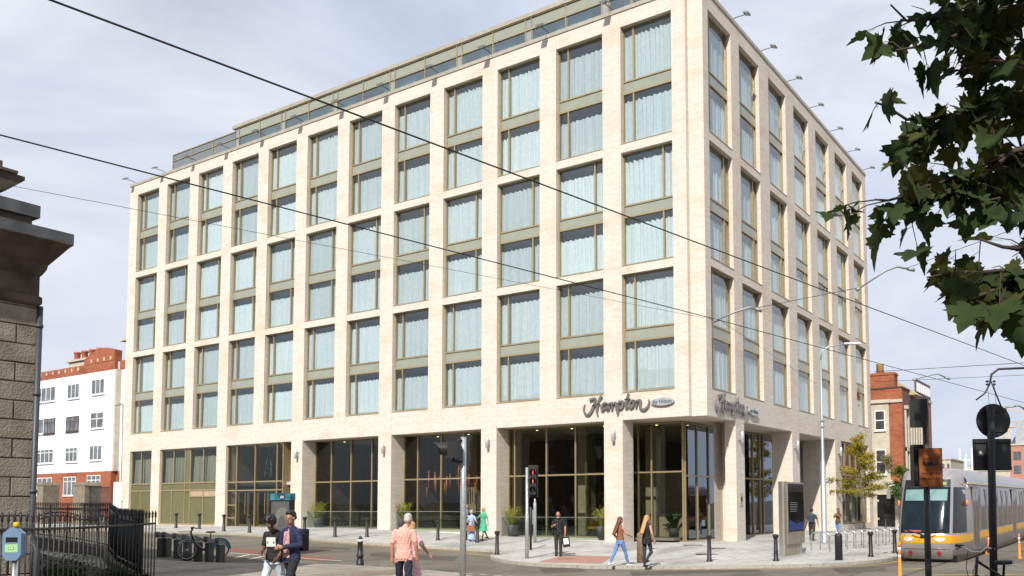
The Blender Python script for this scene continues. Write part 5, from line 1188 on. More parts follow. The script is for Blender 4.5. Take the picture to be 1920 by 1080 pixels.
# ================================================================ pale flats on the left
white_r = mat('white_render', (.78, .79, .82), .8, var=.05, scale=.6); pvc = mat('white_window_frame', (.75, .75, .74), .45, var=.03); brn = mat('brown_window_frame', (.06, .025, .015), .5)
dglass = mat('house_glass', (.11, .12, .13), .12, spec=.9, var=.6, scale=.8); terr = mat('terracotta', (.4, .12, .06), .75, var=.15, scale=6); stone_l = mat('pale_stone', (.48, .43, .34), .85, var=.12, scale=2); slate = mat('roof_slate', (.1, .1, .11), .7, var=.2)
YF = 8.0
fl_ = thing('apartment_building', 'white rendered flats on a red brick base with terracotta chimney pots', 'flats', (-75, YF, 0))
X = lambda px, py: on_y(px, py, YF).x + 75; Zf = lambda px, py: on_y(px, py, YF).z
zb1 = Zf(74, 889); zp = Zf(74, 714.5); ztop = Zf(74, 699); xr = X(213, 760)
q = MB(); q.box(-25, xr, 0, 10, zb1, zp); q.box(xr, xr + 14, .5, 10, zb1, zp); q.build('rendered_wall', white_r, fl_)
q = MB(); q.box(-25, xr, -.05, 10, -1, zb1); q.box(xr, xr + 14, .45, 10, -1, zb1); q.box(-25, xr - .0, -.03, .3, zp, ztop); q.box(xr, xr + 14, .47, .8, zp, ztop)
xa_ = X(159, 680); q.prism([(xa_, ztop), (xa_, ztop + .55), (xa_ + 2.4, ztop + 1.35), (xr - 1.5, ztop + 1.35), (xr, ztop + 1.0), (xr, ztop)], lambda u, v, k: (u, -.06 + .7*k, v)); q.build('brick_wall', red_brick, fl_)
for k in range(9): x = xa_ - 1.1 - 1.25*k; q = MB(); q.box(x - .13, x + .13, -.06, -.02, ztop - .45, ztop - .15); q.build('stone_block', stone_l, fl_)
for k in range(4): x = xa_ + 1.4 + 1.15*k; q = MB(); q.box(x - .13, x + .13, -.09, -.05, ztop + .1, ztop + .42); q.build('stone_block', stone_l, fl_)
q = MB(); q.box(xr - .35, xr + .3, .02, .49, zb1, zp); q.build('corner_strip', stone_l, fl_)
q = MB(); 
for z in (zb1 + .02, zb1 + 2.8, zb1 + 3.5, zb1 + 6.0, zb1 + 6.6, zp - .02): q.box(-25, xr, -.012, .0, z, z + .02)
q.build('wall_lines', mat('render_joint', (.45, .45, .45), .8), fl_)
def wins(parent, x0, x1, z0, z1, y, nv, m, hbar=None, glassm=None):
    f = MB(); t = .07; d0, d1 = y - .03, y + .05
    f.box(x0, x0 + t, d0, d1, z0, z1); f.box(x1 - t, x1, d0, d1, z0, z1); f.box(x0 + t, x1 - t, d0, d1, z1 - t, z1); f.box(x0 - .05, x1 + .05, d0 - .06, d1, z0 - .1, z0)
    f.box(x0 + t, x1 - t, d0, d1, z0, z0 + t)
    for k in range(1, nv): xx = x0 + (x1 - x0)*k/nv; f.box(xx - .05, xx + .05, d0 + .004, d1, z0 + t, z1 - t)
    if hbar: 
        zz = z0 + (z1 - z0)*hbar
        for k in range(nv): a = x0 + (x1 - x0)*k/nv + .05; b = x0 + (x1 - x0)*(k + 1)/nv - .05; f.box(a, b, d0 + .008, d1, zz - .035, zz + .035)
    o = f.build('window', m, parent); g = MB(); g.box(x0 + .02, x1 - .02, y - .015, y + .02, z0 + .02, z1 - .02); g.build('glass', glassm or dglass, o); return o
def fw(pxl, pxr, pt, pb, nv, m=pvc, hb=None): x0, x1 = X(pxl, (pt+pb)/2), X(pxr, (pt+pb)/2); wins(fl_, x0, x1, Zf((pxl+pxr)/2, pb), Zf((pxl+pxr)/2, pt), -.05, nv, m, hb)
fw(62, 105, 727, 754, 5); fw(128, 150, 720, 747, 3); fw(173, 197, 711, 739, 3)
fw(64, 83, 786, 814, 2); fw(84, 103.5, 785, 813, 3, brn, .7); fw(125, 148, 781, 809, 3, brn, .65); fw(171, 195, 773, 803, 2, pvc, .6)
fw(62, 101, 843, 869, 5, pvc, .75); fw(124, 146, 839, 866, 3, pvc, .7); fw(169, 192, 835, 863, 3, pvc)
fw(62, 98, 896, 929, 4, pvc, .7); fw(120, 143, 894, 929, 3, pvc, .75); fw(164, 189, 891, 928, 3, pvc, .75)
for pt, pb in ((706, 735), (769, 797), (831, 860), (890, 926)): x0 = X(231, (pt+pb)/2); wins(fl_, x0, x0 + 1.5, Zf(231, pb), Zf(231, pt), .45, 2, pvc, .6)
q = MB(); xc = X(90, 690); xc2 = X(140, 690)
q.box(xc, xc2, 2, 3.2, ztop - 1, ztop + 1.15); q.box(xc - .3, xc2 + .3, 1.8, 3.4, ztop + 1.15, ztop + 1.35); xd, xd2 = X(196, 660), X(196, 660) + 7
q.box(xd, xd2, 2, 3.4, ztop - 1, ztop + 2.3); q.box(xd - .5, xd2 + .5, 1.6, 3.8, ztop + 2.3, ztop + 2.5); ch = q.build('chimney', stone_l, fl_)
for x0, x1, n, zc in ((xc + .4, xc2 - .4, 4, ztop + 1.35), (xd + .3, xd2 - .5, 6, ztop + 2.5)):
    for k in range(n): q = MB(); q.lathe([(.26, 0), (.3, .1), (.28, .75), (.36, .8), (.36, .95), (.26, 1.0)], 12, c=(x0 + (x1 - x0)*k/(n - 1), 2.6, zc)); q.build('chimney_pot', terr, ch)
q = MB(); q.box(-25, xr + 14, .9, 10, zp - .2, zp); q.build('roof', slate, fl_)
# garden wall piers and white wall by the flats
for px, w_, lab in ((146, .85, 'square stone gate pier behind the railings, the wider one'), (73, .5, 'stone gate pier behind the railings next to the downpipe')):
    p = on_y(px, 975, -1.5); zt = on_y(px, 907, -1.5).z; t_ = thing('gate_pier', lab, 'gate pier', (p.x, -1.5, -.6)); q = MB(); q.box(-w_, w_, 0, 1.2, 0, zt + .45); q.build('shaft', MT['pier_stone'] if 'pier_stone' in MT else mat('pier_stone', (.2, .17, .12), .9, var=.2), t_); q = MB(); q.prism([(-w_*1.05, 0), (w_*1.05, 0), (w_*.8, .25), (-w_*.8, .25)], lambda u, v, k: (u, -.05 + 1.3*k, zt + .45 + v)); q.build('cap', MT['pier_stone'], t_)
p = on_y(211, 975, 2.0); q = MB(); q.box(-.0, 2.5, 0, .3, -.6, on_y(211, 904, 2).z); tag(q.build('garden_wall', white_r, None, (p.x, 2.0, 0)), 'short white wall end beside the far lamp post', 'wall')

# ================================================================ near stone building with cornice
SX, SY = .6, -28.0
grit = mat('grit_stone', (.235, .205, .155), .95, var=.3, scale=3, bump=1.0, bscale=26); dstone = mat('weathered_stone', (.075, .06, .042), .95, var=.45, scale=2.5, bump=.6, bscale=14); lead = mat('lead_capping', (.09, .092, .095), .55, .2, var=.35, scale=3)
sb = thing('stone_building', 'old rusticated stone building with a heavy dark projecting cornice', 'building', (SX, SY, 0))
q = MB(); hts = .33; z = -1.2; k = 0; rr = random.Random(2)
while z < 4.75:
    h = min(hts, 4.78 - z); off = .0 if k % 2 else .33; y = 0.0
    e = [0] + [-(off + .62*i) for i in range(0 if off else 1, 9)]; e = sorted(set(e), reverse=True)
    for y1, y0 in zip(e, e[1:]):
        if y1 - y0 < .02: continue
        d = rr.uniform(-.006, .012) + (.05 if z < .75 else 0); q.box(-.5, d, y0 + .012, y1 - .012, z + .012, z + h - .012)
    z += h; k += 1
q.build('stone_blocks', grit, sb, bevel=.008)
q = MB(); q.box(-9, -.015, -30, -.015, -1.2, 5.2); q.box(-9, .04, -30, .035, .72, .86) ; q.build('wall', mat('mortar_stone', (.1, .085, .06), .95), sb)
q = MB(); q.box(-9, -.008, -30, -.02, 4.78, 5.22); q.build('frieze', dstone, sb)
q = MB()
prof = [(0.0, 4.78), (.05, 4.82), (.05, 4.93), (.0, 4.96), (.0, 5.3), (.04, 5.34), (.1, 5.42), (.12, 5.5), (.44, 5.82), (.5, 5.86), (.5, 5.88)]
prof2 = [(.5, 5.88), (.5, 6.06), (.1, 6.12)]
def mould(prof, name, m):
    q = MB()
    for (d0, z0), (d1, z1) in zip(prof, prof[1:]):
        q.face([(d0, -30, z0), (d0, d0*.6, z0), (d1, d1*.6, z1), (d1, -30, z1)]); q.face([(d0, d0*.6, z0), (-9, d0*.6, z0), (-9, d1*.6, z1), (d1, d1*.6, z1)])
    return q.build(name, m, sb, fixn=False)
mould(prof, 'cornice', dstone); mould(prof2, 'cornice_capping', lead)
q = MB(); q.box(-9, .12, -30, -.12, 6.06, 6.14); q.box(-9, .1, -30, -.2, 6.14, 6.3); q.build('blocking_course', dstone, sb); q = MB(); q.box(-9, .16, -30, -.1, 6.3, 6.52); q.build('blocking_cap', lead, sb)
q = MB(); q.box(-3, -.1, -30, -.62, 6.52, 6.7); q.prism([(-.55, 6.7), (-.25, 6.98), (-.25, 7.05), (-30, 7.05), (-30, 6.7)], lambda u, v, k: (-.1 + .0 - 3*k, u, v)); q.box(-3, -.05, -30, -.38, 7.05, 7.1); q.box(-3, -.05, -30, -.62, 7.1, 7.2); q.build('parapet_stone', dstone, sb)
q = MB(); q.box(-22, -3.6, -18, -2.2, -1.2, 13.2); q.build('unseen_shade_block', dstone, sb)     # unseen block added out of frame to cast shade on the bicycle docks
dp = mat('downpipe_grey', (.05, .055, .065), .5, .2); q = MB(); q.tube([(.0, .02, 4.78), (.0, .02, .78), (.05, .04, .62), (.12, .06, .5), (.12, .06, -1.2)], .05, 12); 
for z in (1.5, 3.2, 4.4): q.tube([(.0, .02, z), (.0, .02, z + .06)], .062, 12)
q.build('downpipe', dp, sb)

# ================================================================ spear railings
def spear(mb, p, h, r=.014, tip=.17):
    p = Vector(p); mb.tube([p, p + Vector((0, 0, h))], r, 5); mb.lathe([(r*.8, 0), (r*1.9, .03), (r*1.3, .06), (r*2.1, .09), (.002, tip)], 6, c=tuple(p + Vector((0, 0, h))))
def fence(name, label, P, hb, ht, sp, r=.014, big=None, rails=(.93, .12), plinth=0.0, pm=None):
    o_ = Vector(P[0]); t = thing(name, label, 'railing', o_); seg = [Vector(p) for p in P]; q = MB(); d = 0; L_ = []
    for a, b in zip(seg, seg[1:]):
        n = max(1, int(Vector((b.x-a.x, b.y-a.y, 0)).length / sp)); L_ += [a.lerp(b, i/n) for i in range(n)]
    L_.append(seg[-1])
    for i, p in enumerate(L_):
        g = G(p.x, p.y) + plinth; h = p.z - .17 - g
        if big and i % big == 0: q.tube([Vector((p.x, p.y, g)) - o_, Vector((p.x, p.y, g + h + .12)) - o_], r*2.6, 8)
        else: spear(q, Vector((p.x, p.y, g)) - o_, h, r)
    tag(q.build('spear_bars', iron_m, t), kind='stuff' if len(L_) > 100 else None)
    q = MB()
    for k in rails:
        for a, b in zip(seg, seg[1:]):
            za, zb_ = a.z - .17 - (1 - k)*(a.z - .17 - G(a.x, a.y) - plinth) , b.z - .17 - (1 - k)*(b.z - .17 - G(b.x, b.y) - plinth)
            q.tube([Vector((a.x, a.y, za)) - o_, Vector((b.x, b.y, zb_)) - o_], .024, 6)
    q.build('rails', iron_m, t)
    if plinth:
        q = MB()
        for a, b in zip(seg, seg[1:]):
            dd = (b - a); dd.z = 0; nrm = Vector((-dd.y, dd.x, 0)).normalized()*.16; A0 = Vector((a.x, a.y, G(a.x, a.y))) - o_; B0 = Vector((b.x, b.y, G(b.x, b.y))) - o_
            for sgn in (-1, 1): q.face([A0 + nrm*sgn - Vector((0, 0, .3)), B0 + nrm*sgn - Vector((0, 0, .3)), B0 + nrm*sgn + Vector((0, 0, plinth)), A0 + nrm*sgn + Vector((0, 0, plinth))])
            q.face([A0 - nrm + Vector((0, 0, plinth)), B0 - nrm + Vector((0, 0, plinth)), B0 + nrm + Vector((0, 0, plinth)), A0 + nrm + Vector((0, 0, plinth))])
        q.build('plinth', pm or dstone, t)
    return t
n0 = at_d(-60, 958, 12.2); n1 = at_d(150, 960, 15.2); n2 = at_d(250, 958, 17.3); n3 = at_d(292, 956, 18.4)
fence('spear_railing', 'near black spear topped railing running past the stone building corner', [n0, n1, n2, n3], 0, 0, .155, .012, rails=(.93, .1))
f0_ = at_d(66, 941, 36); f1_ = at_d(150, 941, 33); f2_ = at_d(205, 941, 30.5); f3_ = at_d(222, 952, 26.5); f4_ = at_d(270, 955, 21.5)
fence('spear_railing', 'farther black spear railing on a stone plinth behind the near one', [f0_, f1_, f2_, f3_, f4_], 0, 0, .2, .012, big=9, rails=(.94, .9, .1), plinth=.32)
# tall plain railing by the gate pier
a, b = on_y(160, 930, -1.2), on_y(205, 930, -1.2); q = MB(); zt = on_y(180, 914, -1.2).z; o_ = Vector((a.x, -1.2, -.5))
for i in range(26): x = (b.x - a.x)*i/25; q.tube([(x, 0, 0), (x, 0, zt + .5)], .02, 4)
q.tube([(0, 0, zt + .5), (b.x - a.x, 0, zt + .5)], .04, 5); tag(q.build('plain_railing', iron_m, None, o_), 'tall plain black railing right of the wide stone gate pier', 'railing')
# gate hoops
q = MB(); P = [at_d(x, y, 27) for x, y in ((70, 968), (90, 962), (115, 960), (140, 964), (150, 968))]; o_ = P[0].copy(); q.tube([p - o_ for p in P], .02, 6); P = [at_d(x, y, 27) for x, y in ((72, 974), (95, 967), (125, 966), (148, 974), (180, 975), (215, 968))]; q.tube([p - o_ for p in P], .02, 6); tag(q.build('curved_handrail', iron_m, None, o_), 'curved black handrail seen between the two spear railings', 'handrail')
# paper cup on the railing
pc = at_d(190, 983, 17.3); t_ = thing('paper_cup', 'white paper cup left on the near spear railing', 'cup', pc); q = MB(); q.lathe([(.03, 0), (.042, .11)], 14); q.build('cup_body', white_p, t_); q = MB(); q.lathe([(.046, .11), (.046, .125), (.04, .135)], 14); q.build('lid', rf_m, t_)
# shrubs at the foot of the railing
shr = cloth('shrub_leaf', (.03, .05, .015), .2, .4)
for (px, py, d, s_, lab) in ((110, 1075, 21, .9, 'low dark shrub behind the near railing left'), (225, 1078, 21.5, .55, 'low green shrub behind the near railing right')):
    c = at_d(px, py, d); g = G(c.x, c.y); q = MB(); r_ = random.Random(px)
    for i in range(2600):
        v = Vector((r_.gauss(0, .5), r_.gauss(0, .4), abs(r_.gauss(0, .35)))) * s_; leaf_quad(q, v, .07, r_)
    tag(q.build('shrub', shr, None, (c.x, c.y, g), fixn=False), lab, 'shrub')

# ================================================================ red brick corner building on the right
rbx = on_y(1690, 722, 30).x; bb = thing('red_brick_building', 'red brick corner building with stone window surrounds and a black panelled door', 'building', (rbx, 30, 0))
zr = on_y(1683, 727, 30).z; q = MB(); q.box(-9, 0, 0, .4, -1, zr); q.build('front_wall', red_brick, bb)
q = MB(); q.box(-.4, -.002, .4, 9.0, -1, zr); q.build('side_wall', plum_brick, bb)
q = MB(); q.box(-9.05, .06, -.06, .3, zr, zr + .1); q.box(-.35, .06, .3, 9.05, zr, zr + .1); q.build('parapet_cap', mat('cap_dark', (.07, .055, .05), .8), bb)
BX = lambda px, y=30: on_y(px, 850, y).x - rbx; BZ = lambda px, py: on_y(px, py, 30).z
xw0, xw1 = BX(1636), BX(1669); z1_, z0_ = BZ(1650, 757.5), BZ(1650, 920)
ow0, ow1 = BX(1642.5), BX(1662)
q = MB(); q.box(xw0, xw1, -.1, 0, z0_, z1_ + .05); q.box(xw0 - .1, xw1 + .12, -.24, 0, z1_ + .05, z1_ + .3); q.box(xw0, 0.05, -.1, 0, z1_ + .05, z1_ + .28)
q.box(xw0 - .1, xw0 + .42, -.14, 0, -1, z0_ - .3); q.box(BX(1676), .12, -.14, 0, -1, z0_ - .3); q.box(xw0 - .2, .16, -.2, 0, z0_ - .3, z0_ + .2); 
q.prism([(xw0, z0_ + .2), (0.1, z0_ + .2), ((xw0)/2, z0_ + .95)], lambda u, v, k: (u, -.22 + .2*k, v)); q.build('stone_surround', stone_l, bb)
for pt, pb in ((770, 807), (843, 890)): wins(bb, ow0, ow1, BZ(1650, pb), BZ(1650, pt), -.13, 1, pvc, .5, mat('sash_glass', (.05, .05, .055), .1, spec=.9) if 'sash_glass' not in MT else MT['sash_glass'])
for y in (1.3, 3.1, 4.9, 6.7):
    q = MB(); q.box(0, .12, y - .55, y - .3, 1.8, z1_ - .4); q.box(0, .12, y + .3, y + .55, 1.8, z1_ - .4); q.box(0, .28, y - .65, y + .65, z1_ - .4, z1_ - .15); q.box(0, .16, y - .55, y + .55, z1_ - 3.6, z1_ - 3.3); q.build('side_surround', stone_l, bb)
    q = MB(); q.box(0, .03, y - .3, y + .3, 1.8, z1_ - .4); q.build('side_window', MT['sash_glass'], bb)
d0x, d1x, dz = BX(1640.5), BX(1675.5), BZ(1658, 921); q = MB(); q.box(d0x, d1x, -.12, -.02, -.9, dz)
for a, b in ((.08, .45), (.55, .92)):
    for c, d in ((.04, .25), (.3, .72), (.78, .96)): q.box(d0x + (d1x-d0x)*a, d0x + (d1x-d0x)*b, -.15, -.12, -.9 + (dz+.9)*c, -.9 + (dz+.9)*d)
q.build('door', mat('door_black', (.012, .013, .014), .3), bb)
for xx, zz in ((BX(1646), BZ(1646, 716)),): 
    q = MB(); q.box(xx - 1.1, xx + 1.0, 1.5, 2.6, zr, zz + .9); q.box(xx - 1.15, xx + 1.05, 1.45, 2.65, zz + .7, zz + .82); q.build('chimney', red_brick, bb); q = MB(); q.lathe([(.3, 0), (.28, .7), (.34, .75), (.3, .8)], 12, c=(xx - .2, 2.05, zz + .9)); q.build('chimney_pot', mat('buff_pot', (.5, .36, .16), .7), bb)
q = MB(); gx = BX(1670); q.prism([(-.9, 0), (1.5, 0), (.0, 1.15)], lambda u, v, k: (gx + u, 2.5 + 2.0*k, zr - .3 + v)); q.build('gable_roof', [mat('gable_stone', (.4, .33, .2), .8)], bb)
# hanging basket and door tree
hb_ = thing('flower_basket', 'hanging basket of magenta flowers over the black door', 'flower basket', on_y(1663, 862, 29.4)); q = MB(); r_ = random.Random(4)
for i in range(500): leaf_quad(q, Vector((r_.gauss(0, .22), r_.gauss(0, .15), r_.gauss(.0, .2))), .1, r_, m=1 if (i % 5 == 0) else 0)
q.build('foliage', [mat('basket_green', (.12, .17, .03), .6), mat('magenta_petals', (.4, .03, .1), .6)], hb_, fixn=False)
# blocks further down the street
def block(name, lab, x0, x1, y0, y1, z1, m, wm=None, rows=0, cols=0, base=-1.5, roof=None, side='f'):
    t = thing(name, lab, 'building', ((x0+x1)/2, y0, 0)); w = (x1-x0)/2; q = MB(); q.box(-w, w, 0, y1-y0, base, z1); q.build('wall', m, t)
    if rows:
        h = (z1 - base) / (rows + .6); q = MB(); n = 0
        for r in range(rows):
            for c in range(cols): cx = -w + 2*w*(c + .5)/cols; q = MB(); q.box(cx - w/cols*.5, cx + w/cols*.5, -.04, .02, base + h*(r + .55), base + h*(r + 1.15)); q.build('window', wm or dglass, t)
    if roof: q = MB(); q.prism([(-w - .3, z1), (w + .3, z1), (0, z1 + roof)], lambda u, v, k: (u, (y1 - y0)*k, v)); q.build('roof', slate, t)
    q = MB(); q.box(-w - .1, w + .1, -.12, y1 - y0 + .1, z1, z1 + .2); q.build('cornice', stone_l, t); return t
a = on_y(1701, 735, 41); b = on_y(1734, 740, 41)
t_ = block('shop_terrace', 'darker red brick terrace with roof lettering behind the signal post', a.x - 2, on_y(1718, 740, 41).x, 41, 47, on_y(1720, 745, 41).z, red_brick, None, 4, 3)
q = MB(); q.box(.0, .12, 0, 6, 0, 1.4); zz = on_y(1720, 745, 41).z
for k in range(7): q.box(.12, .2, .3 + .8*k, .8 + .8*k, .3, 1.1, 1)
sgn = q.build('roof_sign', [mat('sign_brown', (.1, .06, .06), .6), rf_m], t_, ((on_y(1718, 740, 41).x - a.x + 2)/2 - .2, .3, zz + .3))
a, b = on_y(1800, 870, 120), on_y(1855, 870, 120); sc_ = thing('scaffolded_building', 'distant building wrapped in pale scaffolding above the tram roof', 'building', (a.x, 120, -1)); zt = on_y(1820, 862, 120).z + 1; w = b.x - a.x + 6
q = MB(); q.box(1, w - 1, 1, 14, 0, zt - 1); q.build('wall', stone_l, sc_); q = MB()
for k in range(12): x = w*k/11; q.tube([(x, 0, 0), (x, 0, zt + (1 if k % 2 else 2))], .12, 4)
for k in range(9): z = zt - 1.6*k; q.box(0, w, -.1, .7, z - .12, z)
q.build('scaffolding', white_p, sc_)
a, b = on_y(1893, 850, 75), on_y(2010, 850, 75)
t_ = block('office_building', 'pinkish brick office block with dark windows at the right edge', a.x, b.x, 75, 95, on_y(1910, 835, 75).z, mat('pink_brick', (.42, .2, .14), .85, var=.1, scale=1), None, 5, 4)
q = MB(); w = (b.x - a.x)/2; zt = on_y(1910, 835, 75).z; q.prism([(-w, zt), (w, zt), (w, zt + 8), (w*.2, zt + 7), (-w*.95, zt + .4)], lambda u, v, k: (u, .5 + 18*k, v)); q.build('attic', slate, t_)
q = MB(); q.box(-w*.8, w, .2, .6, zt, zt + 2.8); q.build('dormer', mat('zinc', (.35, .37, .38), .5), t_)
a, b = on_y(1764, 880, 90), on_y(1783, 880, 90); block('pale_tower', 'distant pale tower top just right of the tram warning plate', a.x, b.x, 90, 100, on_y(1770, 862, 90).z, stone_l, None, 6, 2)
a, b = on_y(1775, 900, 110), on_y(1905, 900, 110); block('distant_terrace', 'low pale terrace behind the tram roof', a.x - 10, b.x + 10, 110, 120, on_y(1800, 885, 110).z, stone_l, None, 3, 16)
# round warning sign above the tram
p = on_y(1774, 888, 34); t_ = thing('round_road_sign', 'round white road sign with red ring just above the tram roof', 'road sign', (p.x, 34, G(p.x, 34))); h = p.z - G(p.x, 34)
q = MB(); q.tube([(0, .05, 0), (0, .05, h)], .06, 8); q.build('post', galv, t_); q = MB(); rr_ = .78; cc = h - .35
q.face([(rr_*.95*math.cos(6.28*i/32), -.02, cc + rr_*.95*math.sin(6.28*i/32)) for i in range(32)]); q.build('sign_face', rf_m, t_, fixn=False)
q = MB()
for i in range(32):
    a0, a1 = 6.2832*i/32, 6.2832*(i+1)/32; q.face([(r*math.cos(t), -.03, cc + r*math.sin(t)) for r, t in ((rr_, a0), (rr_, a1), (rr_*.8, a1), (rr_*.8, a0))])
q.obox((0, -.04, cc), (.5, 0, .5), (0, .005, 0), (-.06, 0, .06)); q.build('red_ring', mat('sign_red', (.6, .03, .03), .4), t_, fixn=False)
q = MB(); q.box(-.06, .06, -.06, -.05, cc - .2, cc + .4); q.face([(-.22, -.055, cc + .3), (.22, -.055, cc + .3), (0, -.055, cc + .56)]); q.build('arrow', inkm, t_, fixn=False)
# crane
cr_ = thing('tower_crane', 'small distant orange tower crane by the right edge', 'crane', on_y(1888, 900, 200)); zc = on_y(1888, 803, 200).z - cr_.location.z; q = MB(); crm = mat('crane_orange', (.75, .35, .1), .5)
for sx_ in (-.8, .8): q.tube([(sx_, 0, 0), (sx_, 0, zc)], .16, 4)
for k in range(10): q.tube([(-.8, 0, zc*k/10), (.8, 0, zc*(k+1)/10)], .1, 4)
q.build('mast', crm, cr_); q = MB(); q.tube([(-5, 0, zc), (30, 0, zc + 1)], .2, 4); q.tube([(-5, 0, zc + 1.4), (30, 0, zc + 2)], .12, 4); q.tube([(-5, 0, zc), (0, 0, zc + 5), (14, 0, zc + 1.4)], .12, 4)
for k in range(20): q.tube([(-5 + 1.75*k, 0, zc), (-4.2 + 1.75*k, 0, zc + 1.5)], .09, 4)
q.build('jib', crm, cr_)

# ================================================================ terraces across the street (behind the camera; seen in the hotel glass)
rr = random.Random(11); opp = [(-62, -46, 13.5, 3, dark_brick), (-46, -33, 10.5, 2.5, dstone), (-3, 9, 13.0, 3.2, dark_brick), (9, 20, 11.5, 2.5, dark_brick), (20, 34, 9.5, 3.5, dstone), (34, 48, 12, 2, dark_brick)]
for k, (x0, x1, h, rf, m) in enumerate(opp):
    lab = ['dark brick terrace house opposite, farthest left and seen only in reflections', 'weathered stone house opposite, seen only in the left window reflections', 'dark brick house opposite behind the camera, beside the stone building', 'taller dark brick house opposite, behind the camera', 'stone fronted house opposite with steep roof, behind the camera', 'tallest dark brick house opposite, behind the camera at right'][k]
    yb = -52 if x1 < 21 else -50
    t = thing('opposite_house', lab, 'house', ((x0+x1)/2, yb, -.7)); w = (x1-x0)/2; q = MB(); q.box(-w, w, -10, 0, -.5, h); q.build('wall', m, t)
    q = MB(); q.prism([(0.3, h), (-10.3, h), (-5, h + rf)], lambda u, v, k_: (-w + 2*w*k_, u, v)); q.build('roof', slate, t)
    for r in range(3):
        for c in range(4): cx = -w + 2*w*(c + .5)/4; q = MB(); q.box(cx - .5, cx + .5, -.02, .05, 1 + r*h/3.3, 2.6 + r*h/3.3); q.build('window', pvc if (r + c) % 3 == 0 else dglass, t)
    q = MB(); q.box(-w + .3, -w + 1.8, -5.8, -4.6, h + 1, h + rf + 1.2); q.build('chimney', dark_brick, t)
# ================================================================ people
def remesh(mb, voxel, smooth=4):
    me = bpy.data.meshes.new('tmp'); me.from_pydata(mb.v, [], mb.f); bm = bmesh.new(); bm.from_mesh(me); bmesh.ops.remove_doubles(bm, verts=bm.verts, dist=1e-6); bmesh.ops.recalc_face_normals(bm, faces=bm.faces); bm.to_mesh(me); bm.free()
    o = bpy.data.objects.new('tmp', me); COL.objects.link(o); r = o.modifiers.new('r', 'REMESH'); r.mode = 'VOXEL'; r.voxel_size = voxel; r.use_smooth_shade = True
    s = o.modifiers.new('s', 'SMOOTH'); s.factor = .5; s.iterations = smooth
    dg = bpy.context.evaluated_depsgraph_get(); out = bpy.data.meshes.new_from_object(o.evaluated_get(dg)); bpy.data.objects.remove(o); bpy.data.meshes.remove(me)
    out.polygons.foreach_set('use_smooth', [True]*len(out.polygons)); return out
skins = {'light': mat('skin_light', (.5, .27, .18), .55, var=.08), 'tan': mat('skin_tan', (.34, .17, .1), .5, var=.08), 'brown': mat('skin_brown', (.14, .065, .04), .5, var=.08), 'red': mat('skin_ruddy', (.47, .2, .13), .55, var=.1)}
cl = {}
def C_(n, c, **k):
    if n not in cl: cl[n] = mat('cloth_' + n, c, k.pop('rough', .85), var=k.pop('var', .12), scale=7, bump=.35, bscale=14, **k)
    return cl[n]
def plaid():
    m, t, b = nodes_of('cloth_pink_plaid'); tcn = t.nodes.new('ShaderNodeTexCoord'); sp = t.nodes.new('ShaderNodeSeparateXYZ'); t.links.new(tcn.outputs['Object'], sp.inputs[0]); prev = None
    for ax in ('X', 'Z'):
        mm = t.nodes.new('ShaderNodeMath'); mm.operation = 'PINGPONG'; mm.inputs[1].default_value = .028; t.links.new(sp.outputs[ax], mm.inputs[0]); g = t.nodes.new('ShaderNodeMath'); g.operation = 'LESS_THAN'; g.inputs[1].default_value = .007; t.links.new(mm.outputs[0], g.inputs[0])
        if prev is None: prev = g.outputs[0]
        else: a = t.nodes.new('ShaderNodeMath'); a.operation = 'ADD'; t.links.new(prev, a.inputs[0]); t.links.new(g.outputs[0], a.inputs[1]); prev = a.outputs[0]
    r = t.nodes.new('ShaderNodeValToRGB'); r.color_ramp.elements[0].color = (.68, .33, .27, 1); r.color_ramp.elements[1].color = (.74, .45, .37, 1); dv = t.nodes.new('ShaderNodeMath'); dv.operation = 'MULTIPLY'; dv.inputs[1].default_value = .5
    t.links.new(prev, dv.inputs[0]); t.links.new(dv.outputs[0], r.inputs[0]); t.links.new(r.outputs[0], b.inputs['Base Color']); b.inputs['Roughness'].default_value = .85; return m
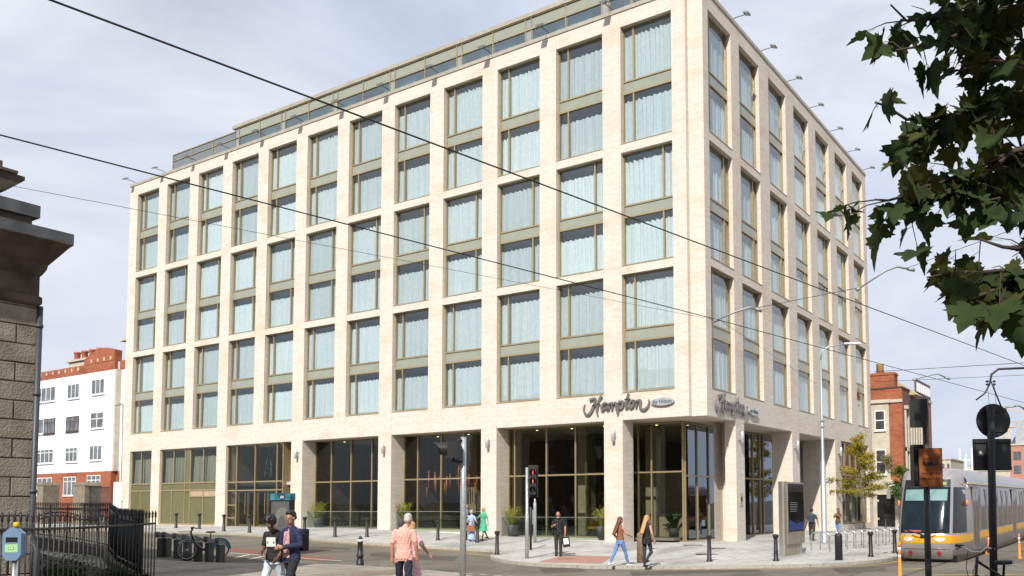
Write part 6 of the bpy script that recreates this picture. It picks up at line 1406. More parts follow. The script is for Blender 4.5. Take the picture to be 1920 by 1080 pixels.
def person(label, pos, face, H, skin, hair, top, bottom, shoes, arms, legs=((.0, .0), (.0, .0)), style='trousers', sleeve='short', build=1.0, head=(0, 0), hairstyle='short', lean=0.0, hem=None, fem=False, group=None):
    """face: facing direction; arms: ((elbow xyz, wrist xyz) left, right) in metres for a 1.75 m body; legs: (hip swing, knee bend) left, right"""
    f = Vector((face.x, face.y, 0)).normalized(); rz = math.atan2(f.y, f.x) - math.pi/2; k = H / 1.76
    t = thing('person', label, 'person', pos, rz, group, k)
    V = Vector; mb = MB(); segs = []           # (a, b, ra, rb, label)
    def cap(a, b, ra, rb, lab, n=12):
        a, b = V(a), V(b); mb.tube([a, a.lerp(b, .5), b], [ra, (ra+rb)/2, rb], n); mb.ellipsoid(a, ra, ra, ra, 12, 8); mb.ellipsoid(b, rb, rb, rb, 12, 8); segs.append((a, b, ra, rb, lab))
    def loft(rings, lab):                      # (z, cx, cy, rx, ry)
        base = len(mb.v); n = 20
        for z, cx, cy, rx, ry in rings:
            for j in range(n): a = 2*math.pi*j/n; mb.v.append((cx + rx*math.cos(a), cy + ry*math.sin(a), z))
        for i in range(len(rings) - 1):
            for j in range(n): mb.f.append((base + i*n + j, base + i*n + (j+1)%n, base + (i+1)*n + (j+1)%n, base + (i+1)*n + j)); mb.m.append(0); mb.smooth.append(True)
        mb.f.append(tuple(base + j for j in range(n))[::-1]); mb.f.append(tuple(base + (len(rings)-1)*n + j for j in range(n))); mb.m += [0, 0]; mb.smooth += [True, True]
        for (z, cx, cy, rx, ry), (z2, cx2, cy2, rx2, ry2) in zip(rings, rings[1:]):
            for s in (-.5, 0, .5): segs.append((V((cx + s*rx, cy, z)), V((cx2 + s*rx2, cy2, z2)), ry*(.95 if s == 0 else .8), ry2*(.95 if s == 0 else .8), lab))
    sw = .182*build if not fem else .165*build
    ly = lambda z: lean * (z - .95)
    # torso
    wz = .115 if not fem else .1
    loft([(.90, 0, ly(.90), .15*build + (.01 if fem else 0), .11*build), (1.0, 0, ly(1.0), .155*build, .115*build), (1.12, 0, ly(1.12), (.145 if not fem else .125)*build, .105*build), (1.28, 0, ly(1.28), (.165 if not fem else .14)*build, .12*build), (1.36, 0, ly(1.36), sw*.95, .112*build), (1.41, 0, ly(1.41), sw*.8, .098*build), (1.445, 0, ly(1.445), sw*.58, .08*build), (1.475, 0, ly(1.475), .07, .062)], 'top')
    if hem: loft([(hem, 0, ly(hem), .175*build, .135*build), (1.0, 0, ly(1.0), .165*build, .125*build)], 'top')
    # hips
    loft([(.80, 0, 0, .155*build, .115*build), (.90, 0, 0, .16*build + (.012 if fem else 0), .12*build), (.955, 0, 0, .148*build, .11*build)], 'bottom')
    # neck and head
    hx, hy = head; nb = V((0, ly(1.46), 1.45)); hc = V((hx*.3, ly(1.62) + .02 + hy*.35, 1.635 - abs(hy)*.08)); cap(nb, hc - V((0, .01, .08)), .055, .052, 'skin')
    hf = V((hx, 1, -hy*1.2)).normalized(); hu = V((0, hy*1.0, 1)); hu = (hu - hf*hu.dot(hf)).normalized(); hr = hf.cross(hu)
    def hell(c, rx, ry, rz_, lab):
        b = len(mb.v); n, kk = 14, 10
        for i in range(kk + 1):
            a = math.pi*i/kk
            for j in range(n): p = 2*math.pi*j/n; mb.v.append(tuple(c + hr*(rx*math.sin(a)*math.cos(p)) + hf*(ry*math.sin(a)*math.sin(p)) + hu*(rz_*math.cos(a))))
        for i in range(kk):
            for j in range(n): mb.f.append((b+i*n+j, b+(i+1)*n+j, b+(i+1)*n+(j+1)%n, b+i*n+(j+1)%n)); mb.m.append(0); mb.smooth.append(True)
        segs.append((c, c + hu*.001, min(rx, ry), min(rx, ry), lab))
    hell(hc + hu*.02, .076, .097, .1, 'skin'); hell(hc - hu*.055 + hf*.022, .056, .066, .066, 'skin'); hell(hc + hf*.098 - hu*.018, .013, .02, .022, 'skin'); hell(hc + hf*.08 + hu*.02, .05, .02, .014, 'skin')
    for s in (-1, 1): hell(hc + hr*.078*s - hu*.01, .012, .022, .032, 'skin')
    # legs
    ends = []
    for s, (sw_, kb) in ((-1, legs[0]), (1, legs[1])):
        hip = V((s*.088*build, 0, .90)); kn = hip + V((s*.006, math.sin(sw_)*.43, -math.cos(sw_)*.43)); a2 = sw_ - kb; an = kn + V((0, math.sin(a2)*.415, -math.cos(a2)*.415))
        ends.append(an.z); legr = (.09, .062, .045) if style in ('trousers',) else (.085, .056, .038)
        if style == 'trousers': legr = (.093*build, .068, .052)
        lab = 'bottom' if style in ('trousers', 'slim') else 'skin'
        if style == 'slim': legr = (.086, .056, .04)
        cap(hip, kn, legr[0], legr[1], lab if style != 'shorts' else 'bottom'); 
        mid = kn.lerp(an, .3) + V((0, -.012, 0)); cap(kn, mid, legr[1], legr[1]*.95, lab); cap(mid, an, legr[1]*.95, legr[2], lab)
        fa = max(-.5, min(.5, a2*.8)); heel = an + V((0, -.05, -.045)); toe = an + V((0, .15*math.cos(fa), -.055 + .15*math.sin(-fa)*.6 if a2 < -.2 else -.05))
        cap(heel, toe, .038, .034, 'shoes'); cap(an, an.lerp(heel, .5), .042, .04, 'shoes')
    if style in ('dress', 'maxi'):
        hemz = .5 if style == 'dress' else .1; rb = .25 if style == 'dress' else .24
        loft([(hemz, 0, 0, rb, rb*.85), ((hemz + .9)/2, 0, 0, rb*.86, rb*.68), (.9, 0, 0, .17, .13), (1.05, 0, ly(1.05), .13, .105)], 'top')
    # arms
    for s, (el, wr) in ((-1, arms[0]), (1, arms[1])):
        sh = V((s*sw*.93, ly(1.38), 1.375)); el, wr = V(el), V(wr); sl = {'short': (.062, .058), 'long': (.062, .05), 'none': (.048, .042)}[sleeve]
        mid = sh.lerp(el, .72)
        if sleeve == 'long': cap(sh, el, .06*build, .05, 'top'); cap(el, wr, .052, .04, 'top')
        elif sleeve == 'short': cap(sh, mid, .06*build, .058, 'top'); cap(mid, el, .046, .042, 'skin'); cap(el, wr, .042, .028, 'skin')
        else: cap(sh, el, .05, .04, 'skin'); cap(el, wr, .038, .027, 'skin')
        d = (wr - el).normalized(); pal = wr + d*.055; inn = V((-s, 0, 0)) - d*V((-s, 0, 0)).dot(d); inn = inn.normalized() if inn.length > .2 else V((0, 0, 1)); side = d.cross(inn).normalized()
        if side.y < 0: side = -side
        cap(wr, pal, .029, .034, 'skin', 10); pend = wr + d*.09
        for q_, L_ in ((-.027, .062), (-.009, .074), (.009, .07), (.027, .055)):
            b0 = pend + side*q_; b1 = b0 + d*L_*.5 + inn*.008; b2 = b1 + d*L_*.35 + inn*.026; cap(b0 - d*.02, b1, .0095, .009, 'skin', 6); cap(b1, b2, .009, .008, 'skin', 6)
        th = wr + d*.03 + side*.03; th2 = th + d*.04 + side*.022 + inn*.014; cap(th, th2, .012, .0105, 'skin', 6); cap(th2, th2 + d*.026 + inn*.008, .0105, .009, 'skin', 6)
    me = remesh(mb, .0085, 3); labs = ['skin', 'top', 'bottom', 'shoes']; mats_ = [skins[skin], top, bottom, shoes]
    for m_ in mats_: me.materials.append(m_)
    n = len(me.polygons); ctr = np.zeros(n*3); me.polygons.foreach_get('center', ctr); ctr = ctr.reshape(-1, 3); best = np.full(n, 1e9); li = np.zeros(n, int)
    for a, b, ra, rb, lab in segs:
        a_, b_ = np.array(a), np.array(b); ab = b_ - a_; tt = np.clip(((ctr - a_) @ ab) / max(1e-9, ab @ ab), 0, 1); d = np.linalg.norm(ctr - a_ - tt[:, None]*ab, axis=1) - (ra + (rb - ra)*tt)
        u = d < best; best[u] = d[u]; li[u] = labs.index(lab)
    me.polygons.foreach_set('material_index', li.astype(np.int32))
    # creases in the clothes: real displacement of the cloth, none on skin or shoes
    nv = len(me.vertices); co = np.zeros(nv*3); me.vertices.foreach_get('co', co); co = co.reshape(-1, 3); no = np.zeros(nv*3); me.vertices.foreach_get('normal', no); no = no.reshape(-1, 3)
    lv = np.array([l.vertex_index for l in me.loops]); lt = np.array([p.loop_total for p in me.polygons]); clothv = np.zeros(nv); np.maximum.at(clothv, lv, np.repeat(((li == 1) | (li == 2)).astype(float), lt)); skinv = np.zeros(nv); np.maximum.at(skinv, lv, np.repeat(((li == 0) | (li == 3)).astype(float), lt))
    x_, y_, z_ = co.T; ph_ = H*37; w_ = np.sin(z_*34 + 9*np.sin(x_*13 + ph_) + 5*y_) * .5 + np.sin(z_*61 + x_*42 + 4*np.sin(y_*21 + ph_)) * .3 + np.sin(x_*55 + 6*np.sin(z_*9 + ph_)) * .3
    co += no * (w_ * .0065 * clothv * (1 - skinv) + .004*clothv*(1 - skinv))[:, None]; me.vertices.foreach_set('co', co.ravel()); me.update()
    lo_ = min(v.co.z for v in me.vertices)
    body = bpy.data.objects.new('body', me); COL.objects.link(body); body.parent = t; t.location = Vector(pos) - Vector((0, 0, lo_*k + .004))
    # cloth creases on garments: a gentle real displacement
    # hair
    hq = MB()
    def he(c, rx, ry, rz_): 
        b = len(hq.v); n_, kk = 14, 10
        for i in range(kk + 1):
            a = math.pi*i/kk
            for j in range(n_): p = 2*math.pi*j/n_; hq.v.append(tuple(c + hr*(rx*math.sin(a)*math.cos(p)) + hf*(ry*math.sin(a)*math.sin(p)) + hu*(rz_*math.cos(a))))
        for i in range(kk):
            for j in range(n_): hq.f.append((b+i*n_+j, b+(i+1)*n_+j, b+(i+1)*n_+(j+1)%n_, b+i*n_+(j+1)%n_)); hq.m.append(0); hq.smooth.append(True)
    c0 = hc + hu*.035 - hf*.018
    if hairstyle == 'short': he(c0 + hu*.012, .083, .1, .092); he(c0 - hu*.04 - hf*.03, .078, .075, .07)
    elif hairstyle == 'quiff': he(c0 + hu*.02, .088, .104, .095); he(c0 + hu*.07 + hf*.05, .07, .06, .04); he(c0 - hu*.03 - hf*.04, .08, .07, .06)
    elif hairstyle == 'curly':
        r_ = random.Random(3)
        for i in range(70): a = V((r_.gauss(0, 1), r_.gauss(0, 1), r_.gauss(.3, 1))).normalized(); p = c0 + hu*.03 + hr*a.x*.1 + hf*(a.y*.1 - .01) + hu*a.z*.1; 
        for i in range(90):
            a = V((r_.gauss(0, 1), r_.gauss(0, 1), r_.gauss(.4, 1))).normalized()
            if a.y > .55 and a.z < .25: continue
            he(c0 + hu*.03 + hr*a.x*.095 + hf*a.y*.105 + hu*a.z*.1, .032, .032, .032)
        he(c0 + hu*.035, .09, .1, .09)
    elif hairstyle in ('bob', 'long', 'flow'):
        he(c0 + hu*.012, .088, .106, .095); he(c0 - hu*.06 - hf*.045, .088, .07, .1)
        if hairstyle != 'bob':
            L_ = .34 if hairstyle == 'long' else .46; back = -hf*.06 + (V((0, -.16, 0)) if hairstyle == 'flow' else V((0, 0, 0)))
            for i in range(7): ff = i/6; he(hc - V((0, 0, 1))*(L_*ff) - hf*.07 + back*ff, .095 - .02*abs(ff-.5), .055, .07)
    elif hairstyle == 'fringe': he(c0, .081, .098, .05); 
    if hairstyle != 'bald':
        hm_ = remesh(hq, .008, 2); 
        r_ = np.random.RandomState(5); nv = len(hm_.vertices); co = np.zeros(nv*3); hm_.vertices.foreach_get('co', co); co = co.reshape(-1, 3)
        co += (.0016 if hairstyle in ('short', 'quiff') else .004)*np.sin(co[:, [1, 2, 0]]*170 + 1.3*np.sin(co*60)); 
        # keep the face clear of hair
        rel = co - np.array(hc); ff = rel @ np.array(hf); uu = rel @ np.array(hu); rr_ = rel @ np.array(hr); m_ = (ff > .045) & (uu < .065) & (np.abs(rr_) < .07); co[m_] -= np.outer(np.maximum(0, ff[m_] - .045), np.array(hf))
        hm_.vertices.foreach_set('co', co.ravel()); hm_.materials.append(hair); ho = bpy.data.objects.new('hair', hm_); COL.objects.link(ho); ho.parent = t
    # eyes and mouth
    q = MB()
    for s in (-1, 1): c = hc + hr*.031*s + hf*.087 + hu*.008; q.ellipsoid(c, .011, .008, .006, 8, 5)
    q.build('eyes', inkm, t); q = MB(); c = hc + hf*.086 - hu*.062; q.ellipsoid(c, .022, .008, .005, 8, 5); q.build('mouth', mat('lip_tone', (.3, .1, .08), .5) if 'lip_tone' not in MT else MT['lip_tone'], t)
    t['k'] = k; return t, dict(hc=hc, hf=hf, hu=hu, hr=hr, k=k, f=f)
toC_ = lambda p: Vector((CAM.x - p.x, CAM.y - p.y, 0)).normalized()
def fdir(p, a, b): c = toC_(p); return Vector((-c.y, c.x, 0)) * a + c * b
h_black = mat('hair_black', (.012, .01, .01), .45); h_brown = mat('hair_brown', (.13, .045, .018), .5, var=.3, scale=30); h_blond = mat('hair_blond', (.5, .27, .1), .5, var=.25, scale=30); h_pale = mat('hair_pale_blond', (.6, .42, .22), .5, var=.2, scale=30); h_grey = mat('hair_grey', (.42, .4, .37), .6, var=.1); h_ash = mat('hair_ash', (.35, .28, .2), .6)
jeansL = C_('light_jeans', (.45, .52, .6)); jeansB = C_('blue_jeans', (.13, .24, .5)); dark = C_('black_fabric', (.012, .012, .013)); navy = C_('navy_fabric', (.012, .02, .06)); navyT = C_('navy_trousers', (.012, .017, .03)); white_s = C_('white_shoe', (.7, .7, .68)); black_s = C_('black_shoe', (.01, .01, .01), rough=.4); charc = C_('charcoal', (.03, .027, .025))
def foot(px, Z): p = at_d(px, 1078, Z); return Vector((p.x, p.y, G(p.x, p.y)))
hang = lambda s, y=0.0: ((s*.25, -.03 + y*.5, 1.12), (s*.27, .06 + y, .87))
# 1 curly haired man
p = foot(514, 16.7); t1, d1 = person('young man with curly dark hair in black printed t-shirt and pale blue jeans', p, fdir(p, -.55, .85), 1.76, 'brown', h_black, dark, jeansL, white_s, (((-.22, .02, 1.12), (-.18, .16, .95)), ((.2, .05, 1.13), (.1, .27, 1.05))), ((-.32, .1), (.42, .12)), head=(-.1, .45), hairstyle='curly', hem=.9, lean=.04)
q = MB(); rws = [(1.33, .128), (1.24, .122), (1.15, .118)]; 
for (za, ya), (zb_, yb) in zip(rws, rws[1:]):
    for i in range(6): x0, x1 = -.1 + .2*i/6, -.1 + .2*(i+1)/6; cy = lambda x, y: y*math.sqrt(max(.2, 1 - (x/.19)**2)) + .012 + .04*((za+zb_)/2 - .95); q.face([(x0, cy(x0, yb), zb_), (x1, cy(x1, yb), zb_), (x1, cy(x1, ya), za), (x0, cy(x0, ya), za)])
q.build('shirt_print', mat('print_white', (.6, .6, .58), .8), t1, fixn=False)
q = MB()
for x in (-.065, 0, .06): q.box(x - .008, x + .008, .135, .141, 1.21, 1.25)
q.box(-.08, .08, .136, .14, 1.228, 1.233); q.build('print_marks', inkm, t1)
q = MB(); c = d1['hc']; 
for s in (-1, 1): q.tube([c + d1['hr']*(.031*s + .022*math.cos(6.28*i/10)) + d1['hf']*.101 + d1['hu']*(.008 + .016*math.sin(6.28*i/10)) for i in range(11)], .0022, 4, cap=False)
q.build('spectacles', silver, t1)
# 2 man in the navy jacket
p = foot(546, 16.4); t2, d2 = person('young man with black quiff in navy jacket over pink patterned shirt', p, fdir(p, -.7, .75), 1.82, 'tan', h_black, navy, dark, black_s, (((-.23, .03, 1.13), (-.06, .27, 1.1)), ((.25, .02, 1.12), (.08, .27, 1.1))), ((.38, .15), (-.3, .15)), sleeve='long', head=(-.1, .08), hairstyle='quiff', hem=.86, lean=.03)
q = MB()
for (za, ya, wa), (zb_, yb, wb_) in zip([(1.44, .085, .03), (1.36, .115, .06), (1.2, .122, .075), (1.05, .12, .08), (.9, .122, .085)], [(1.36, .115, .06), (1.2, .122, .075), (1.05, .12, .08), (.9, .122, .085)]):
    q.face([(-wb_, yb + .018, zb_), (wb_, yb + .018, zb_), (wa, ya + .018, za), (-wa, ya + .018, za)])
q.build('pink_shirt', mat('pink_pattern', (.48, .12, .16), .8, var=.6, scale=40, c2=(.7, .42, .42)), t2, fixn=False)
q = MB(); q.box(-.15, .15, -.3, -.13, 1.0, 1.42); q.box(-.11, .11, -.34, -.3, 1.02, 1.22)
bp_ = tag(q.build('backpack', C_('pack_black', (.01, .01, .012)), None, bevel=.03), 'black backpack worn by the young man in the navy jacket', 'backpack'); bp_.matrix_world = Matrix.Translation(t2.location) @ Matrix.Rotation(t2.rotation_euler.z, 4, 'Z') @ Matrix.Scale(t2['k'], 4)
# 3 older man from behind
p = foot(757, 17.3); t3, d3 = person('older white haired man seen from behind in a pink checked shirt', p, fdir(p, .1, -1), 1.76, 'red', h_grey, plaid(), navyT, black_s, (((-.235, -.02, 1.11), (-.235, .02, .86)), ((.24, -.03, 1.12), (.25, .05, .88))), ((.28, .1), (-.22, .2)), build=1.02, hem=.84, head=(.25, .1), hairstyle='short')
# 4 woman beside him
p = foot(771, 18.1); t4, d4 = person('short haired blonde woman half hidden beside the older man, arm swinging out', p, fdir(p, .35, -1), 1.58, 'red', h_blond, C_('pale_pink', (.62, .4, .42)), C_('beige_skirt', (.5, .4, .32)), C_('sandal', (.3, .18, .1)), (hang(-1), ((.3, -.02, 1.16), (.42, .08, .97))), ((.2, .1), (-.2, .1)), style='dress', hairstyle='bob', fem=True)
# 5-7 the trio by the pillar
p = on_y(873, 1016, -2.6); p.z = G(p.x, p.y); t5, _ = person('dark haired man in a blue shirt behind the near signal post', p, fdir(p, .9, .35), 1.80, 'light', h_brown, C_('sky_blue_shirt', (.3, .42, .62)), navyT, black_s, (hang(-1), ((.24, .1, 1.15), (.12, .3, 1.12))), hem=.9)
p = on_y(884, 1016, -3.0); p.z = G(p.x, p.y); t6, _ = person('grey haired woman in a long pale blue dress with a brown handbag', p, fdir(p, .55, -.75), 1.52, 'light', h_grey, C_('pale_blue_dress', (.36, .46, .72)), C_('pale_blue_dress', (.36, .46, .72)), black_s, (((-.25, .0, 1.12), (-.24, .1, .9)), ((.27, .05, 1.12), (.3, .22, .98))), style='maxi', fem=True, build=1.12)
q = MB(); q.prism([(-.2, 0), (.2, 0), (.16, .24), (-.16, .24)], lambda u, v, k: (u, -.06 + .12*k, v)); q.tube([(-.12, 0, .24), (-.08, 0, .45), (.08, 0, .45), (.12, 0, .24)], .012, 6)
bag = tag(q.build('handbag', mat('bag_leather', (.3, .11, .035), .45), None, bevel=.02), 'brown leather handbag carried by the woman in pale blue', 'handbag'); pp = at_d(882.5, 991, (p - CAM).dot(FWD) - .22); bag.location = pp + Vector((0, 0, -.1)); bag.rotation_euler = (0, 0, YAW)
p = on_y(906, 1013, -2.4); p.z = G(p.x, p.y); t7, _ = person('blonde woman in a green wrap dress walking by the pillar', p, fdir(p, -.75, .65), 1.66, 'light', h_pale, C_('green_dress', (.07, .38, .22)), C_('green_dress', (.07, .38, .22)), black_s, (((-.25, -.08, 1.13), (-.24, -.12, .9)), ((.27, .1, 1.2), (.16, .3, 1.22))), ((.2, .05), (-.38, .2)), style='dress', hairstyle='long', fem=True, sleeve='short')
# 8 man with phone
p = on_g(1047, 1043); t8, d8 = person('bald bearded man in black shirt looking down at his phone', p, fdir(p, -.25, 1), 1.83, 'red', h_ash, dark, charc, black_s, (((-.27, -.02, 1.12), (-.28, .03, .86)), ((.26, .0, 1.13), (.12, .25, 1.2))), ((.03, .02), (-.05, .02)), hem=.88, head=(-.1, .4), hairstyle='bald')
q = MB(); q.ellipsoid(d8['hc'] - d8['hu']*.075 + d8['hf']*.055, .058, .045, .05, 12, 8); q.build('beard', h_grey, t8); q = MB(); c = d8['hc']
for s in (-1, 1): q.ellipsoid(c + d8['hr']*.033*s + d8['hf']*.096 + d8['hu']*.006, .023, .008, .016, 10, 6)
q.build('sunglasses', lens_k, t8); q = MB()
for k in range(4): q.ellipsoid((0, .143 - .004*k, 1.36 - .1*k), .008, .005, .008, 8, 5)
q.build('shirt_buttons', rf_m, t8)
def world_of(t, v): return t.matrix_basis @ Vector(v)
bpy.context.view_layer.update()
def on_person(t, v): return Matrix.Translation(t.location) @ Matrix.Rotation(t.rotation_euler.z, 4, 'Z') @ Matrix.Scale(t['k'], 4) @ Vector(v)
w = on_person(t8, (.06, .34, 1.25)); q = MB(); q.box(-.037, .037, -.005, .005, -.07, .07); ph = tag(q.build('phone', black_m, None), 'black phone in the hand of the man in the black shirt', 'phone'); ph.location = w; ph.rotation_euler = (-.9, 0, t8.rotation_euler.z)
w = on_person(t8, (-.29, .05, .74)); q = MB(); q.prism([(-.14, -.42), (.14, -.42), (.16, 0), (-.16, 0)], lambda u, v, k: (u, -.05 + .1*k, v)); q.tube([(-.07, 0, 0), (-.05, 0, .1), (.05, 0, .1), (.07, 0, 0)], .006, 5)
cb = tag(q.build('carrier_bag', [C_('bag_black', (.015, .015, .015))], None), 'black carrier bag with white panel held by the man with the phone', 'bag'); cb.location = w; cb.rotation_euler = (0, .15, t8.rotation_euler.z + .3)
q = MB(); q.box(-.1, .1, .052, .058, -.3, -.06); o = q.build('white_panel', rf_m, cb); q = MB()
for x in (-.05, .0, .04): q.box(x - .006, x + .006, .058, .062, -.2, -.14)
q.build('panel_marks', inkm, cb)
# 9, 10 two women striding
p = on_g(1163, 1062); t9, _ = person('woman with long brown hair, tan crop top, blue jeans and white shoes', p, fdir(p, .75, -.6), 1.72, 'light', h_brown, C_('rust_top', (.28, .1, .05)), jeansB, white_s, (((-.2, -.12, 1.15), (-.14, .02, .95)), ((.24, .1, 1.16), (.2, .3, 1.1))), ((-.42, .12), (.4, .1)), style='slim', hairstyle='flow', fem=True, sleeve='none')
p = on_g(1213, 1063); t10, _ = person('blonde woman in a black top and black leggings striding away', p, fdir(p, .6, -.75), 1.72, 'light', h_blond, dark, C_('dark_leggings', (.035, .035, .05)), black_s, (((-.22, .06, 1.13), (-.2, .2, .95)), ((.25, -.02, 1.13), (.27, .08, .9))), ((.0, .0), (.3, 1.1)), style='slim', hairstyle='flow', fem=True, hem=.78, sleeve='none', build=1.05)
# 11 backpacker
p = on_g(1523, 1014); t11, _ = person('man in dark grey hoodie and blue backpack walking away by the lamp post', p, fdir(p, .15, -1), 1.66, 'tan', h_black, C_('grey_hoodie', (.05, .055, .06)), charc, black_s, (((-.3, -.05, 1.12), (-.36, .0, .9)), ((.29, .0, 1.12), (.33, .05, .88))), ((.2, .1), (-.3, .2)), build=1.1, hem=.88)
q = MB(); q.box(-.15, .15, -.27, -.12, .98, 1.36); bp2 = tag(q.build('backpack', C_('pack_navy', (.03, .04, .08)), None, bevel=.04), 'dark blue backpack on the man walking by the lamp post', 'backpack'); bp2.matrix_world = Matrix.Translation(t11.location) @ Matrix.Rotation(t11.rotation_euler.z, 4, 'Z') @ Matrix.Scale(t11['k'], 4)
# 12 woman by the windows
p = on_g(1572, 1006); t12, _ = person('dark haired woman in brown top and jeans raising a phone', p, fdir(p, -.5, .9), 1.6, 'tan', h_black, C_('olive_brown_top', (.1, .06, .03)), jeansB, black_s, (((-.25, .04, 1.15), (-.1, .26, 1.34)), ((.25, .05, 1.15), (.1, .24, 1.25))), ((.1, .05), (-.15, .05)), style='slim', hairstyle='long', fem=True, hem=.86)
w = on_person(t12, (.3, .05, .95)); q = MB(); q.box(-.12, .12, -.04, .04, -.38, 0); cb = tag(q.build('tote_bag', C_('bag_pale', (.5, .55, .58)), None), 'pale tote bag beside the woman in brown top', 'bag'); cb.location = w
# ================================================================ trees
bark = mat('bark', (.16, .12, .08), .9, var=.3, scale=8, bump=.6, bscale=20); twig_m = mat('twig_bark', (.05, .03, .022), .8)
def leafmat(name, c, tr):
    m = cloth(name, c, tr, .35); return m
plane_leaf = leafmat('plane_leaf', (.028, .05, .009), .36); plane_leaf2 = leafmat('plane_leaf_olive', (.06, .066, .01), .42)
LEAF = []
def lobed():
    # five pointed lobes with coarse teeth, stalk at the origin, tip along +y, about 1 long
    half = [(0, 0), (.10, -.06), (.30, -.10), (.42, -.02), (.38, .08), (.52, .16), (.72, .22), (.60, .30), (.66, .40), (.50, .40), (.40, .48), (.30, .46), (.28, .58), (.30, .70), (.18, .74), (.12, .88), (0, 1.08)]
    return half + [(-x, y) for x, y in half[-2:0:-1]]
LO = lobed()
def plane_leaf_at(mb, base, tip_dir, nrm, s, rr, m=0):
    y = Vector(tip_dir).normalized(); n = Vector(nrm); n = (n - y*n.dot(y)).normalized(); x = y.cross(n); b0 = len(mb.v); fold = rr.uniform(.05, .3); cu = rr.uniform(-.1, .25); sx_ = rr.uniform(.75, 1.1)
    cen = Vector(base) + y*(.4*s); mb.v.append(tuple(cen - n*0)); 
    for (u, v) in LO:
        u2 = u*(1 + rr.uniform(-.1, .1))*sx_; p = Vector(base) + x*(u2*s) + y*(v*s) + n*(s*(abs(u2)*fold - cu*(v - .4)**2)); mb.v.append(tuple(p))
    k = len(LO)
    for i in range(k): mb.f.append((b0, b0 + 1 + i, b0 + 1 + (i + 1) % k)); mb.m.append(m); mb.smooth.append(True)
pt = thing('plane_tree', 'overhanging plane tree with big dark lobed leaves at upper right', 'tree', (22.3, -29.5, G(22.3, -29.5)))
TO = pt.location.copy(); q = MB(); q.tube([(0, 0, -.3), (.05, 0, 1.5), (-.05, .1, 3.2), (.1, 0, 5), (.2, .1, 8)], [.32, .25, .22, .18, .08], 12)
# (px, py, depth) spines of boughs; foliage follows them
boughs = [
 [(2100, 60, 6.5), (1960, 40, 6.2), (1850, 40, 6), (1760, 50, 5.8), (1700, 55, 5.6), (1670, 25, 5.5)],
 [(1850, 40, 6), (1800, 80, 5.7), (1745, 100, 5.5), (1680, 110, 5.4)],
 [(2100, 120, 6.2), (1960, 140, 6), (1860, 130, 5.8), (1790, 150, 5.6)],
 [(2100, 210, 5.8), (1960, 220, 5.6), (1860, 220, 5.5), (1780, 235, 5.4), (1700, 240, 5.3), (1660, 214, 5.2), (1640, 208, 5.2)],
 [(2100, 290, 5.8), (1980, 280, 5.6), (1900, 300, 5.4), (1830, 330, 5.3), (1760, 360, 5.2), (1690, 385, 5.1), (1665, 392, 5.0), (1640, 390, 5.0)],
 [(1900, 300, 5.4), (1840, 350, 5.3), (1790, 380, 5.2), (1740, 400, 5.1), (1700, 412, 5.0)],
 [(2100, 420, 5.6), (2000, 430, 5.4), (1940, 415, 5.3), (1890, 420, 5.2), (1850, 428, 5.1)],
 [(2150, 560, 5.2), (2000, 570, 5.0), (1930, 560, 4.9), (1870, 560, 4.8), (1810, 565, 4.7), (1760, 570, 4.7), (1738, 572, 4.7)],
 [(2000, 520, 5.0), (1930, 520, 4.9), (1880, 515, 4.8), (1835, 500, 4.8)],
 [(1930, 560, 4.9), (1880, 590, 4.8), (1840, 605, 4.75), (1815, 615, 4.7)],
 [(2100, -30, 6.8), (1960, -30, 6.5), (1870, -20, 6.3), (1800, -15, 6.0), (1750, -20, 6)],
 [(2100, 180, 6.4), (1980, 180, 6.2), (1900, 190, 6.0), (1840, 185, 5.9)],
 [(2100, 340, 5.9), (2000, 330, 5.8), (1930, 350, 5.6), (1860, 330, 5.5)],
 [(2050, 80, 6.8), (1960, 90, 6.6), (1890, 90, 6.4)],
 [(2100, 480, 5.4), (2000, 485, 5.3), (1945, 470, 5.2), (1900, 465, 5.1)],
]
rr = random.Random(21); lf = MB(); tw = MB()
for bi, sp in enumerate(boughs):
    P = [at_d(p[0], p[1] - (16 if p[1] < 400 else 52), p[2]) - TO for p in sp]; n = len(P)
    tw.tube([P[0] * .5 + Vector((0, 0, P[0].z*.5)) * 0 + Vector((0, 0, max(2.6, P[0].z*.62))) * .5 if False else Vector((0, 0, min(4.5, P[0].z + .2)))] + P, [.025] + [.016*(1 - .85*i/(n-1)) + .003 for i in range(n)], 6)
    tot = 0
    for a, b in zip(P, P[1:]): tot += (b - a).length
    for a, b in zip(P, P[1:]):
        L_ = (b - a).length; dens = 7 if (b is P[-1] or b is P[-2]) else 20; ax_ = (b - a).normalized()
        for k in range(max(1, int(L_ * dens))):
            c = a.lerp(b, rr.random()); v = (ax_*rr.uniform(.1, 1.0) + Vector((rr.gauss(0, .6), rr.gauss(0, .6), rr.gauss(-.1, .45)))).normalized(); ln = rr.uniform(.1, .34)
            e = c + v*ln + Vector((0, 0, -.04)); tw.tube([c, c.lerp(e, .5) + Vector((0, 0, .02)), e], [.005, .004, .002], 4, cap=False)
            for m_ in range(rr.choice((2, 3, 3, 4))):
                p0 = c.lerp(e, .3 + .7*m_/3); sd = Vector((rr.gauss(0, 1), rr.gauss(0, 1), rr.gauss(-.5, .5))).normalized(); p1 = p0 + sd*rr.uniform(.03, .07); tw.tube([p0, p1], .0016, 3, cap=False)
                td = (sd*.7 + v*.3 + Vector((0, 0, -.55 + rr.gauss(0, .3)))).normalized(); nr = Vector((rr.gauss(0, .7), rr.gauss(0, .7), 1.0))
                plane_leaf_at(lf, p1, td, nr, rr.choice((.11, .14, .16, .18, .21))*rr.uniform(.85, 1.12), rr, 1 if rr.random() < .25 else 0)
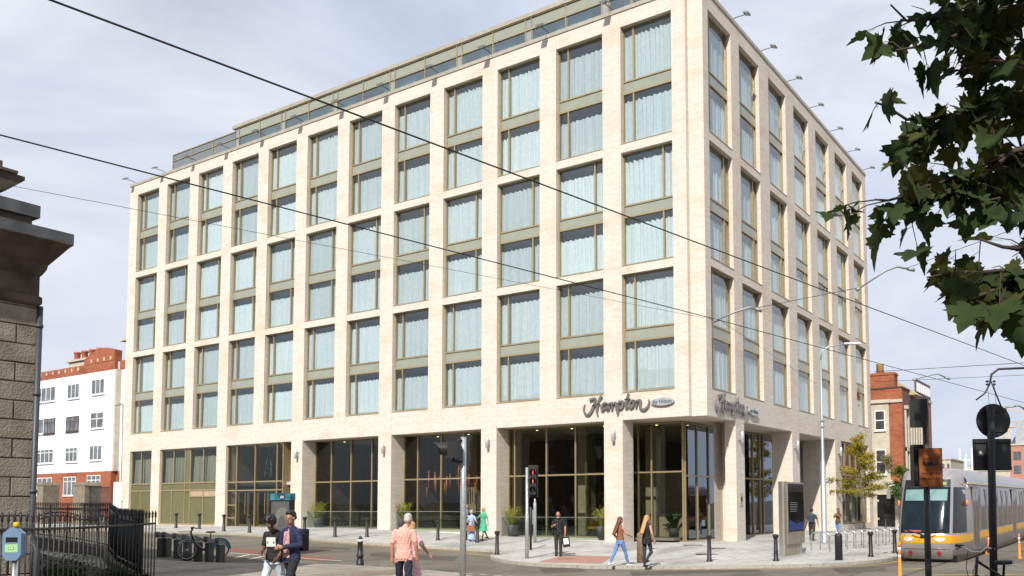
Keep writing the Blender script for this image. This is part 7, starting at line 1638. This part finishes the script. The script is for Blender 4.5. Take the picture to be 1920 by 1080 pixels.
# the rest of the crown, above and to the right of the view, shading what hangs below
def in_view(p):
    v = p - CAM; z = v.dot(FWD)
    if z < .3: return False
    x = CX + F_PX*v.dot(RGT)/z; y = CY - F_PX*v.dot(UPV)/z; return -120 < x < 2040 and -120 < y < 1200
for k in range(60):
    a = rr.random()*6.283; c = Vector((rr.uniform(14.5, 24), rr.uniform(-34, -22), rr.uniform(5.5, 10)))
    if in_view(c): continue
    q.tube([Vector((0, 0, rr.uniform(3, 6.5))), (c - TO)*.6 + Vector((0, 0, 1.2)), c - TO], [.05, .03, .01], 5)
n_up = 0
while n_up < 6500:
    c = Vector((19.2 + rr.gauss(0, 2.3), -27.8 + rr.gauss(0, 2.6), 7.6 + rr.gauss(0, 1.25)))
    if c.z < 4.6 or in_view(c): continue
    nr = Vector((rr.gauss(0, .7), rr.gauss(0, .7), 1)).normalized(); y_ = nr.orthogonal().normalized(); y_ = Matrix.Rotation(rr.random()*6.28, 3, nr) @ y_; x_ = y_.cross(nr); s_ = rr.uniform(.14, .2); c = c - TO
    lf.face([c + x_*s_*u + y_*s_*v for u, v in ((0, -.3), (.8, -.5), (.9, .4), (.35, .5), (0, 1.1), (-.35, .5), (-.9, .4), (-.8, -.5))], 0); n_up += 1
q2 = q.build('trunk', bark, pt); tw.build('limbs', twig_m, pt); tag(lf.build('crown', [plane_leaf, plane_leaf2], pt, fixn=False))
# ginkgo-like yellow street tree and the green one behind
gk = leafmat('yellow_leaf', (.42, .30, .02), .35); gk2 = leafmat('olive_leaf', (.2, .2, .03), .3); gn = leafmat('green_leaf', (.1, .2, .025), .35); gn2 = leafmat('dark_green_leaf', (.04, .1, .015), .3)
def street_tree(name, label, base, H, trunk_r, lobes, m1, m2, leafs, seed, lean=(0, 0)):
    t = thing(name, label, 'tree', base); r_ = random.Random(seed); q = MB(); q.tube([(0, 0, -.2), (lean[0]*.3, lean[1]*.3, H*.3), (lean[0]*.7, lean[1]*.7, H*.6), (lean[0], lean[1], H*.95)], [trunk_r, trunk_r*.8, trunk_r*.5, .015], 9)
    lf_ = MB()
    for (a, z, L_, up, rad, n) in lobes:
        st = Vector((lean[0]*z/H, lean[1]*z/H, z)); e = st + Vector((math.cos(a)*L_, math.sin(a)*L_, up)); q.tube([st, st.lerp(e, .5) + Vector((0, 0, .1)), e], [trunk_r*.35, trunk_r*.22, .008], 5)
        for _ in range(n):
            f = r_.uniform(.2, 1.08); c = st.lerp(e, f); s_ = rad*(1.1 - .5*f); v = Vector((r_.gauss(0, s_), r_.gauss(0, s_), r_.gauss(0, s_*.7)))
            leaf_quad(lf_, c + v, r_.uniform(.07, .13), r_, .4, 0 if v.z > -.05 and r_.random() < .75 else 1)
    q.build('trunk', bark, t); lf_.build('crown', [m1, m2], t, fixn=False); return t
RT = math.atan2(_rt.y, _rt.x)
pb3 = on_y(1621, 988, 20.5); base = Vector((pb3.x, 20.5, G(pb3.x, 20.5))); rr = random.Random(8); lobes = []
ppmd = F_PX / (base - CAM).dot(FWD); H = (988 - 812) / ppmd
print('tree', base, 'ppm', ppmd, 'H', H)
for k in range(26):
    z = H*(.38 + .6*k/26); wd = (1 - (z/H - .38)/.62)**.7*1.55 + .15; a = rr.random()*6.283; lobes.append((a, z, wd*rr.uniform(.7, 1.1), rr.uniform(.0, .5), .2, 240))
for a, z, L_, up in ((RT + math.pi, H*.52, 2.0, .25), (RT + math.pi, H*.42, 1.9, .05), (RT, H*.45, 1.6, .1), (RT, H*.55, 1.3, .1)): lobes.append((a, z, L_, up, .16, 260))
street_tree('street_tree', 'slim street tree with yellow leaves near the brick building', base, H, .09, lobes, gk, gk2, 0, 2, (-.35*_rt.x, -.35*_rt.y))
pb4 = on_y(1695, 985, 28.0); base = Vector((pb4.x, 28.0, G(pb4.x, 28.0))); ppmd = F_PX / (base - CAM).dot(FWD); H = (985 - 866) / ppmd; lobes = []
for k in range(18): z = H*(.45 + .5*k/18); a = rr.random()*6.283; lobes.append((a, z, rr.uniform(.5, 1.5)*(1.2 - .6*k/18), rr.uniform(.0, .4), .2, 220))
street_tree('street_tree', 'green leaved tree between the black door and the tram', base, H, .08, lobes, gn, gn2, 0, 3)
